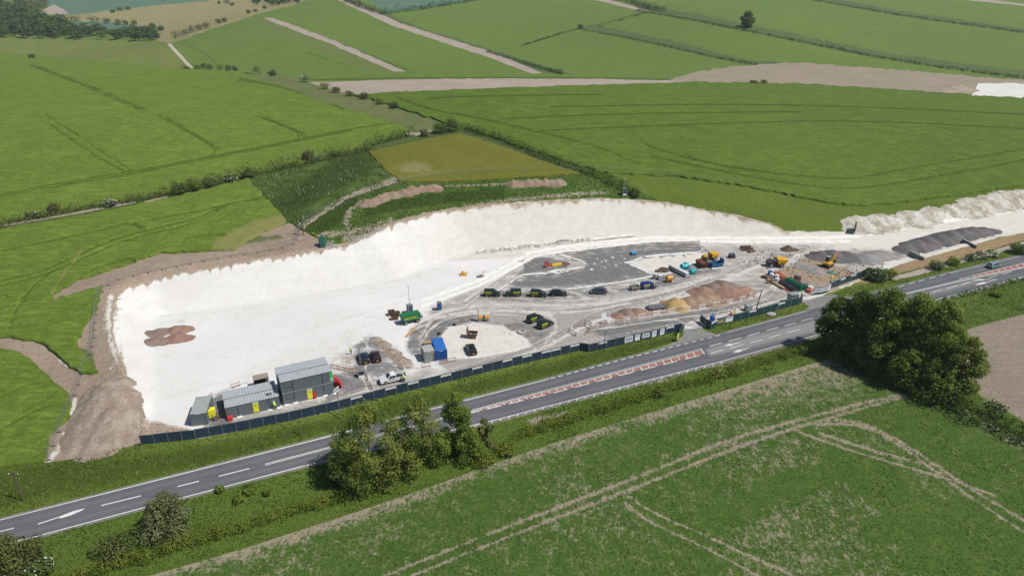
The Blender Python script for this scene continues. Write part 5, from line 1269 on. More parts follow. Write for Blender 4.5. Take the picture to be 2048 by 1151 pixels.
def corrugated(L, W, H, mat, parent, name='wall'):
    """four ribbed container sides as separate meshes"""
    n = max(6, int(L / .28)); m_ = max(6, int(W / .28))
    def side(length, cnt):
        pr = [(0, 0)]
        for i in range(cnt):
            x = length * i / cnt; p = length / cnt; pr += [(x + p * .12, 0), (x + p * .3, .045), (x + p * .62, .045), (x + p * .8, 0)]
        pr.append((length, 0)); return pr + [(length, .08), (0, .08)]
    for (ox, oy, rz, ln, c) in ((0, 0, 0, W, m_), (W, L, math.pi, W, m_), (0, L, -math.pi / 2, L, n), (W, 0, math.pi / 2, L, n)):
        MB().prism(side(ln, c), .12, H - .06, 'z', Matrix.Translation((ox, oy, 0)) @ rotz(rz)).build(name, mat, parent)
def container(a, b, L, label, mat, roofm, H=2.59):
    A, rz, W = frame_of(a, b); root = empty('shipping_container', A, rz, label, 'container', 'steel storage containers')
    MB().box(0, W, 0, L, .02, .11).build('floor', DARKG, root)
    corrugated(L, W, H, mat, root)
    m = MB(); n = int(L / .3); prof = [(0, H - .06)]
    for i in range(n): y = L * i / n; p = L / n; prof += [(y + p * .15, H - .05), (y + p * .3, H - .01), (y + p * .7, H - .01), (y + p * .85, H - .05)]
    prof += [(L, H - .06), (L, H - .1), (0, H - .1)]
    m.prism(prof, .03, W - .03, 'x'); m.build('roof', roofm, root)
    for x in (-.02, W - .1):
        for y in (-.02, L - .1): MB().box(x, x + .12, y, y + .12, 0, H + .02).build('corner_post', mat, root)
    for y in (-.015, L - .075): MB().box(.1, W - .1, y, y + .09, H - .12, H - .0).build('top_rail', mat, root)
    MB().box(W * .32, W * .66, -.03, -.016, H - .11, H - .03).build('label_plate', WHITEP, root); return root
CGREY = flat('container_grey', (.15, .185, .2), .5, .2, .3, (.24, .2, .16)); CBLUE = flat('container_blue', (.012, .09, .33), .4, .1, .1, (.1, .15, .25)); CLITE = flat('container_light_grey', (.3, .32, .31), .5, .2, .3, (.24, .2, .16))
CBLUER = flat('container_blue_roof', (.012, .12, .42), .35, .1, .12, (.2, .22, .25))
container((384,852), (417,848), 6.06, 'grey container at the left end beside the yellow box', CGREY, ROOFS)
container((872.3,722.5), (895,719.5), 6.06, 'blue container with blue roof in the middle of the yard', CBLUE, CBLUER)
container((850,725), (871,721), 3.2, 'short light grey container left of the blue one', CLITE, CLITE)
# yellow steps box beside the left container
r_ = placed('fuel_tank', (425,834), rz2, 'bright yellow tank standing right of the left grey container', 'tank')
MB().box(-.75, .75, -.55, .55, .15, 2.0).build('shell', YELD, r_, .06); MB().box(-.8, .8, -.6, .6, 0, .14).build('skid', DARKG, r_); MB().cyl((-.3, 0, 2.0), (-.3, 0, 2.12), .16, n=12).build('filler_cap', DARKG, r_)
for z in (.6, 1.0, 1.4): MB().box(-.77, .77, -.57, -.552, z, z + .04).build('rib', YELD, r_)
r_ = placed('timber_steps', (433,839), rz2 + .5, 'small timber steps and rail beside the yellow tank', 'steps')
for i in range(3): MB().box(-.5, .5, -.2 + i * .28, .08 + i * .28, 0, .18 * (i + 1)).build('tread', WOODP, r_)
for x in (-.5, .5):
    for y in (-.15, .6): MB().box(x - .03, x + .03, y - .03, y + .03, 0, 1.2).build('rail_post', WOODP, r_)
    MB().box(x - .03, x + .03, -.15, .6, 1.12, 1.2).build('hand_rail', WOODP, r_)
# open steel box behind the low cabins
r_ = placed('open_shelter', (524,771), rz, 'small rusty roofed shelter behind the low cabins', 'shelter')
MB().box(-1.5, 1.5, -1.0, 1.0, 2.15, 2.3).build('roof', flat('shelter_roof', (.26, .22, .18), .8, 0, .4), r_, .02)
for x in (-1.42, 1.34):
    for y in (-.95, .87): MB().box(x, x + .08, y, y + .08, 0, 2.15).build('post', RUST, r_)
MB().box(-1.4, 1.4, .86, .92, .1, 2.1).build('back_panel', RUST, r_); MB().box(-1.3, 1.2, -.7, .8, 0, .9).build('crate', DARKG, r_, .03)
# security tower and site lights
def tower(px, rz, label, mast=5.2, body=2.2, dark=True):
    r = placed('camera_tower', px, rz, label, 'camera tower', 'mobile camera towers')
    MB().box(-.65, .65, -.65, .65, 0, .55).build('base', WHITEP, r, .04); MB().box(-.6, .6, -.6, .6, .56, body).build('cabinet', NAVY if dark else GALV, r, .03)
    for x in (-.6, .54):
        for y in (-.62, .56): MB().box(x - .02, x + .08, y, y + .08, .5, body + .12).build('cage_post', GALV, r)
    MB().box(-.66, .66, -.66, .66, body + .01, body + .09).build('top_tray', GALV, r)
    MB().cyl((0, 0, body), (0, 0, body + mast), .07, .045, 8).build('mast', GALV, r); MB().box(-.35, .35, -.05, .05, body + mast - .12, body + mast - .04).build('head_bar', GALV, r)
    for x in (-.3, .3): MB().lathe([(.03, .14), (.13, .08), (.14, 0), (.09, -.1)], 10, Matrix.Translation((x, 0, body + mast - .2))).build('camera', WHITEP, r)
    return r
tower((820,625), rz + .1, 'navy camera tower with tall mast behind the green tank trailer')
tower((1248,390), .2, 'black and white camera tower at the end of the dark hedge', 3.4, 2.4)
tower((723,752), .3, 'camera mast with dark cabinet standing at the car park corner', 5.0, 1.5)
# green shed on the rim
r_ = placed('steel_cabinet', (645,492), .5, 'dark green cabinet on the rim of the chalk with a yellow strut', 'cabinet')
GRC = flat('cabinet_green', (.012, .09, .075), .5, 0, .15)
MB().box(-.8, .8, -.7, .7, 0, 2.5).build('body', GRC, r_, .02); MB().prism([(-.95, 2.5), (0, 2.85), (.95, 2.5)], -.8, .8).build('roof', GRC, r_); MB().box(-.6, .6, -.735, -.702, .1, 2.1).build('door', GRC, r_)
MB().cyl((.2, .5, 2.6), (-1.8, 3.2, 3.4), .06, n=6).build('strut', YELP, r_)
# shelter by the second entrance and small yard furniture
r_ = placed('gate_hut', (1584,604), .25, 'glazed gate hut behind the hoarding at the second entrance', 'hut')
GLG = flat('pale_glazing', (.2, .26, .26), .15, 0, .2)
for x in (-1, 1):
    for y in (-.8, .8): MB().box(x - .06, x + .06, y - .06, y + .06, 0, 2.4).build('post', CGREY, r_)
MB().box(-1.1, 1.1, -.9, .9, 2.4, 2.52).build('roof', CLITE, r_)
MB().box(-.94, .94, .78, .8, .3, 2.3).build('window', GLG, r_); MB().box(-.94, .94, -.8, -.78, .9, 2.3).build('window', GLG, r_); MB().box(-1.0, -.98, -.72, .72, .3, 2.3).build('window', GLG, r_); MB().box(-.94, .94, -.8, -.77, .05, .88).build('panel', REDP, r_)
for i, (px, lb) in enumerate([((1466,628), 'blue')]): pass
r_ = placed('portable_toilet', (879,619), .2, 'dark blue portable toilet standing alone on the chalk', 'toilet')
MB().box(-.55, .55, -.55, .55, .1, 2.1).build('cabin', NAVY, r_, .03); MB().prism([(-.6, 2.1), (-.4, 2.3), (.4, 2.3), (.6, 2.1)], -.6, .6).build('roof', CLITE, r_); MB().box(-.4, .4, -.585, -.552, .15, 2.0).build('door', CBLUE, r_); MB().box(-.6, .6, -.6, .6, 0, .1).build('skid', WHITEP, r_)
r_ = placed('fuel_bowser', (1424,642), .35, 'small blue tank behind the corner of the hoarding', 'tank')
MB().box(-.5, .5, -.45, .45, .1, 1.5).build('shell', CBLUE, r_, .06); MB().cyl((0, 0, 1.5), (0, 0, 2.3), .05).build('vent', DARKG, r_); MB().box(-.55, .55, -.5, .5, 0, .1).build('skid', DARKG, r_)
r_ = placed('traffic_cone', (1462,629), 0, 'red object with white top behind the grey banner', 'cone')
MB().lathe([(.45, 0), (.45, .06), (.3, .08), (.2, .8)], 10).build('body', REDB, r_); MB().lathe([(.2, .8), (.08, 1.2)], 10).build('tip', WHITEP, r_)
r_ = placed('bollard', (1469,628), 0, 'yellow bollard behind the hoarding with the grey banner', 'bollard')
MB().cyl((0, 0, 0), (0, 0, 1.7), .16, n=10).build('post', YELD, r_); MB().lathe([(.16, 1.7), (.12, 1.8), (.02, 1.84)], 10).build('cap', YELD, r_)
r_ = placed('water_tank', (1496,620), .3, 'white tank half hidden behind the hoarding left of the tall pole', 'tank')
MB().box(-.9, .9, -.6, .6, .2, 1.6).build('tank', CLITE, r_, .08); MB().box(-.95, .95, -.65, .65, 0, .2).build('frame', GALV, r_)
def sign_board(px, rz, w, h, z, mats, label, tilt=0, legs=True):
    r = placed('sign_board', px, rz, label, 'sign'); r.rotation_euler = (tilt, 0, rz)
    MB().box(-w / 2, w / 2, -.03, .03, z, z + h).build('board', mats, r)
    if legs:
        for x in (-w * .35, w * .35): MB().box(x - .04, x + .04, .031, .1, 0, z + h * .8).build('leg', GALV, r)
    return r
sign_board((1208,647), .2, 1.2, 2.6, .1, WHITEP, 'white board leaning among the barriers at the left end of the row', R(-12))
sign_board((1708,466), 1.25, 3.0, 3.6, .4, DARKG, 'dark screen standing on the white haul road at the edge of the crop', 0)
r_ = sign_board((1355,682), .9, 1.0, 1.4, .7, GREENL if False else flat('lime_sign', (.45, .62, .05), .5, 0, 0), 'lime and red roadside sign at the end of the first hoarding')
MB().box(-.2, .2, -.034, .034, .05, .65).build('lower_panel', REDP, r_)
r_ = placed('gate_leaf', (1357,672), 1.0, 'green steel gate leaf open at the first entrance', 'gate')
MB().box(0, 3.4, -.03, .03, .2, .3).build('bottom_rail', NAVY2, r_); MB().box(0, 3.4, -.03, .03, 1.9, 2.0).build('top_rail', NAVY2, r_)
for i in range(9): MB().box(.04 + i * .415, .08 + i * .415 + .3, -.015, .015, .3, 1.9).build('sheet', NAVY2, r_)
for i, (px, a) in enumerate([((1551,634), .2), ((1556,632), .2)]):
    r_ = placed('sign_post', px, a, ['left', 'right'][i] + ' thin grey post of a roadside pair before the hoarding', 'post')
    MB().cyl((0, 0, -.2), (0, 0, 3.0), .06, n=8).build('shaft', GALV, r_); MB().lathe([(.07, 3.0), (.02, 3.06)], 8).build('cap', GALV, r_)
r_ = placed('boulder', (1542,630), 0, 'pale rock lying on the grass before the hoarding', 'rock'); g = random.Random(3)
m = MB(); m.lathe([(.7, 0), (.95, .25), (.8, .55), (.3, .75)], 9); m.v = [(x * g.uniform(.85, 1.15) * 1.3, y * g.uniform(.85, 1.15), z) for x, y, z in m.v]; m.build('stone', CONC, r_)
# ------------------------------------------------------------------ vehicles
def paint(name, c, rough=.25): return flat(name, c, rough, .15, .12, (.4, .37, .32), .8)
PT_ = {'dkgreen': paint('paint_dark_green', (.012, .03, .028)), 'black': paint('paint_black', (.012, .014, .018)), 'navy': paint('paint_navy', (.012, .022, .04)), 'maroon': paint('paint_dark_maroon', (.03, .012, .018)), 'blue': paint('paint_blue', (.008, .03, .2)),
       'silver': paint('paint_grey', (.06, .07, .085)), 'white': paint('paint_white', (.78, .79, .8)), 'ice': paint('paint_ice_blue', (.2, .3, .36))}
TRIM = flat('black_trim', (.015, .015, .017), .6, 0, .1); RIM = flat('alloy_rim', (.4, .41, .42), .35, .7, .1); LAMPR = flat('tail_lamp', (.35, .015, .012), .25, 0, 0); LAMPW = flat('head_lamp', (.75, .77, .78), .15, 0, 0); PLATE = flat('number_plate', (.72, .62, .1), .5, 0, 0)
DKLET = flat('dark_lettering', (.02, .05, .03), .5, 0, 0)
YLET = flat('yellow_lettering', (.62, .62, .03), .5, 0, 0)
WHEELS = {}
def wheel_meshes(r, w):
    if (r, w) not in WHEELS:
        T = Matrix.Rotation(R(90), 4, 'X')
        t = MB().lathe([(r * .62, -w / 2), (r * .95, -w / 2), (r, -w * .3), (r, w * .3), (r * .95, w / 2), (r * .62, w / 2)], 16, T).mesh('tyre', BLACK, smooth=True)
        i = MB(); i.lathe([(r * .6, -w * .52), (r * .55, -w * .56), (r * .2, -w * .5), (r * .2, w * .5), (r * .55, w * .56), (r * .6, w * .52)], 12, T)
        WHEELS[(r, w)] = (t, i.mesh('rim', RIM, smooth=True))
    return WHEELS[(r, w)]
def add_wheel(root, x, y, r, w=.21):
    t, i = wheel_meshes(r, w); e = link_mesh('wheel', t, root); e.location = (x, y, r); link_mesh('rim', i, e); return e
def car_body(prof, belt, W, tum=.16, inset=.05):
    """side outline swept across the width: full height inside, drawn in towards the roof outside"""
    m = MB(); n = len(prof); zt = max(z for x, z in prof); xm = sum(x for x, z in prof) / n
    def ring(f, sh):
        o = []
        for x, z in prof:
            y = W / 2 * f - (max(0, z - belt) / (zt - belt + 1e-6)) * tum * f
            o.append((xm + (x - xm) * (1 - sh), y, z - sh * .6 * (1 if z > belt else -.2)))
        return o
    m.rings([[(x, -y, z) for x, y, z in ring(1, inset)], [(x, -y, z) for x, y, z in ring(.93, .012)], [(x, -y, z) for x, y, z in ring(.6, 0)], ring(.6, 0), ring(.93, .012), ring(1, inset)])
    return m
def ypos(z, belt, zt, W, tum): return W / 2 - max(0, z - belt) / (zt - belt) * tum
def side_pane(root, pts, belt, zt, W, tum, name='side_window', mat=None, d=.012):
    for s in (-1, 1):
        m = MB(); n = len(pts)
        vs = [(x, s * (ypos(z, belt, zt, W, tum) + d), z) for x, z in pts] + [(x, s * (ypos(z, belt, zt, W, tum) - .03), z) for x, z in pts]
        m.add(vs, [tuple(range(n)), tuple(range(2 * n - 1, n - 1, -1))] + [(i, (i + 1) % n, n + (i + 1) % n, n + i) for i in range(n)]); m.build(name, mat or GLASS, root)
def cross_pane(root, p, q, hw0, hw1, name, mat=None, d=.015):
    (x0, z0), (x1, z1) = p, q; nx, nz = (z1 - z0), -(x1 - x0); l = math.hypot(nx, nz); nx, nz = nx / l, nz / l
    if nz < 0: nx, nz = -nx, -nz
    vs = [(x0 + nx * e, s * hw0, z0 + nz * e) for e in (d, -.03) for s in (-1, 1)]; ve = [(x1 + nx * e, s * hw1, z1 + nz * e) for e in (d, -.03) for s in (-1, 1)]
    a, b, c, e = vs; f, g, h, i = ve
    MB().add([a, b, g, f, c, e, i, h], [(0, 1, 2, 3), (7, 6, 5, 4), (0, 4, 5, 1), (1, 5, 6, 2), (2, 6, 7, 3), (3, 7, 4, 0)]).build(name, mat or GLASS, root)
VK = {  # outline from the rear bumper forward (x, z), glass, wheels
 'van': dict(L=4.45, W=1.82, belt=1.02, tum=.1, wh=(-1.38, 1.3, .32), prof=[(-2.2,.32),(-2.23,.7),(-2.18,1.5),(-2.08,1.78),(-1.9,1.84),(.2,1.84),(.55,1.76),(1.28,1.12),(2.0,.95),(2.18,.78),(2.23,.45),(2.15,.28)],
      side=[[(.05,1.08),(1.02,1.08),(.5,1.62),(.05,1.66)]], front=((1.26,1.14),(.6,1.73)), rear=((-2.17,1.12),(-2.11,1.62))),
 'estate': dict(L=4.75, W=1.84, belt=.92, tum=.2, wh=(-1.4, 1.4, .33), prof=[(-2.3,.32),(-2.37,.65),(-2.3,.98),(-2.1,1.05),(-1.75,1.46),(-1.2,1.56),(.1,1.55),(.6,1.42),(1.25,.98),(2.05,.85),(2.3,.65),(2.36,.4),(2.28,.26)],
      side=[[(-1.85,1.0),(-.85,.98),(-.85,1.42),(-1.5,1.42)],[(-.78,.98),(.02,.98),(.02,1.44),(-.78,1.44)],[(.1,.98),(1.0,.98),(.5,1.38),(.1,1.43)]], front=((1.22,1.0),(.66,1.41)), rear=((-2.07,1.08),(-1.78,1.43))),
 'suv': dict(L=4.6, W=1.92, belt=1.0, tum=.22, wh=(-1.35, 1.35, .37), prof=[(-2.2,.36),(-2.28,.75),(-2.24,1.08),(-2.05,1.18),(-1.8,1.58),(-1.3,1.68),(.1,1.67),(.55,1.54),(1.15,1.12),(1.95,1.0),(2.22,.8),(2.28,.5),(2.2,.3)],
      side=[[(-1.8,1.12),(-.8,1.08),(-.8,1.54),(-1.5,1.54)],[(-.72,1.08),(.05,1.08),(.05,1.55),(-.72,1.55)],[(.13,1.08),(.95,1.1),(.48,1.48),(.13,1.54)]], front=((1.12,1.14),(.6,1.52)), rear=((-2.02,1.2),(-1.83,1.55))),
 'hatch': dict(L=4.15, W=1.76, belt=.92, tum=.2, wh=(-1.28, 1.25, .31), prof=[(-2.0,.32),(-2.07,.65),(-2.0,.95),(-1.85,1.02),(-1.5,1.4),(-.9,1.5),(.05,1.49),(.5,1.36),(1.15,.97),(1.8,.84),(2.03,.65),(2.07,.4),(2.0,.26)],
      side=[[(-1.55,1.0),(-.72,.98),(-.72,1.37),(-1.25,1.36)],[(-.65,.98),(.02,.98),(.02,1.39),(-.65,1.39)],[(.1,.98),(.95,.98),(.42,1.33),(.1,1.38)]], front=((1.12,.99),(.56,1.35)), rear=((-1.82,1.05),(-1.53,1.37))),
}
def car(kind, px, rz, mat, label, cat, group=None, scale=1.0, decal=None):
    v = VK[kind]; p = G(*px); root = empty({'van': 'parked_van', 'estate': 'estate_car', 'suv': 'parked_car', 'hatch': 'hatchback_car'}[kind], p, rz, label, cat, group); root.scale = (scale,) * 3
    zt = max(z for x, z in v['prof']); W = v['W']
    b = car_body(v['prof'], v['belt'], W, v['tum']).build('body', mat, root, smooth=True)
    for pts in v['side']: side_pane(root, pts, v['belt'], zt, W, v['tum'])
    f = v['front']; cross_pane(root, f[0], f[1], W / 2 - .14, W / 2 - .14 - v['tum'] * .8, 'windscreen')
    f = v['rear']; cross_pane(root, f[0], f[1], W / 2 - .2, W / 2 - .2 - v['tum'] * .8, 'rear_window')
    a, c, r = v['wh']
    for x in (a, c):
        for s in (-1, 1): add_wheel(root, x, s * (W / 2 - .1), r)
    L = v['L']; xf = L / 2; lz = v['belt'] - .24
    for s in (-1, 1):
        MB().box(xf - .4, xf - .06, s * (W / 2 - .2) - .17, s * (W / 2 - .2) + .17, lz - .08, lz + .08).build('headlight', LAMPW, root, .03)
        MB().box(-xf - .0, -xf + .16, s * (W / 2 - .17) - .12, s * (W / 2 - .17) + .12, lz - .02, lz + .3).build('tail_light', LAMPR, root, .03)
        MB().box(f[0][0] * 0 + v['front'][0][0] - .3, v['front'][0][0] - .12, s * (W / 2 + .1) - .1, s * (W / 2 + .1) + .1, v['belt'] + .05, v['belt'] + .22).build('mirror', mat, root, .03)
        MB().box(a + r + .1, c - r - .1, s * (W / 2 - .03) - .03, s * (W / 2 - .03) + .03, .24, .36).build('sill', TRIM, root)
    MB().box(-xf - .03, -xf + .06, -.26, .26, .55, .67).build('number_plate', PLATE, root); MB().box(xf - .12, xf + .02, -.6, .6, .3, .5).build('grille', TRIM, root, .02)
    if decal:
        x0, x1, z0, z1 = decal
        for s in (-1, 1):
            y = s * (W / 2 - .0); 
            M = Matrix.Translation(((x0 + x1) / 2, s * (ypos((z0 + z1) / 2, v['belt'], zt, W, v['tum']) + .014), (z0 + z1) / 2)) @ rotz(0 if s < 0 else math.pi) @ Matrix.Rotation(R(90 - 7 * 1), 4, 'X')
            MB().box(-(x1 - x0) / 2, (x1 - x0) / 2, -.17, .17, -.01, .004, M).build('name_band', YLET, root)
            me = text_mesh('BARTELL', .36, DKLET, M @ Matrix.Translation((0, 0, .006)), .003); link_mesh('lettering', me, root)
            MB().box(x0 + .1, x1 - .1, min(y, y + s * .012), max(y, y + s * .012), z0 - .42, z0 - .34).build('lettering_line', YLET, root)
    return root
hd = heading
vg = 'dark green vans with yellow lettering'
a1 = hd((973.8,593), (995.1,593.5))
car('van', (984.5,591), a1, PT_['dkgreen'], 'leftmost dark green van with yellow lettering in the row of four on the stone', 'van', vg, 1, (-1.85, -.1, 1.15, 1.5))
car('van', (1026,590.5), a1 + math.pi + .05, PT_['dkgreen'], 'dark green van second from the left in the row with its nose to the left', 'van', vg, 1, (-1.85, -.1, 1.15, 1.5))
car('van', (1077,592), a1 - .06, PT_['dkgreen'], 'dark green van third in the row beside the black estate', 'van', vg, 1, (-1.85, -.1, 1.15, 1.5))
car('estate', (1116.5,590), a1 + .02, PT_['black'], 'black estate car at the right end of the row of vans', 'car', None, 1.02)
car('hatch', (1197.5,586), a1 + math.pi, PT_['silver'], 'dark grey silver hatchback parked alone right of the vans', 'car', None, 1.08)
car('van', (1070,641), hd((1059,646), (1083,637.5)), PT_['dkgreen'], 'upper one of two dark vans parked together on the loop track', 'van', vg, 1.0, (-1.85, -.1, 1.15, 1.5))
car('van', (1090.5,652.5), hd((1079,658), (1103,648)), PT_['dkgreen'], 'lower one of two dark vans parked together on the loop track', 'van', vg, 1.0, (-1.85, -.1, 1.15, 1.5))
car('van', (1296.5,575.5), hd((1284,578), (1308,574.5)), PT_['blue'], 'bright blue van with two people at its side', 'van', None, 1.0, (-1.85, -.1, 1.15, 1.5))
car('suv', (728.5,720), hd((733,731), (723,704)), PT_['navy'], 'dark navy car parked left of its neighbour behind the tall cabins', 'car', 'dark cars by the cabins', 1.02)
car('estate', (752,716), hd((756,727), (746,701)), PT_['maroon'], 'dark maroon car parked right of the navy one behind the tall cabins', 'car', 'dark cars by the cabins', 1.0)
car('estate', (942.5,702), hd((948,712), (936.5,689)), PT_['black'], 'black car parked alone on the pale chalk island', 'car', None, 1.0)
car('hatch', (1986,534), hd((1970,539), (2000,531.5)), PT_['ice'], 'ice blue hatchback driving on the main road', 'car', None, 1.05)
# white pickup
p = G(786,761); rz = hd((801,762), (771.5,768)); root = empty('pickup_truck', p, rz, 'white double cab pickup standing by the hoarding', 'pickup'); root.scale = (1.06,) * 3; W = 1.86
prof = [(-.55,.45),(-.55,1.1),(-.42,1.72),(-.1,1.8),(.55,1.78),(1.25,1.18),(2.3,1.05),(2.62,.85),(2.66,.5),(2.55,.36)]
car_body(prof, 1.1, W, .18).build('cab', PT_['white'], root, smooth=True)
m = MB(); m.box(-2.65, -.56, -.93, .93, .5, .62); m.box(-2.65, -.56, -.93, -.83, .62, 1.12); m.box(-2.65, -.56, .83, .93, .62, 1.12); m.box(-2.65, -2.57, -.83, .83, .62, 1.12); m.build('load_bed', PT_['white'], root)
MB().box(-2.56, -.6, -.82, .82, .625, .66).build('bed_liner', TRIM, root)
for (x, y, h) in ((-1.9, .3, .35), (-1.2, -.3, .45), (-1.0, .45, .3)): MB().box(x - .3, x + .3, y - .2, y + .2, .66, .66 + h).build('load_box', DARKG, root, .03)
side_pane(root, [(-.42,1.17),(.2,1.17),(.2,1.62),(-.3,1.62)], 1.1, 1.8, W, .18); side_pane(root, [(.28,1.17),(1.0,1.17),(.55,1.6),(.28,1.62)], 1.1, 1.8, W, .18)
cross_pane(root, (1.22,1.2), (.6,1.75), .78, .64, 'windscreen'); MB().box(2.6, 2.69, -.5, .5, .62, .85).build('grille', TRIM, root, .02); MB().box(2.55, 2.72, -.9, .9, .36, .55).build('front_bumper', TRIM, root, .03)
for s in (-1, 1):
    MB().box(2.3, 2.62, s * .74 - .15, s * .74 + .15, .8, .98).build('headlight', LAMPW, root, .03); MB().box(-2.7, -2.62, s * .85 - .07, s * .85 + .07, .7, 1.05).build('tail_light', LAMPR, root)
    for x in (-1.65, 1.6): add_wheel(root, x, s * .84, .39, .25)
    g = random.Random(2); x = -.3
    while x < 1.0: l = g.uniform(.08, .18); MB().box(x, x + l, s * .945 - .006, s * .945 + .006, .78, .92).build('door_print', BLUEP if False else INK, root); x += l + .05
# two axle tank trailer, green
r_ = empty('tank_trailer', G(821,644), hd((812,646), (834,641)), 'green tank trailer with bold yellow lettering on four wheels', 'trailer')
GTK = flat('tank_green', (.02, .16, .06), .4, .1, .15, (.1, .12, .08))
MB().prism([(-2.2, .95), (-2.2, 1.3), (-2.35, 2.35), (2.35, 2.35), (2.2, 1.3), (2.2, .95)], -1.05, 1.05).build('tank', GTK, r_, .06); MB().box(-2.4, 2.4, -1.12, 1.12, 2.36, 2.42).build('lid', GTK, r_)
MB().box(-2.1, 2.1, -.5, .5, .7, .94).build('chassis', DARKG, r_)
for x in (-1.5, 1.5):
    for s in (-1, 1): add_wheel(r_, x, s * .95, .5, .32)
MB().tube([(2.1, 0, .8), (3.4, 0, .6)], .07).build('drawbar', STEEL, r_); MB().box(2.5, 3.1, -.5, .5, .7, 1.35).build('pump', CGREY, r_, .05)
link_mesh('lettering', text_mesh('BARTELL', .92, YLET, Matrix.Translation((0, -1.075, 1.62)) @ Matrix.Rotation(R(90), 4, 'X'), .012), r_)
# pallets, machine parts left of it
for i, (px, a, n) in enumerate([((783,629),.3,3), ((793,632),.5,5), ((790,638),.2,4)]):
    r_ = placed('pallet_stack', px, a, ['left', 'right', 'front'][i] + ' rusty brown steel bin of three beside the green tank trailer', 'steel bin', 'rusty bins by the tank trailer')
    m = MB(); m.box(-.8, .8, -.6, .6, .1, .18); m.box(-.8, .8, -.6, -.54, .18, 1.2); m.box(-.8, .8, .54, .6, .18, 1.2); m.box(-.8, -.74, -.54, .54, .18, 1.2); m.box(.74, .8, -.54, .54, .18, 1.2); m.build('bin', RUST, r_)
    for x in (-.6, .5): MB().box(x, x + .12, -.6, .6, 0, .1).build('skid', RUST, r_)
    for x in (-.3, .24): MB().box(x, x + .06, -.625, -.602, .2, 1.15).build('rib', RUST, r_)
r_ = placed('hopper', (775,633), .9, 'small rusty hook frame left of the brown bins', 'steel frame')
MB().tube([(0,0,0),(.6,.2,.9),(1.2,0,0)], .06).build('frame', RUST, r_); MB().tube([(.6,.2,.9),(1.7,.5,1.0)], .06).build('arm', RUST, r_)
# yellow road roller and light tower
YPL = flat('plant_yellow', (.62, .33, .015), .45, 0, .3, (.2, .15, .1)); 
def roller(px, rz, label, mast=True):
    r = placed('road_roller', px, rz, label, 'roller')
    for x in (-.95, .95): MB().cyl((x, -.6, .45), (x, .6, .45), .45, n=18).build('drum', STEEL, r, smooth=True)
    MB().box(-1.3, -.2, -.5, .5, .8, 1.2).build('front_body', YPL, r, .08); MB().box(.2, 1.4, -.5, .5, .75, 1.3).build('engine_cover', YPL, r, .08); MB().box(-.25, .25, -.35, .35, .6, .95).build('joint', DARKG, r)
    MB().box(.0, .4, -.3, .3, .96, 1.5).build('seat', DARKG, r, .05)
    if mast: MB().box(-1.35, -1.2, -.55, .55, 1.2, 2.9).build('roll_bar', DARKG, r)
    return r
roller((967,641), .05, 'yellow road roller with dark frame by the loop track')
# skip with open flap
r_ = placed('waste_skip', (945,674), -.15, 'rusty open skip on the chalk island with one flap raised', 'skip')
def skip_box(r, L, W, h, mat, sl=.3, th=.06):
    m = MB(); o = [(-L / 2, -W / 2), (L / 2, -W / 2), (L / 2, W / 2), (-L / 2, W / 2)]; b = [(x * (1 - 2 * sl / L), y) for x, y in o]
    f = lambda pts, k_: [(x - math.copysign(k_, x), y - math.copysign(k_, y)) for x, y in pts]
    vs = [(x, y, .08) for x, y in b] + [(x, y, h) for x, y in o] + [(x, y, h) for x, y in f(o, th)] + [(x, y, .16) for x, y in f(b, th)]
    fs = [(3, 2, 1, 0), (12, 13, 14, 15)]
    for i in range(4): j = (i + 1) % 4; fs += [(i, j, 4 + j, 4 + i), (4 + i, 4 + j, 8 + j, 8 + i), (8 + i, 8 + j, 12 + j, 12 + i)]
    m.add(vs, fs); m.build('hull', mat, r)
    for s in (-1, 1): MB().box(-.08, .08, s * (W / 2 + .03) - .03, s * (W / 2 + .03) + .03, .1, h).build('rib', mat, r)
skip_box(r_, 2.4, 1.8, 1.3, RUST); MB().box(-1.25, -1.18, -.9, .9, 1.3, 2.5).build('flap', RUST, r_)
g = random.Random(5); m = MB()
for i in range(26): x, y = g.uniform(-.8, .8), g.uniform(-.7, .7); s_ = g.uniform(.08, .2); m.box(x - s_, x + s_, y - s_, y + s_, .3, .5 + s_, rotz(0))
o = m.build('rubble', CONC, None); tag(o, 'pale rubble lying inside the rusty open skip', 'rubble', None, 'stuff'); o.location = G(945,674)
# crates and timber near the containers
r_ = placed('timber_crate', (860,690), .15, 'long tan timber pack behind the blue container', 'timber'); TAN = flat('new_timber', (.42, .27, .14), .8, 0, .2, (.5, .4, .28))
for j in range(3):
    for i in range(5): MB().box(-1.5 + .04 * j, 1.5 - .05 * i * (j % 2), -.5 + i * .2, -.32 + i * .2, .1 + j * .3, .36 + j * .3).build('plank', TAN, r_)
for x in (-1.1, 1.0): MB().box(x, x + .1, -.55, .55, 0, .1).build('bearer', TAN, r_)
tag(MB().box(-.35, .35, -2.6, 2.6, .02, .12, rotz(-.35)).build('board', TAN, None, .01, loc=G(822,664)), 'long orange tan board lying on the dark stone left of the containers', 'board')
def tyre(px, r, label, tilt=0):
    o = MB().lathe([(r * .55, 0), (r * .95, .02), (r, .1), (r, .25), (r * .9, .32), (r * .55, .34), (r * .5, .17)], 16).build('tyre', BLACK, None, smooth=True, loc=G(*px)); tag(o, label, 'tyre'); return o
tag(MB().lathe([(.85, 0), (.95, .1), (.95, .42), (.8, .5), (.72, .5), (.7, .05)], 18).build('concrete_ring', CONC, None, smooth=True, loc=G(1043,665)), 'pale concrete ring at the right end of the chalk island', 'concrete ring')
tyre((878,668), .5, 'dark tyre lying by the edge of the chalk island'); tyre((909,650), .45, 'dark debris tyre at the top edge of the chalk island')
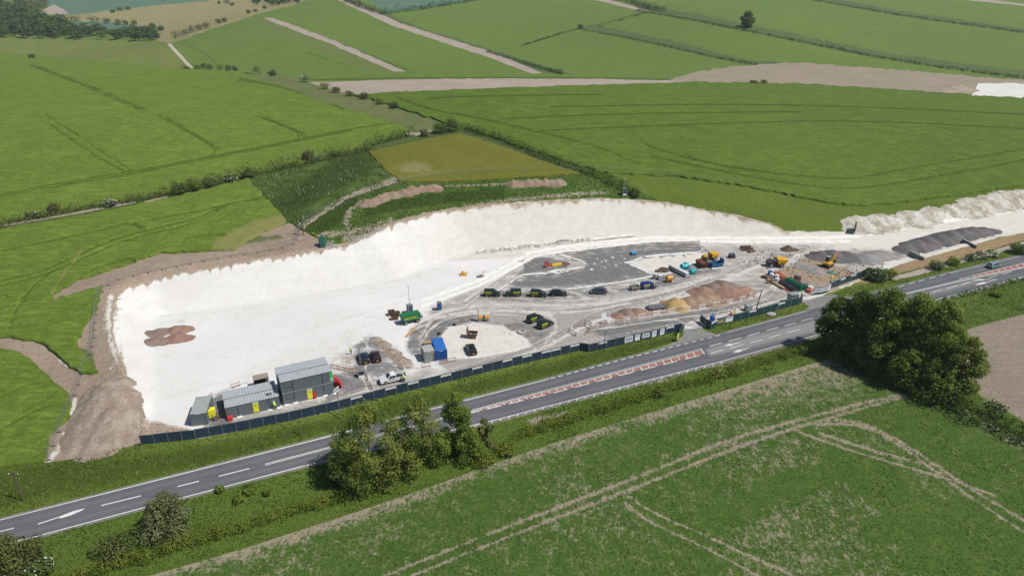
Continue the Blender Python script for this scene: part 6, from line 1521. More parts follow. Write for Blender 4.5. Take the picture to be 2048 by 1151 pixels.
# ------------------------------------------------------------------ machines and materials in the right hand half of the site
TEAL = flat('tank_teal', (.015, .36, .4), .4, .1, .2, (.3, .35, .33)); ORT = flat('tank_orange', (.6, .28, .04), .45, 0, .2); BLUES = flat('skip_blue', (.03, .13, .3), .5, .1, .35, (.25, .25, .25)); BRS = flat('skip_brown', (.11, .04, .016), .7, 0, .25, (.2, .1, .05))
BAGW = flat('white_bag', (.72, .73, .74), .8, 0, .1); MESHG = flat('wire_cage', (.5, .52, .53), .5, .3, .1); DGREEN = flat('green_pipe', (.01, .15, .07), .45, 0, .15); BROWNP = flat('clay_pipe', (.42, .13, .05), .6, 0, .2); DPIPE = flat('dark_pipe', (.03, .035, .05), .5, 0, .2); PURP = flat('dark_red_board', (.2, .04, .05), .7, 0, .3)
def cart(px, rz, label):
    r = placed('flat_trailer', px, rz, label, 'trailer'); TG_ = flat('trailer_grey', (.2, .21, .17), .6, .1, .3)
    MB().box(-1.3, 1.3, -.75, .75, .5, .58).build('floor', TG_, r)
    for (x0, x1, y0, y1) in ((-1.3,1.3,-.75,-.7),(-1.3,1.3,.7,.75),(-1.3,-1.25,-.7,.7),(1.25,1.3,-.7,.7)): MB().box(x0, x1, y0, y1, .58, 1.15).build('side_board', TG_, r)
    for s in (-1, 1): add_wheel(r, 0, s * .82, .32, .2)
    MB().tube([(1.3, 0, .52), (2.3, 0, .5)], .05).build('drawbar', STEEL, r)
cart((1269,579), hd((1262,581), (1280,578)), 'small grey box trailer behind the blue van')
# caged water containers
CG = {}
def ibc(loc, rz, label):
    if not CG:
        m = MB()
        for i in range(6):
            z = .18 + i * .19
            for (x0, x1, y0, y1) in ((-.6,.6,-.52,-.49),(-.6,.6,.49,.52),(-.6,-.57,-.49,.49),(.57,.6,-.49,.49)): m.box(x0, x1, y0, y1, z, z + .025)
        for x in (-.6, -.2, .2, .57):
            for y in (-.525, .495): m.box(x, x + .03, y, y + .03, .15, 1.16)
        CG['c'] = m.mesh('cage', MESHG); CG['b'] = MB().box(-.55, .55, -.47, .47, .15, 1.12).mesh('bottle', BAGW, .06); CG['p'] = MB().box(-.6, .6, -.52, .52, 0, .14).mesh('pallet', DARKG); CG['l'] = MB().cyl((0, 0, 1.12), (0, 0, 1.17), .12, n=12).mesh('cap', DARKG); CG['n'] = MB().box(-.2, .2, -.54, -.527, .5, .85).mesh('plate', GALV)
    r = empty('water_container', loc, rz, label, 'water container', 'white caged water containers'); r.scale = (1.2,) * 3
    for kk, nm in (('c', 'cage'), ('b', 'bottle'), ('p', 'pallet'), ('l', 'cap'), ('n', 'plate')): link_mesh(nm, CG[kk], r)
d = (G(1371,552) - G(1342,537)); rzI = math.atan2(d.y, d.x); st = d.normalized()
for i in range(5): ibc(G(1343,538) + st * (1.38 * i * d.length / 5.6), rzI - math.pi / 2 * 0, ORD[i] + ' white caged container from the upper left in the row below the teal tanks')
d2_ = (G(1336,553) - G(1318,557)).normalized()
for i in range(3): ibc(G(1320,558) + d2_ * 1.55 * i, math.atan2(d2_.y, d2_.x), ORD[i] + ' white caged container from the left beside the orange tank')
r_ = placed('steel_drum', (1308,557), .2, 'single pale drum standing left of the white containers', 'drum'); MB().lathe([(.5, 0), (.55, .05), (.52, .6), (.55, .65), (.52, 1.3), (.4, 1.36)], 12).build('shell', CLITE, r_, smooth=True); MB().cyl((.2, 0, 1.36), (.2, 0, 1.4), .08).build('bung', DARKG, r_)
# teal tanks
def hor_tank(px, rz, L, rad, z, mat, label, hatch=True, scale=1):
    r = placed('round_tank', px, rz, label, 'tank', None); T = Matrix.Translation((0, 0, z)) @ Matrix.Rotation(R(90), 4, 'Y')
    MB().lathe([(rad * .3, -L / 2 - rad * .28), (rad * .75, -L / 2 - rad * .18), (rad, -L / 2), (rad, L / 2), (rad * .75, L / 2 + rad * .18), (rad * .3, L / 2 + rad * .28)], 18, T).build('shell', mat, r, smooth=True)
    for x in (-L * .3, L * .3):
        MB().cyl((x - .04, 0, z), (x + .04, 0, z), rad * 1.03, n=18).build('band', mat, r); MB().box(x - .12, x + .12, -rad * .7, rad * .7, 0, z - rad * .6).build('saddle', mat, r)
    if hatch: MB().lathe([(rad * .5, z + rad * .7), (rad * .5, z + rad * 1.35), (rad * .35, z + rad * 1.5)], 14).build('hatch', mat, r, smooth=True); MB().box(-.3, .3, -rad * .9, -rad * .75, z + rad * .3, z + rad * .7).build('label_plate', WHITEP, r)
    return r
hor_tank((1369,538), hd((1358,540), (1378,536)), 2.4, .85, .95, TEAL, 'larger teal tank with round hatch on top')
hor_tank((1384.5,546.5), hd((1377,549), (1393,544)), 1.9, .68, .75, TEAL, 'smaller teal tank lying in front of the brown skip', False)
r_ = hor_tank((1338,563), hd((1331,565), (1347,562)), 1.7, .72, 1.15, ORT, 'orange towed tank on two wheels', False); r_['category'] = 'tank'
for s in (-1, 1): add_wheel(r_, 0, s * .8, .34, .22)
# skips
r_ = placed('brown_skip', (1404,532), hd((1396,528), (1412,540)), 'dark brown skip beside the blue tipping skip', 'skip'); skip_box(r_, 4.2, 2.4, 1.5, BRS, .6)
MB().box(-1.5, 1.5, -1.05, 1.05, 1.2, 1.3).build('cover', BRS, r_)
r_ = placed('tipping_skip', (1431,532), hd((1418,534), (1444,530)), 'blue wire sided skip with a raised end plate', 'skip')
skip_box(r_, 4.0, 2.0, 1.3, BLUES, .2); MB().box(2.0, 2.08, -1, 1, 1.0, 2.3).build('end_plate', BLUES, r_)
for i in range(9): MB().box(-1.9 + i * .47, -1.85 + i * .47, -1.06, -1.01, .2, 1.35).build('side_bar', BLUES, r_)
r_ = placed('bag_pallet', (1432,538), .1, 'low pallet of white bags before the blue skip', 'pallet'); MB().box(-1.4, 1.4, -.6, .6, 0, .14).build('pallet', CONC, r_); g = random.Random(4)
for i in range(7): MB().box(-1.3 + i * .37, -.98 + i * .37, -.5, .5, .14, .3 + g.uniform(0, .15)).build('bag', BAGW, r_, .05)
# dumpers
def dumper(px, rz, label, body, cab_c, canopy=None, sc=1.0, hop=None):
    r = placed('site_dumper', px, rz, label, 'dumper', 'site dumpers'); r.scale = (sc,) * 3
    MB().box(-1.9, .9, -.55, .55, .55, .95).build('chassis', DARKG, r, .04)
    m = MB(); hp = [(.0, 1.2), (.3, .75), (1.5, .75), (2.3, 1.75), (2.2, 1.8), (-.05, 1.95)]
    m.prism(hp, -1.05, 1.05); m.build('hopper', hop or YPL, r, .03)
    MB().box(.1, 2.0, -.92, .92, 1.79, 1.86, Matrix.Rotation(R(3), 4, 'Y')).build('load', flat('dumped_soil', (.2, .16, .12), .95, 0, .4), r)
    MB().box(-2.0, -.9, -.6, .6, .95, 1.5).build('engine_cover', body, r, .06); MB().box(-.9, -.45, -.35, .35, 1.0, 1.5).build('seat', DARKG, r, .05); MB().cyl((-.3, 0, 1.0), (-.15, 0, 1.55), .04).build('steering_column', DARKG, r)
    for x in (-1.35, .95):
        for s in (-1, 1): add_wheel(r, x, s * .95, .55, .42)
    if canopy:
        for x in (-1.0, -.25):
            for s in (-1, 1): MB().box(x - .04, x + .04, s * .6 - .04, s * .6 + .04, .95, 2.75).build('canopy_post', DARKG, r)
        MB().box(-1.15, -.1, -.75, .75, 2.75, 2.85).build('canopy', canopy, r, .03)
    else:
        for s in (-1, 1): MB().box(-1.0, -.92, s * .5 - .04, s * .5 + .04, 1.4, 2.6).build('roll_bar', DARKG, r)
        MB().box(-1.0, -.92, -.5, .5, 2.55, 2.63).build('roll_bar', DARKG, r)
    return r
dumper((1419,519), hd((1408,521), (1430,518)), 'orange yellow dumper behind the brown skip', YPL, None, None, 1.15)
dumper((1551,532), hd((1538,532), (1566,532)), 'dumper with pale canopy and yellow hopper by the rubble', flat('dumper_grey', (.14, .1, .1), .5, 0, .3), None, CLITE, 1.35)
# small blue bowser and yellow and red kit on the white floor
r_ = placed('blue_pump', (1267,509), .2, 'small bright blue pump among the foundation pads', 'pump'); MB().box(-.8, .8, -.5, .5, .3, 1.0).build('cover', flat('pump_blue', (.05, .3, .62), .5, 0, .2), r_, .1); MB().box(-1.1, .9, -.6, .6, .1, .3).build('skid', DARKG, r_); MB().cyl((-.9, 0, .3), (-.9, 0, .8), .2).build('inlet', DARKG, r_)
r_ = placed('plate_compactor', (927,550), .1, 'yellow compactor machine on the white floor', 'compactor')
MB().box(-1.1, 1.0, -.6, .6, .0, .35).build('plate', YPL, r_, .06); MB().box(-.7, .4, -.45, .45, .35, 1.0).build('engine', YPL, r_, .1); MB().tube([(.5, -.3, .4), (1.3, -.3, 1.1), (1.3, .3, 1.1), (.5, .3, .4)], .05).build('handle', YPL, r_); MB().cyl((-.3, .1, 1.0), (-.3, .1, 1.3), .12).build('exhaust', DARKG, r_)
r_ = placed('guard_trailer', (964,553), .2, 'small red and white frame trailer on the white floor', 'trailer')
MB().box(-1.4, .4, -.5, .5, .3, .4).build('deck', CLITE, r_); 
for s in (-1, 1): add_wheel(r_, -.4, s * .55, .28, .16)
MB().tube([(.3,-.5,.4),(.3,-.5,1.5),(1.2,-.5,1.5),(1.2,.5,1.5),(.3,.5,1.5),(.3,.5,.4)], .05).build('guard_rail', REDP, r_); MB().tube([(.3,-.5,.9),(1.2,-.5,.9),(1.2,.5,.9)], .05).build('guard_rail', WHITEP, r_)
# flatbed skip with yellow pipes
r_ = placed('open_trough', (1107,533), hd((1090,537), (1126,529)), 'open steel bay holding yellow pipes and a red drum', 'trough')
MB().box(-2.7, 2.6, -1.2, 1.2, 0, .12).build('floor', CLITE, r_); MB().box(-2.7, 2.6, -1.24, -1.2, .12, .5).build('side_board', CLITE, r_); MB().box(2.6, 5.4, -1.2, 1.2, .05, .15).build('ramp', RUST, r_); MB().box(-2.7, 2.6, 1.2, 1.24, .12, .9).build('side_board', CLITE, r_)
y = 0; r2_ = placed('pipe_bundle', (1112,531), hd((1090,537), (1126,529)), 'bundle of bright yellow pipes in the steel bay', 'pipes', None, .14)
for j in range(3):
    for i in range(5 - j): MB().cyl((-1.5, -.5 + .22 * i + .11 * j, .12 + .19 * j), (1.7, -.5 + .22 * i + .11 * j, .12 + .19 * j), .11, n=8).build('pipe', flat('gas_pipe_yellow', (.72, .42, .01), .4, 0, .05) if (i, j) == (0, 0) else bpy.data.materials['gas_pipe_yellow'], r2_, smooth=True)
r2_ = placed('red_drum', (1094,534), .2, 'dark red reel at the left end of the steel bay', 'reel', None, .14); MB().cyl((0, -.5, .8), (0, .5, .8), .3, n=12).build('core', PURP, r2_)
for s in (-1, 1): MB().cyl((0, s * .55, .8), (0, s * .62, .8), .8, n=16).build('flange', REDP, r2_)
# excavator
r_ = placed('mini_excavator', (1655,533), hd((1645,538), (1666,527)), 'yellow excavator working by the grey stone heaps', 'excavator'); r_.scale = (1.15,) * 3
for s in (-1, 1): MB().prism([(-1.4, .1), (-1.55, .35), (-1.35, .65), (1.35, .65), (1.55, .35), (1.4, .1)], s * .75 - .22, s * .75 + .22).build('track', BLACK, r_, .03)
MB().box(-1.2, .9, -.85, .85, .75, 1.35).build('house', YPL, r_, .08); MB().box(-.3, .75, -.1, .8, 1.36, 2.6).build('cab', DARKG, r_, .08); MB().box(-.36, .8, -.16, .86, 2.61, 2.7).build('cab_roof', CLITE, r_, .03); MB().box(.76, .79, 0, .7, 1.6, 2.5).build('windscreen', GLG, r_)
MB().prism([(.7, 1.0), (1.0, 1.4), (2.1, 3.1), (2.5, 3.2), (2.4, 2.8), (1.2, 1.0)], -.45, -.2).build('boom', YPL, r_); MB().prism([(2.3, 3.3), (2.7, 3.1), (3.0, 1.2), (2.75, 1.1)], -.42, -.22).build('dipper', YPL, r_); MB().prism([(2.5, 1.2), (3.2, 1.2), (3.1, .5), (2.6, .3), (2.4, .6)], -.6, -.05).build('bucket', DARKG, r_)
# stacked materials by the second entrance
mat_g = 'materials stacked by the second entrance'
def pipes(px, rz, L, r, rows, mat, label, nm='pipe'):
    root = placed('pipe_stack', px, rz, label, 'pipes', mat_g); me = MB().cyl((-L / 2, 0, 0), (L / 2, 0, 0), r, n=8).mesh(nm, mat, smooth=True)
    for j, c in enumerate(rows):
        for i in range(c): link_mesh(nm, me, root, (random.uniform(-.12, .12), (i - c / 2) * r * 2.02, r + j * r * 1.75))
    return root
az = hd((1552,557), (1600,585))
pipes((1591,572), az + .03, 6.5, .2, [7, 6, 5, 3], DGREEN, 'stack of bright green pipes among the stored materials')
pipes((1577,574), az, 6, .16, [8, 7, 5], DPIPE, 'stack of dark pipes in front of the green ones')
pipes((1562,555), az - .1, 5, .18, [8, 7, 4], BROWNP, 'stack of orange clay pipes behind the green ones')
pipes((1605,571), az, 6, .15, [7, 6, 4], PURP, 'stack of dark red pipes right of the green ones')
def planks(px, rz, L, n, rows, mat, label, w=.25, h=.14):
    root = placed('timber_stack', px, rz, label, 'timber', mat_g); me = MB().box(-L / 2, L / 2, -w / 2 + .01, w / 2 - .01, 0, h - .015).mesh('plank', mat)
    for j in range(rows):
        for i in range(n): link_mesh('plank', me, root, (random.uniform(-.25, .25), (i - n / 2) * w, j * h))
planks((1552,569), az + .02, 7, 3, 4, TAN, 'tan timber baulks along the front of the stored materials')
planks((1570,579), az + .04, 7.5, 2, 2, REDP, 'thin red boards laid along the front edge of the materials', .2, .12)
planks((1534,556), az + .5, 2.6, 4, 3, RUST, 'dark brown sleepers at the left end of the materials', .3, .22)
def bulk_bag(px, sc, mat, label):
    r = placed('bulk_bag', px, random.uniform(0, 1), label, 'bag', mat_g); r.scale = (sc,) * 3
    m = MB(); m.lathe([(.42, 0), (.52, .15), (.55, .5), (.5, .82), (.3, .92)], 10); m.build('sack', mat, r, smooth=True); MB().tube([(-.35, -.35, .85), (0, -.38, 1.1), (.35, -.35, .85)], .025).build('strap', BLUEP, r)
bulk_bag((1543,553), 1.2, BAGW, 'white bag at the left of the stored materials'); bulk_bag((1553,556), 1.25, BAGW, 'white bag in the middle of the stored materials'); bulk_bag((1554,562), 1.1, BAGW, 'white bag lowest of three at the stored materials')
bulk_bag((1620,580), 1.4, BAGW, 'large white bag at the right end of the stored materials'); bulk_bag((1540,549), 1.3, CBLUE, 'dark blue bag behind the white bags of the materials')
r_ = placed('cage_pallet', (1606,577), az + 1.2, 'silver cage of fittings right of the green pipes', 'cage', mat_g)
for i in range(6): MB().box(-.9, .9, -.5, .5, .05 + i * .32, .12 + i * .32).build('shelf', GALV, r_)
for x in (-.9, .84):
    for y in (-.5, .44): MB().box(x, x + .06, y, y + .06, 0, 1.9).build('post', GALV, r_)
r_ = placed('brick_pallet', (1617,584), az + .2, 'pallet of red wrapped bricks at the right end of the materials', 'bricks', mat_g)
MB().box(-.6, .6, -.5, .5, 0, .14).build('pallet', TAN, r_); me = MB().box(-.22, .22, -.1, .1, 0, .14).mesh('brick', REDP, .01)
for z in range(5):
    for i in range(3):
        for j in range(5): link_mesh('brick', me, r_, (-.44 + i * .44 + random.uniform(-.01, .01), -.42 + j * .21, .15 + z * .15))
r_ = placed('kerb_pile', (1541,566), .3, 'dark scrap iron heap at the left front of the materials', 'scrap', mat_g)
for i in range(9): MB().box(-1.2, 1.2, -.08, .08, 0, .16, Matrix.Translation((random.uniform(-.4,.4), random.uniform(-.6,.6), .08 * i)) @ rotz(random.uniform(-.5, .5))).build('bar', RUST, r_)
r_ = placed('dark_crate', (1594,560), az, 'dark crate and reel behind the green pipes', 'crate', mat_g); MB().box(-.8, .8, -.6, .6, .1, 1.1).build('box', DARKG, r_, .03); MB().box(-.85, .85, -.65, .65, 1.1, 1.2).build('lid', DARKG, r_); MB().box(-.8, .8, -.5, .5, 0, .1).build('skid', TAN, r_)
# scaffold pack before the sand heap
r_ = placed('tube_pack', (1313,616), hd((1295,618), (1328,614)), 'flat pack of dark scaffold tubes left of the sand heap', 'scaffold tubes'); me = MB().cyl((-2.3, 0, 0), (2.3, 0, 0), .05, n=6).mesh('tube', DPIPE, smooth=True)
for j in range(4):
    for i in range(16): link_mesh('tube', me, r_, (random.uniform(-.4, .4), -1.1 + i * .14 + random.uniform(-.03, .03), .3 + j * .11))
for x in (-1.6, 0, 1.6): MB().box(x - .06, x + .06, -1.3, 1.3, .1, .24).build('bearer', GALV, r_)
for x in (-1.6, 1.6):
    for y in (-1.3, 1.22): MB().box(x - .04, x + .04, y, y + .08, 0, .95).build('stillage_post', GALV, r_)
tag(MB().box(-.9, .9, -.6, .6, .0, .25).build('paving_slab', CONC, None, .03, loc=G(1266,617)), 'pale slab lying on the track above the barriers', 'slab')
# dark kit right of the skips, small brown trough, pump on the haul road edge
r_ = placed('generator', (1463,515), .2, 'dark covered generator standing alone right of the blue skip', 'generator'); MB().box(-.9, .9, -.6, .6, .25, 1.3).build('canopy', DPIPE, r_, .08); MB().box(-1.1, 1.1, -.65, .65, .1, .25).build('skid', DARKG, r_); MB().cyl((.5, 0, 1.3), (.5, 0, 1.7), .07).build('exhaust', STEEL, r_)
r_ = placed('steel_trough', (1492,500), .1, 'brown steel trench box lying above the track fork', 'trench box')
for s in (-1, 1): MB().box(-1.8, 1.8, s * .8 - .06, s * .8 + .06, .05, 1.2).build('side_plate', RUST, r_)
for x in (-1.3, 1.3): MB().cyl((x, -.75, .7), (x, .75, .7), .08).build('strut', RUST, r_)
r_ = placed('brown_box', (1503,504), .3, 'low tan box beside the trench box', 'box'); MB().box(-1, 1, -.6, .6, 0, .6).build('body', flat('box_tan', (.24, .18, .13), .8, 0, .4), r_, .03); MB().box(-1.04, 1.04, -.64, .64, .6, .68).build('lid', RUST, r_)
r_ = placed('white_frame', (1687,563), .5, 'white tubular frame behind the hoarding by the flowering bush', 'frame')
MB().tube([(-1, 0, 0), (-1, 0, 2.6)], .09).build('leg', WHITEP, r_); MB().tube([(1, 0, 0), (1, 0, 1.4)], .07).build('leg', WHITEP, r_); MB().tube([(-1, 0, .7), (1.6, 0, 1.0)], .07).build('rail', WHITEP, r_)
for i, (a, b, c_, lb) in enumerate([((1690,553),(1712,549),BROWNP,'orange pipe lying behind the right hand hoarding'), ((1703,544),(1718,551),WHITEP,'white pipe lying beside the orange one behind the right hand hoarding'), ((1660,562),(1682,558),CLITE,'pale pipe lying left of the white frame')]):
    A_, B_ = G(*a), G(*b); A_.z += .15; B_.z += .15
    tag(MB().cyl((0, 0, 0), B_ - A_, .15, n=8).build('pipe', c_, None, smooth=True, loc=A_), lb, 'pipe')
tag(MB().lathe([(1.0, 0), (1.05, .1), (.9, .2), (.3, .25)], 14).build('tarpaulin', flat('tarp_teal', (.02, .16, .15), .6, 0, .3), None, smooth=True, loc=G(1662,545)), 'crumpled teal sheet on the brown earth below the excavator', 'sheet')
tag(MB().box(-.5, .5, -.35, .35, 0, .4, taper=.1).build('yellow_bag', YELP, None, .05, loc=G(1665,554)), 'small yellow bag on the brown earth', 'bag')
# timber revetments in the brown bank and blue sheet
for i, (a, b) in enumerate([((1817,510),(1847,521)), ((1923,486),(1952,497))]):
    A_, B_ = G(*a), G(*b); d_ = B_ - A_; r_ = empty('retaining_wall', A_, math.atan2(d_.y, d_.x), ['left', 'right'][i] + ' stepped grey board wall set into the brown bank', 'wall', 'board walls in the brown bank'); L_ = d_.xy.length
    for j in range(5): MB().box(L_ * j / 5, L_ * (j + 1) / 5 - .03, -.12, .12, -.4 + (d_.z * j / 5), 1.5 - .1 * j + d_.z * j / 5).build('board', CGREY, r_); MB().box(L_ * j / 5 - .04, L_ * (j + 1) / 5 - .02, -.16, .16, 1.51 - .1 * j + d_.z * j / 5, 1.6 - .1 * j + d_.z * j / 5).build('capping', CONC, r_)
P4 = hit([1790,1803,1818,1806], [497,492,503,508]); c4 = P4.mean(0); m = MB(); m.add([tuple(p - c4 + np.array([0, 0, .12])) for p in P4] + [tuple(p - c4 - np.array([0, 0, .1])) for p in P4], [(0,1,2,3),(7,6,5,4),(0,4,5,1),(1,5,6,2),(2,6,7,3),(3,7,4,0)])
tag(m.build('blue_sheet', flat('sheet_blue', (.1, .2, .3), .5, 0, .3), None, loc=Vector(c4)), 'blue grey sheet at the left end of the long dark stone heap', 'sheet')
tag(MB().box(-1.6, 1.6, -.5, .5, 0, .3).build('drain_cover', flat('drain_grey', (.35, .42, .45), .5, .2, .2), None, .03, loc=G(1128,481)), 'pale steel plate over the drain below the chalk face', 'plate')
# ------------------------------------------------------------------ heaps
def heap_mat(name, c, c2, weeds=None):
    s = NT(name); a = s.noise(.35, 4, .65); f = s.noise(2.6, 4, .8)
    col = s.mix(s.step(a, .35, .68), c, c2); col = s.mix(s.step(f, .35, .62, .45, 0), col, k(c, .5)); g_ = s.noise(.22, 4, .7)
    if weeds: col = s.mix(s.step(g_, .42, .6, 0, .9), col, weeds)
    s.bump(s.ma('ADD', f, a), .25); return s.out(col, .95, spec=.08)
HM_ = {'red': heap_mat('red_stone', (.3, .185, .145), (.36, .235, .185)), 'brown': heap_mat('brown_grey_stone', (.24, .18, .155), (.3, .235, .2)), 'sand': heap_mat('yellow_sand', (.45, .31, .13), (.52, .38, .19)),
       'mix': heap_mat('mixed_stone', (.33, .23, .16), (.4, .3, .22)), 'grey': heap_mat('grey_stone', (.13, .125, .125), (.19, .18, .175)), 'pale': heap_mat('pale_grey_stone', (.27, .265, .26), (.33, .32, .31)),
       'soil': heap_mat('chalky_topsoil', (.27, .19, .135), (.38, .3, .24)), 'dark': heap_mat('dark_soil', (.1, .075, .055), (.16, .12, .09)), 'rub': heap_mat('broken_concrete', (.42, .41, .39), (.55, .54, .52)), 'chalk': heap_mat('chalk_spoil', (.56, .53, .47), (.68, .66, .62), (.33, .3, .23)), 'earth': heap_mat('brown_earth', (.31, .245, .195), (.43, .36, .3))}
def heap(cones, mat, label, cat='heap', group=None, seed=1, res=None, rough=.06):
    """cones: pixel of the foot centre, radius in m, height in m"""
    C_ = []; 
    for (px, py, r, h) in cones: p = G(px, py); C_.append((p.x, p.y, r, h))
    o = (C_[0][0], C_[0][1], gz(C_[0][0], C_[0][1])); st = res or min(c[2] for c in C_) / 7
    x0, x1 = min(c[0] - c[2] for c in C_) - st, max(c[0] + c[2] for c in C_) + st; y0, y1 = min(c[1] - c[2] for c in C_) - st, max(c[1] + c[2] for c in C_) + st
    nx, ny = int((x1 - x0) / st) + 2, int((y1 - y0) / st) + 2
    X, Y = np.meshgrid(x0 + np.arange(nx) * st, y0 + np.arange(ny) * st)
    wob = 1 + (vnoise(X / 1.7, Y / 1.7, seed) - .5) * .35; Zh = np.full(X.shape, -1.0)
    for (cx_, cy_, r, h) in C_:
        t = np.hypot(X - cx_, Y - cy_) / (r * wob); Zh = np.maximum(Zh, (.85 if group and 'stone heaps' in group else 1) * h * (1.06 - np.sqrt(t * t + .012)))
    keep = Zh > -.12; Zh = Zh + (vnoise(X / .55, Y / .55, seed + 4) - .5) * rough * 2 * (Zh > .1); Zs = terrain(X, Y) + np.maximum(Zh, -.15)
    idx = np.arange(nx * ny).reshape(ny, nx); q = np.stack([idx[:-1, :-1], idx[:-1, 1:], idx[1:, 1:], idx[1:, :-1]], -1).reshape(-1, 4)
    q = q[keep.ravel()[q].any(1)]; ids, inv = np.unique(q, return_inverse=True)
    co = np.stack([X.ravel()[ids] - o[0], Y.ravel()[ids] - o[1], Zs.ravel()[ids] - o[2]], 1); me = bpy.data.meshes.new('heap'); fill_mesh(me, co, inv.reshape(-1, 4)); me.polygons.foreach_set('use_smooth', np.ones(len(me.polygons), bool)); me.materials.append(HM_[mat])
    return tag(link_mesh('heap', me, None, o), label, cat, group)
def run(px, r, h, stepm=2.0, jit=.6, seed=1, var=.3):
    g_ = random.Random(seed); P = lay(px, stepm); o = []
    for p in P:
        q = p + Vector((g_.uniform(-jit, jit), g_.uniform(-jit, jit), 0)); u_, v_ = project(q.x, q.y, q.z); o.append((float(u_), float(v_), r * g_.uniform(1 - var, 1 + var), h * g_.uniform(1 - var, 1 + var)))
    return o
fg = 'four stone heaps on the white floor'
heap([(318,666,2.6,1.2),(306,667,1.4,.7)], 'brown', 'upper left brown grey heap of the four on the white floor', 'heap', fg, 1)
heap([(352,659,2.4,1.3),(368,659,2.0,.8),(381,659,1.0,.4)], 'red', 'upper right reddish heap of the four on the white floor', 'heap', fg, 2)
heap([(312,684,2.3,1.1),(328,683,2.0,.9)], 'brown', 'lower left brown grey heap of the four on the white floor', 'heap', fg, 3)
heap([(354,677,2.6,1.3),(370,676,2.0,.8),(382,674,1.0,.4)], 'red', 'lower right reddish heap of the four on the white floor', 'heap', fg, 4)
rg = 'crushed stone heaps behind the barriers'
heap([(1350,610,3.6,2.7),(1360,616,2.6,1.3),(1342,607,2.0,1.5)], 'sand', 'yellow sand heap beside the scaffold tubes', 'heap', rg, 5)
heap([(1380,606,3.4,1.6),(1396,603,3.8,2.1),(1416,602,3.8,2.0),(1434,600,3.0,1.5)], 'mix', 'broad mixed stone heap right of the sand', 'heap', rg, 6)
heap([(1406,585,4.0,2.1),(1394,587,2.4,1.0)], 'red', 'smooth red stone heap at the left back', 'heap', rg, 7)
heap([(1427,579,3.6,2.3)], 'brown', 'darker brown stone heap between the red ones', 'heap', rg, 8)
heap([(1447,573,4.0,2.3),(1461,576,3.2,1.7)], 'brown', 'brown heap at the top of the red stone group', 'heap', rg, 9)
heap([(1448,586,4.4,2.1),(1464,587,4.4,2.2),(1481,584,3.6,1.7),(1491,581,2.6,1.3)], 'red', 'largest red stone heap at the right end of the group', 'heap', rg, 10)
heap([(1441,601,1.9,1.3)], 'dark', 'small dark heap behind the barriers below the red stone', 'heap', rg, 11)
heap([(1238,632,2.0,1.1)], 'red', 'small reddish heap behind the left barriers', 'heap', rg, 12)
heap([(1254,627,2.3,1.7)], 'brown', 'small grey brown heap between two reddish ones behind the barriers', 'heap', rg, 13)
heap([(1274,624,2.3,1.3)], 'red', 'small reddish heap left of the scaffold tubes', 'heap', rg, 14)
gg = 'grey stone heaps beside the haul road'
heap([(1642,513,4.2,2.3)], 'grey', 'left grey stone heap behind the excavator', 'heap', gg, 15); heap([(1666,514,4.8,2.9)], 'grey', 'middle grey stone heap behind the excavator', 'heap', gg, 16); heap([(1692,514,4.4,2.2)], 'grey', 'right grey stone heap behind the excavator', 'heap', gg, 17)
heap([(1735,517,4.2,1.7),(1752,512,4.0,1.8),(1768,508,3.4,1.3)], 'pale', 'flat pale grey heap left of the blue grey sheet', 'heap', gg, 18)
heap([(1812,500,4.0,2.1),(1832,495,4.6,2.9),(1853,489,4.8,3.0),(1876,483,5,3.1),(1900,477,5,3.1),(1922,472,5,3.0),(1944,467,4.6,2.6),(1966,463,4,1.8),(1984,462,3,1.0)], 'grey', 'long dark stone windrow beside the white haul road', 'heap', None, 19, .8)
heap(run([(732,409),(775,396),(818,385),(868,377)], 2.6, 1.7, 1.5, .7, 8, .35), 'soil', 'long topsoil ridge left of centre below the hay field', 'heap', 'topsoil ridges', 20, .5)
heap(run([(1026,369),(1066,367),(1125,367)], 2.6, 1.6, 1.5, .6, 9, .35), 'soil', 'short topsoil ridge under the right end of the hay field', 'heap', 'topsoil ridges', 21, .5)
heap([(215,785,4.6,2.4),(203,812,5.2,2.8),(228,805,4.8,2.6),(190,845,5.2,2.3),(222,845,5.6,2.5),(245,835,4.2,1.6),(172,872,4.4,1.4),(205,875,5,1.6),(235,865,4,1.2)], 'earth', 'big brown earth mound left of the white cutting', 'heap', None, 22, .5, .22)
heap([(1576,499,2.2,1.5),(1590,499,1.2,.5)], 'dark', 'small dark heap on the haul road above the dumper', 'heap', None, 23)
heap([(1327,540,1.9,1.1),(1318,542,1.2,.6)], 'dark', 'small dark mound on the pale pad', 'heap', None, 24)
heap([(1560,518,3.0,.8),(1572,522,3.6,1.0),(1553,515,2.4,.7)], 'rub', 'mound of broken concrete beside the canopied dumper', 'heap', None, 25)
g = random.Random(9); 
for i in range(34):
    a, b = g.uniform(1545, 1585), g.uniform(508, 530); s_ = g.uniform(.25, .6); p = G(a, b)
    if i == 0: rb = empty('rubble_pile', p, 0, 'loose slabs of broken concrete lying by the dumper', 'rubble'); p0 = p; mesh_r = MB().box(-1, 1, -.7, .7, 0, .5, taper=.15).mesh('slab', HM_['rub'])
    o = link_mesh('slab', mesh_r, rb, p - p0 + Vector((0, 0, .3)), g.uniform(0, 3)); o.scale = (s_, s_, s_); o.rotation_euler = (g.uniform(-.5, .5), g.uniform(-.5, .5), g.uniform(0, 3))
heap([(1600,530,2.6,.7),(1615,536,2.8,.8),(1632,542,2.6,.7)], 'pale', 'low grey stone ridge on the brown earth', 'heap', None, 26)
heap([(1640,572,3,.9),(1620,570,2.4,.8),(1655,575,2.6,.7)], 'earth', 'rough brown spoil behind the right hand hoarding', 'heap', None, 27, None, .15)
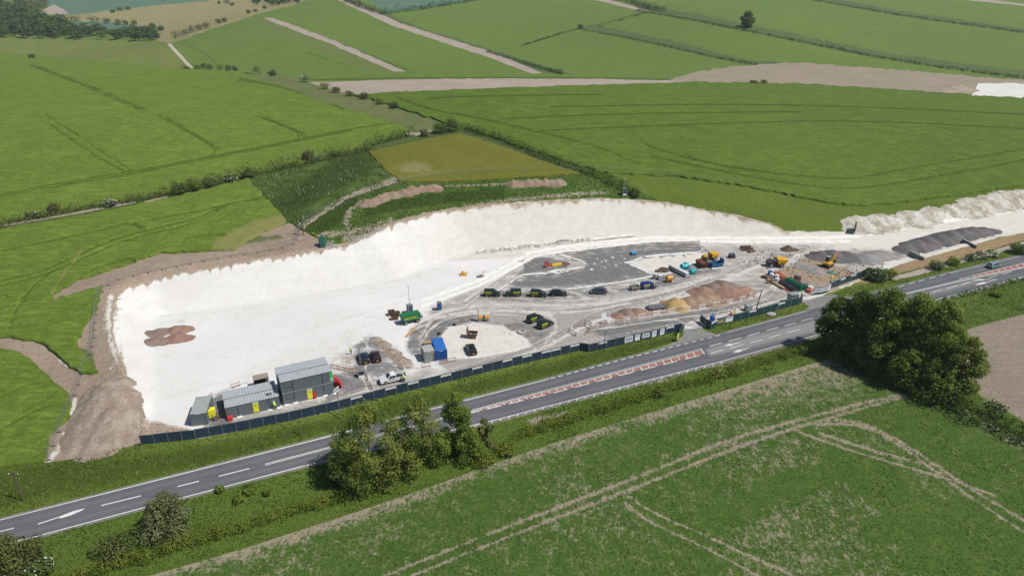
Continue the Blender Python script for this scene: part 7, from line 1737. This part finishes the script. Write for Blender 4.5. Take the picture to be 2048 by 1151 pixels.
heap([(1905,178,13,3.2),(1890,184,10,2.2),(1922,178,8,2.0)], 'earth', 'dark spoil mound beside the far chalk patch', 'heap', None, 28, 2)
heap(run([(1712,455),(1780,446),(1845,434),(1915,422),(1985,409),(2060,395),(2140,380)], 3.4, .65, 1.7, 2.4, 5, .7), 'chalk', 'long white chalk bank between haul road and crop', 'heap', None, 29, .6, .3)
heap(run([(955,505),(1010,499),(1110,487),(1180,480)], 1.0, .4, .9, .4, 6, .4), 'chalk', 'low chalk lip along the drain under the face', 'heap', None, 30)
heap(run([(752,676),(775,695),(800,718),(822,733)], 1.0, .3, .8, .4, 7, .5), 'earth', 'brown bank between car park and chalk', 'heap', None, 31, None, .12)
# white flowering weed specks and litter are left to the ground materials
# ------------------------------------------------------------------ people
VEST = flat('hi_vis_yellow', (.6, .72, .03), .6, 0, 0); ORV = flat('hi_vis_orange', (.75, .16, .04), .6, 0, 0); TROU = flat('dark_trousers', (.025, .03, .05), .8, 0, 0); SKIN = flat('skin', (.45, .27, .19), .6, 0, 0); HELM = flat('helmet_white', (.75, .76, .76), .4, 0, 0); BOOT = flat('boots', (.03, .025, .02), .8, 0, 0)
def person(px, rz, label, vest=None, helmet=HELM, stride=.12, bend=.0, reach=0, sc=1.0):
    p = G(*px); r = empty('person', p, rz, label, 'person', None); r.scale = (sc,) * 3
    J = {'pel': (0,0,.95,.155), 'wst': (bend*.3,0,1.13,.14), 'chs': (bend*.7,0,1.36,.165), 'nek': (bend*1.0,0,1.53,.06), 'hd0': (bend*1.1,0,1.6,.085), 'hd1': (bend*1.15+.02,0,1.7,.1),
         'sl': (bend*.85,.2,1.45,.07), 'el': (bend*.9+.05+reach*.2,.26,1.18,.05), 'wl': (bend*.9+.18+reach*.4,.24,.98+reach*.25,.036), 'ql': (bend*.9+.24+reach*.45,.23,.9+reach*.26,.03),
         'sr': (bend*.85,-.2,1.45,.07), 'er': (bend*.9+.02+reach*.2,-.27,1.18,.05), 'wr': (bend*.9+.12+reach*.4,-.26,.97+reach*.25,.036), 'qr': (bend*.9+.17+reach*.45,-.25,.89+reach*.26,.03),
         'hl': (0,.1,.88,.105), 'kl': (stride*.6,.11,.5,.07), 'al': (stride,.11,.1,.05), 'tl': (stride+.17,.12,.05,.045), 'hr': (0,-.1,.88,.105), 'kr': (-stride*.2,-.11,.5,.07), 'ar': (-stride,-.11,.1,.05), 'tr': (-stride+.17,-.12,.05,.045)}
    E = [('pel','wst'),('wst','chs'),('chs','nek'),('nek','hd0'),('hd0','hd1'),('chs','sl'),('sl','el'),('el','wl'),('wl','ql'),('chs','sr'),('sr','er'),('er','wr'),('wr','qr'),('pel','hl'),('hl','kl'),('kl','al'),('al','tl'),('pel','hr'),('hr','kr'),('kr','ar'),('ar','tr')]
    ks = list(J); me = bpy.data.meshes.new('body'); me.from_pydata([J[q][:3] for q in ks], [(ks.index(a), ks.index(b)) for a, b in E], [])
    o = bpy.data.objects.new('body_skin', me); COL.objects.link(o); md = o.modifiers.new('skin', 'SKIN'); sb = o.modifiers.new('sub', 'SUBSURF'); sb.levels = 1; sb.render_levels = 1
    for v, q in zip(me.skin_vertices[0].data, ks): v.radius = (J[q][3],) * 2; v.use_root = q == 'pel'
    b = bpy.data.meshes.new_from_object(o.evaluated_get(bpy.context.evaluated_depsgraph_get())); bpy.data.objects.remove(o); bpy.data.meshes.remove(me)
    b.name = 'body'; b.materials.clear()
    for m_ in (TROU, SKIN, BOOT, vest or VEST): b.materials.append(m_)
    for f in b.polygons:
        c = f.center; f.material_index = 1 if (c.z > 1.53 or (abs(c.y) > .2 and c.z < 1.02 + reach * .25 and c.x > .05)) else (2 if c.z < .13 else (3 if c.z > .93 else 0)); f.use_smooth = True
    link_mesh('body', b, r)
    hx = bend * 1.15 + .02
    if helmet: MB().lathe([(.17, 1.7), (.14, 1.715), (.135, 1.78), (.1, 1.85), (.03, 1.88)], 12, Matrix.Translation((hx, 0, 0))).build('helmet', helmet, r, smooth=True)
    else: MB().lathe([(.11, 1.68), (.125, 1.74), (.09, 1.82), (.02, 1.84)], 12, Matrix.Translation((hx - .015, 0, 0))).build('hair', BOOT, r, smooth=True)
    MB().box(hx + .09, hx + .135, -.018, .018, 1.64, 1.7, taper=.008).build('nose', SKIN, r)
    for s in (-1, 1): MB().box(hx + .09, hx + .104, s * .04 - .012, s * .04 + .012, 1.685, 1.7).build('eye', BOOT, r)
    MB().lathe([(.205, 1.02), (.2, 1.07)], 12, Matrix.Translation((bend * .3, 0, 0)) @ Matrix.Diagonal((.85, 1, 1, 1))).build('reflective_band', GALV, r)
    return r
person((552,819), 2.6, 'person in yellow vest and white helmet bending at the low cabin', None, HELM, .15, .25, .5, 1.05)
person((702.5,708), -1.2, 'person in yellow jacket standing left of the parked navy car', None, HELM, .08, 0, 0, 1.08)
person((809,764), 2.9, 'person in yellow jacket at the tail of the white pickup', None, HELM, .06, .1, .6, 1.08)
person((1301,577), 1.9, 'person in orange jacket at the side of the blue van', ORV, None, .06, .1, .4, 1.05)
person((1308,578.5), -2.4, 'person in yellow jacket by the blue van cab', None, HELM, .1, .05, .2, 1.05)
# ------------------------------------------------------------------ loose lumps strewn over the working ground
def lumps(poly, n, lo, hi, mat, label, seed):
    g_ = np.random.default_rng(seed); P_ = np.array(poly); pts = []
    while len(pts) < n:
        c_ = g_.uniform(P_.min(0), P_.max(0), (n * 2, 2)); ok = inside(c_[:, 0], c_[:, 1], poly) & (vnoise(c_[:, 0] / 22, c_[:, 1] / 11, seed) > .45); pts += [tuple(q) for q in c_[ok]]
    pts = np.array(pts[:n]); H = hit(pts[:, 0], pts[:, 1]); org = H.mean(0); m = MB()
    for p in H:
        s_ = g_.uniform(lo, hi) * g_.uniform(.5, 1); a = g_.uniform(0, 3.1); M = Matrix.Translation(Vector(p - org)) @ rotz(a)
        m.box(-s_, s_, -s_ * .7, s_ * .7, -.05, s_ * g_.uniform(.5, 1.1), M, s_ * .25)
    o = m.build('loose_lumps', mat, None, loc=Vector(org)); tag(o, label, 'rubble', None, 'stuff')
lumps([(1000,500),(1400,480),(1560,490),(1720,520),(1640,585),(1480,560),(1300,600),(1100,640),(960,610)], 700, .1, .26, HM_['rub'], 'pale chalk lumps strewn over the grey working ground', 51)
lumps([(1400,520),(1560,495),(1740,520),(1700,565),(1640,585),(1500,560)], 420, .1, .3, HM_['dark'], 'dark clods and debris strewn round the excavator and stored materials', 52)
lumps([(205,600),(235,585),(245,600),(232,680),(275,780),(300,850),(270,870),(225,760),(205,660)], 420, .12, .34, HM_['chalk'], 'broken chalk lumps along the left rim of the cutting', 53)
lumps([(690,480),(760,452),(790,450),(740,472),(690,495),(655,500),(640,480)], 260, .12, .32, HM_['rub'], 'white chalk lumps spilled over the grass by the dark green cabinet', 54)
lumps([(860,690),(815,700),(830,655),(900,640),(1000,650),(1090,650),(1060,695),(1000,660),(900,660)], 220, .08, .2, HM_['rub'], 'small pale lumps along the loop track', 55)
# ------------------------------------------------------------------ thin summer haze between the camera and the far hills
hz = bpy.data.materials.new('haze'); hz.use_nodes = True; t_ = hz.node_tree; t_.nodes.clear()
o_ = t_.nodes.new('ShaderNodeOutputMaterial'); v_ = t_.nodes.new('ShaderNodeVolumePrincipled'); v_.inputs['Density'].default_value = .0001; v_.inputs['Color'].default_value = (.8, .88, 1, 1); v_.inputs['Anisotropy'].default_value = .2
t_.links.new(v_.outputs[0], o_.inputs['Volume'])
hb = MB().box(-2700, 2700, -300, 3500, -40, 130).build('haze', hz); hb['kind'] = 'stuff'; hb['label'] = 'thin pale summer haze lying over the far fields'
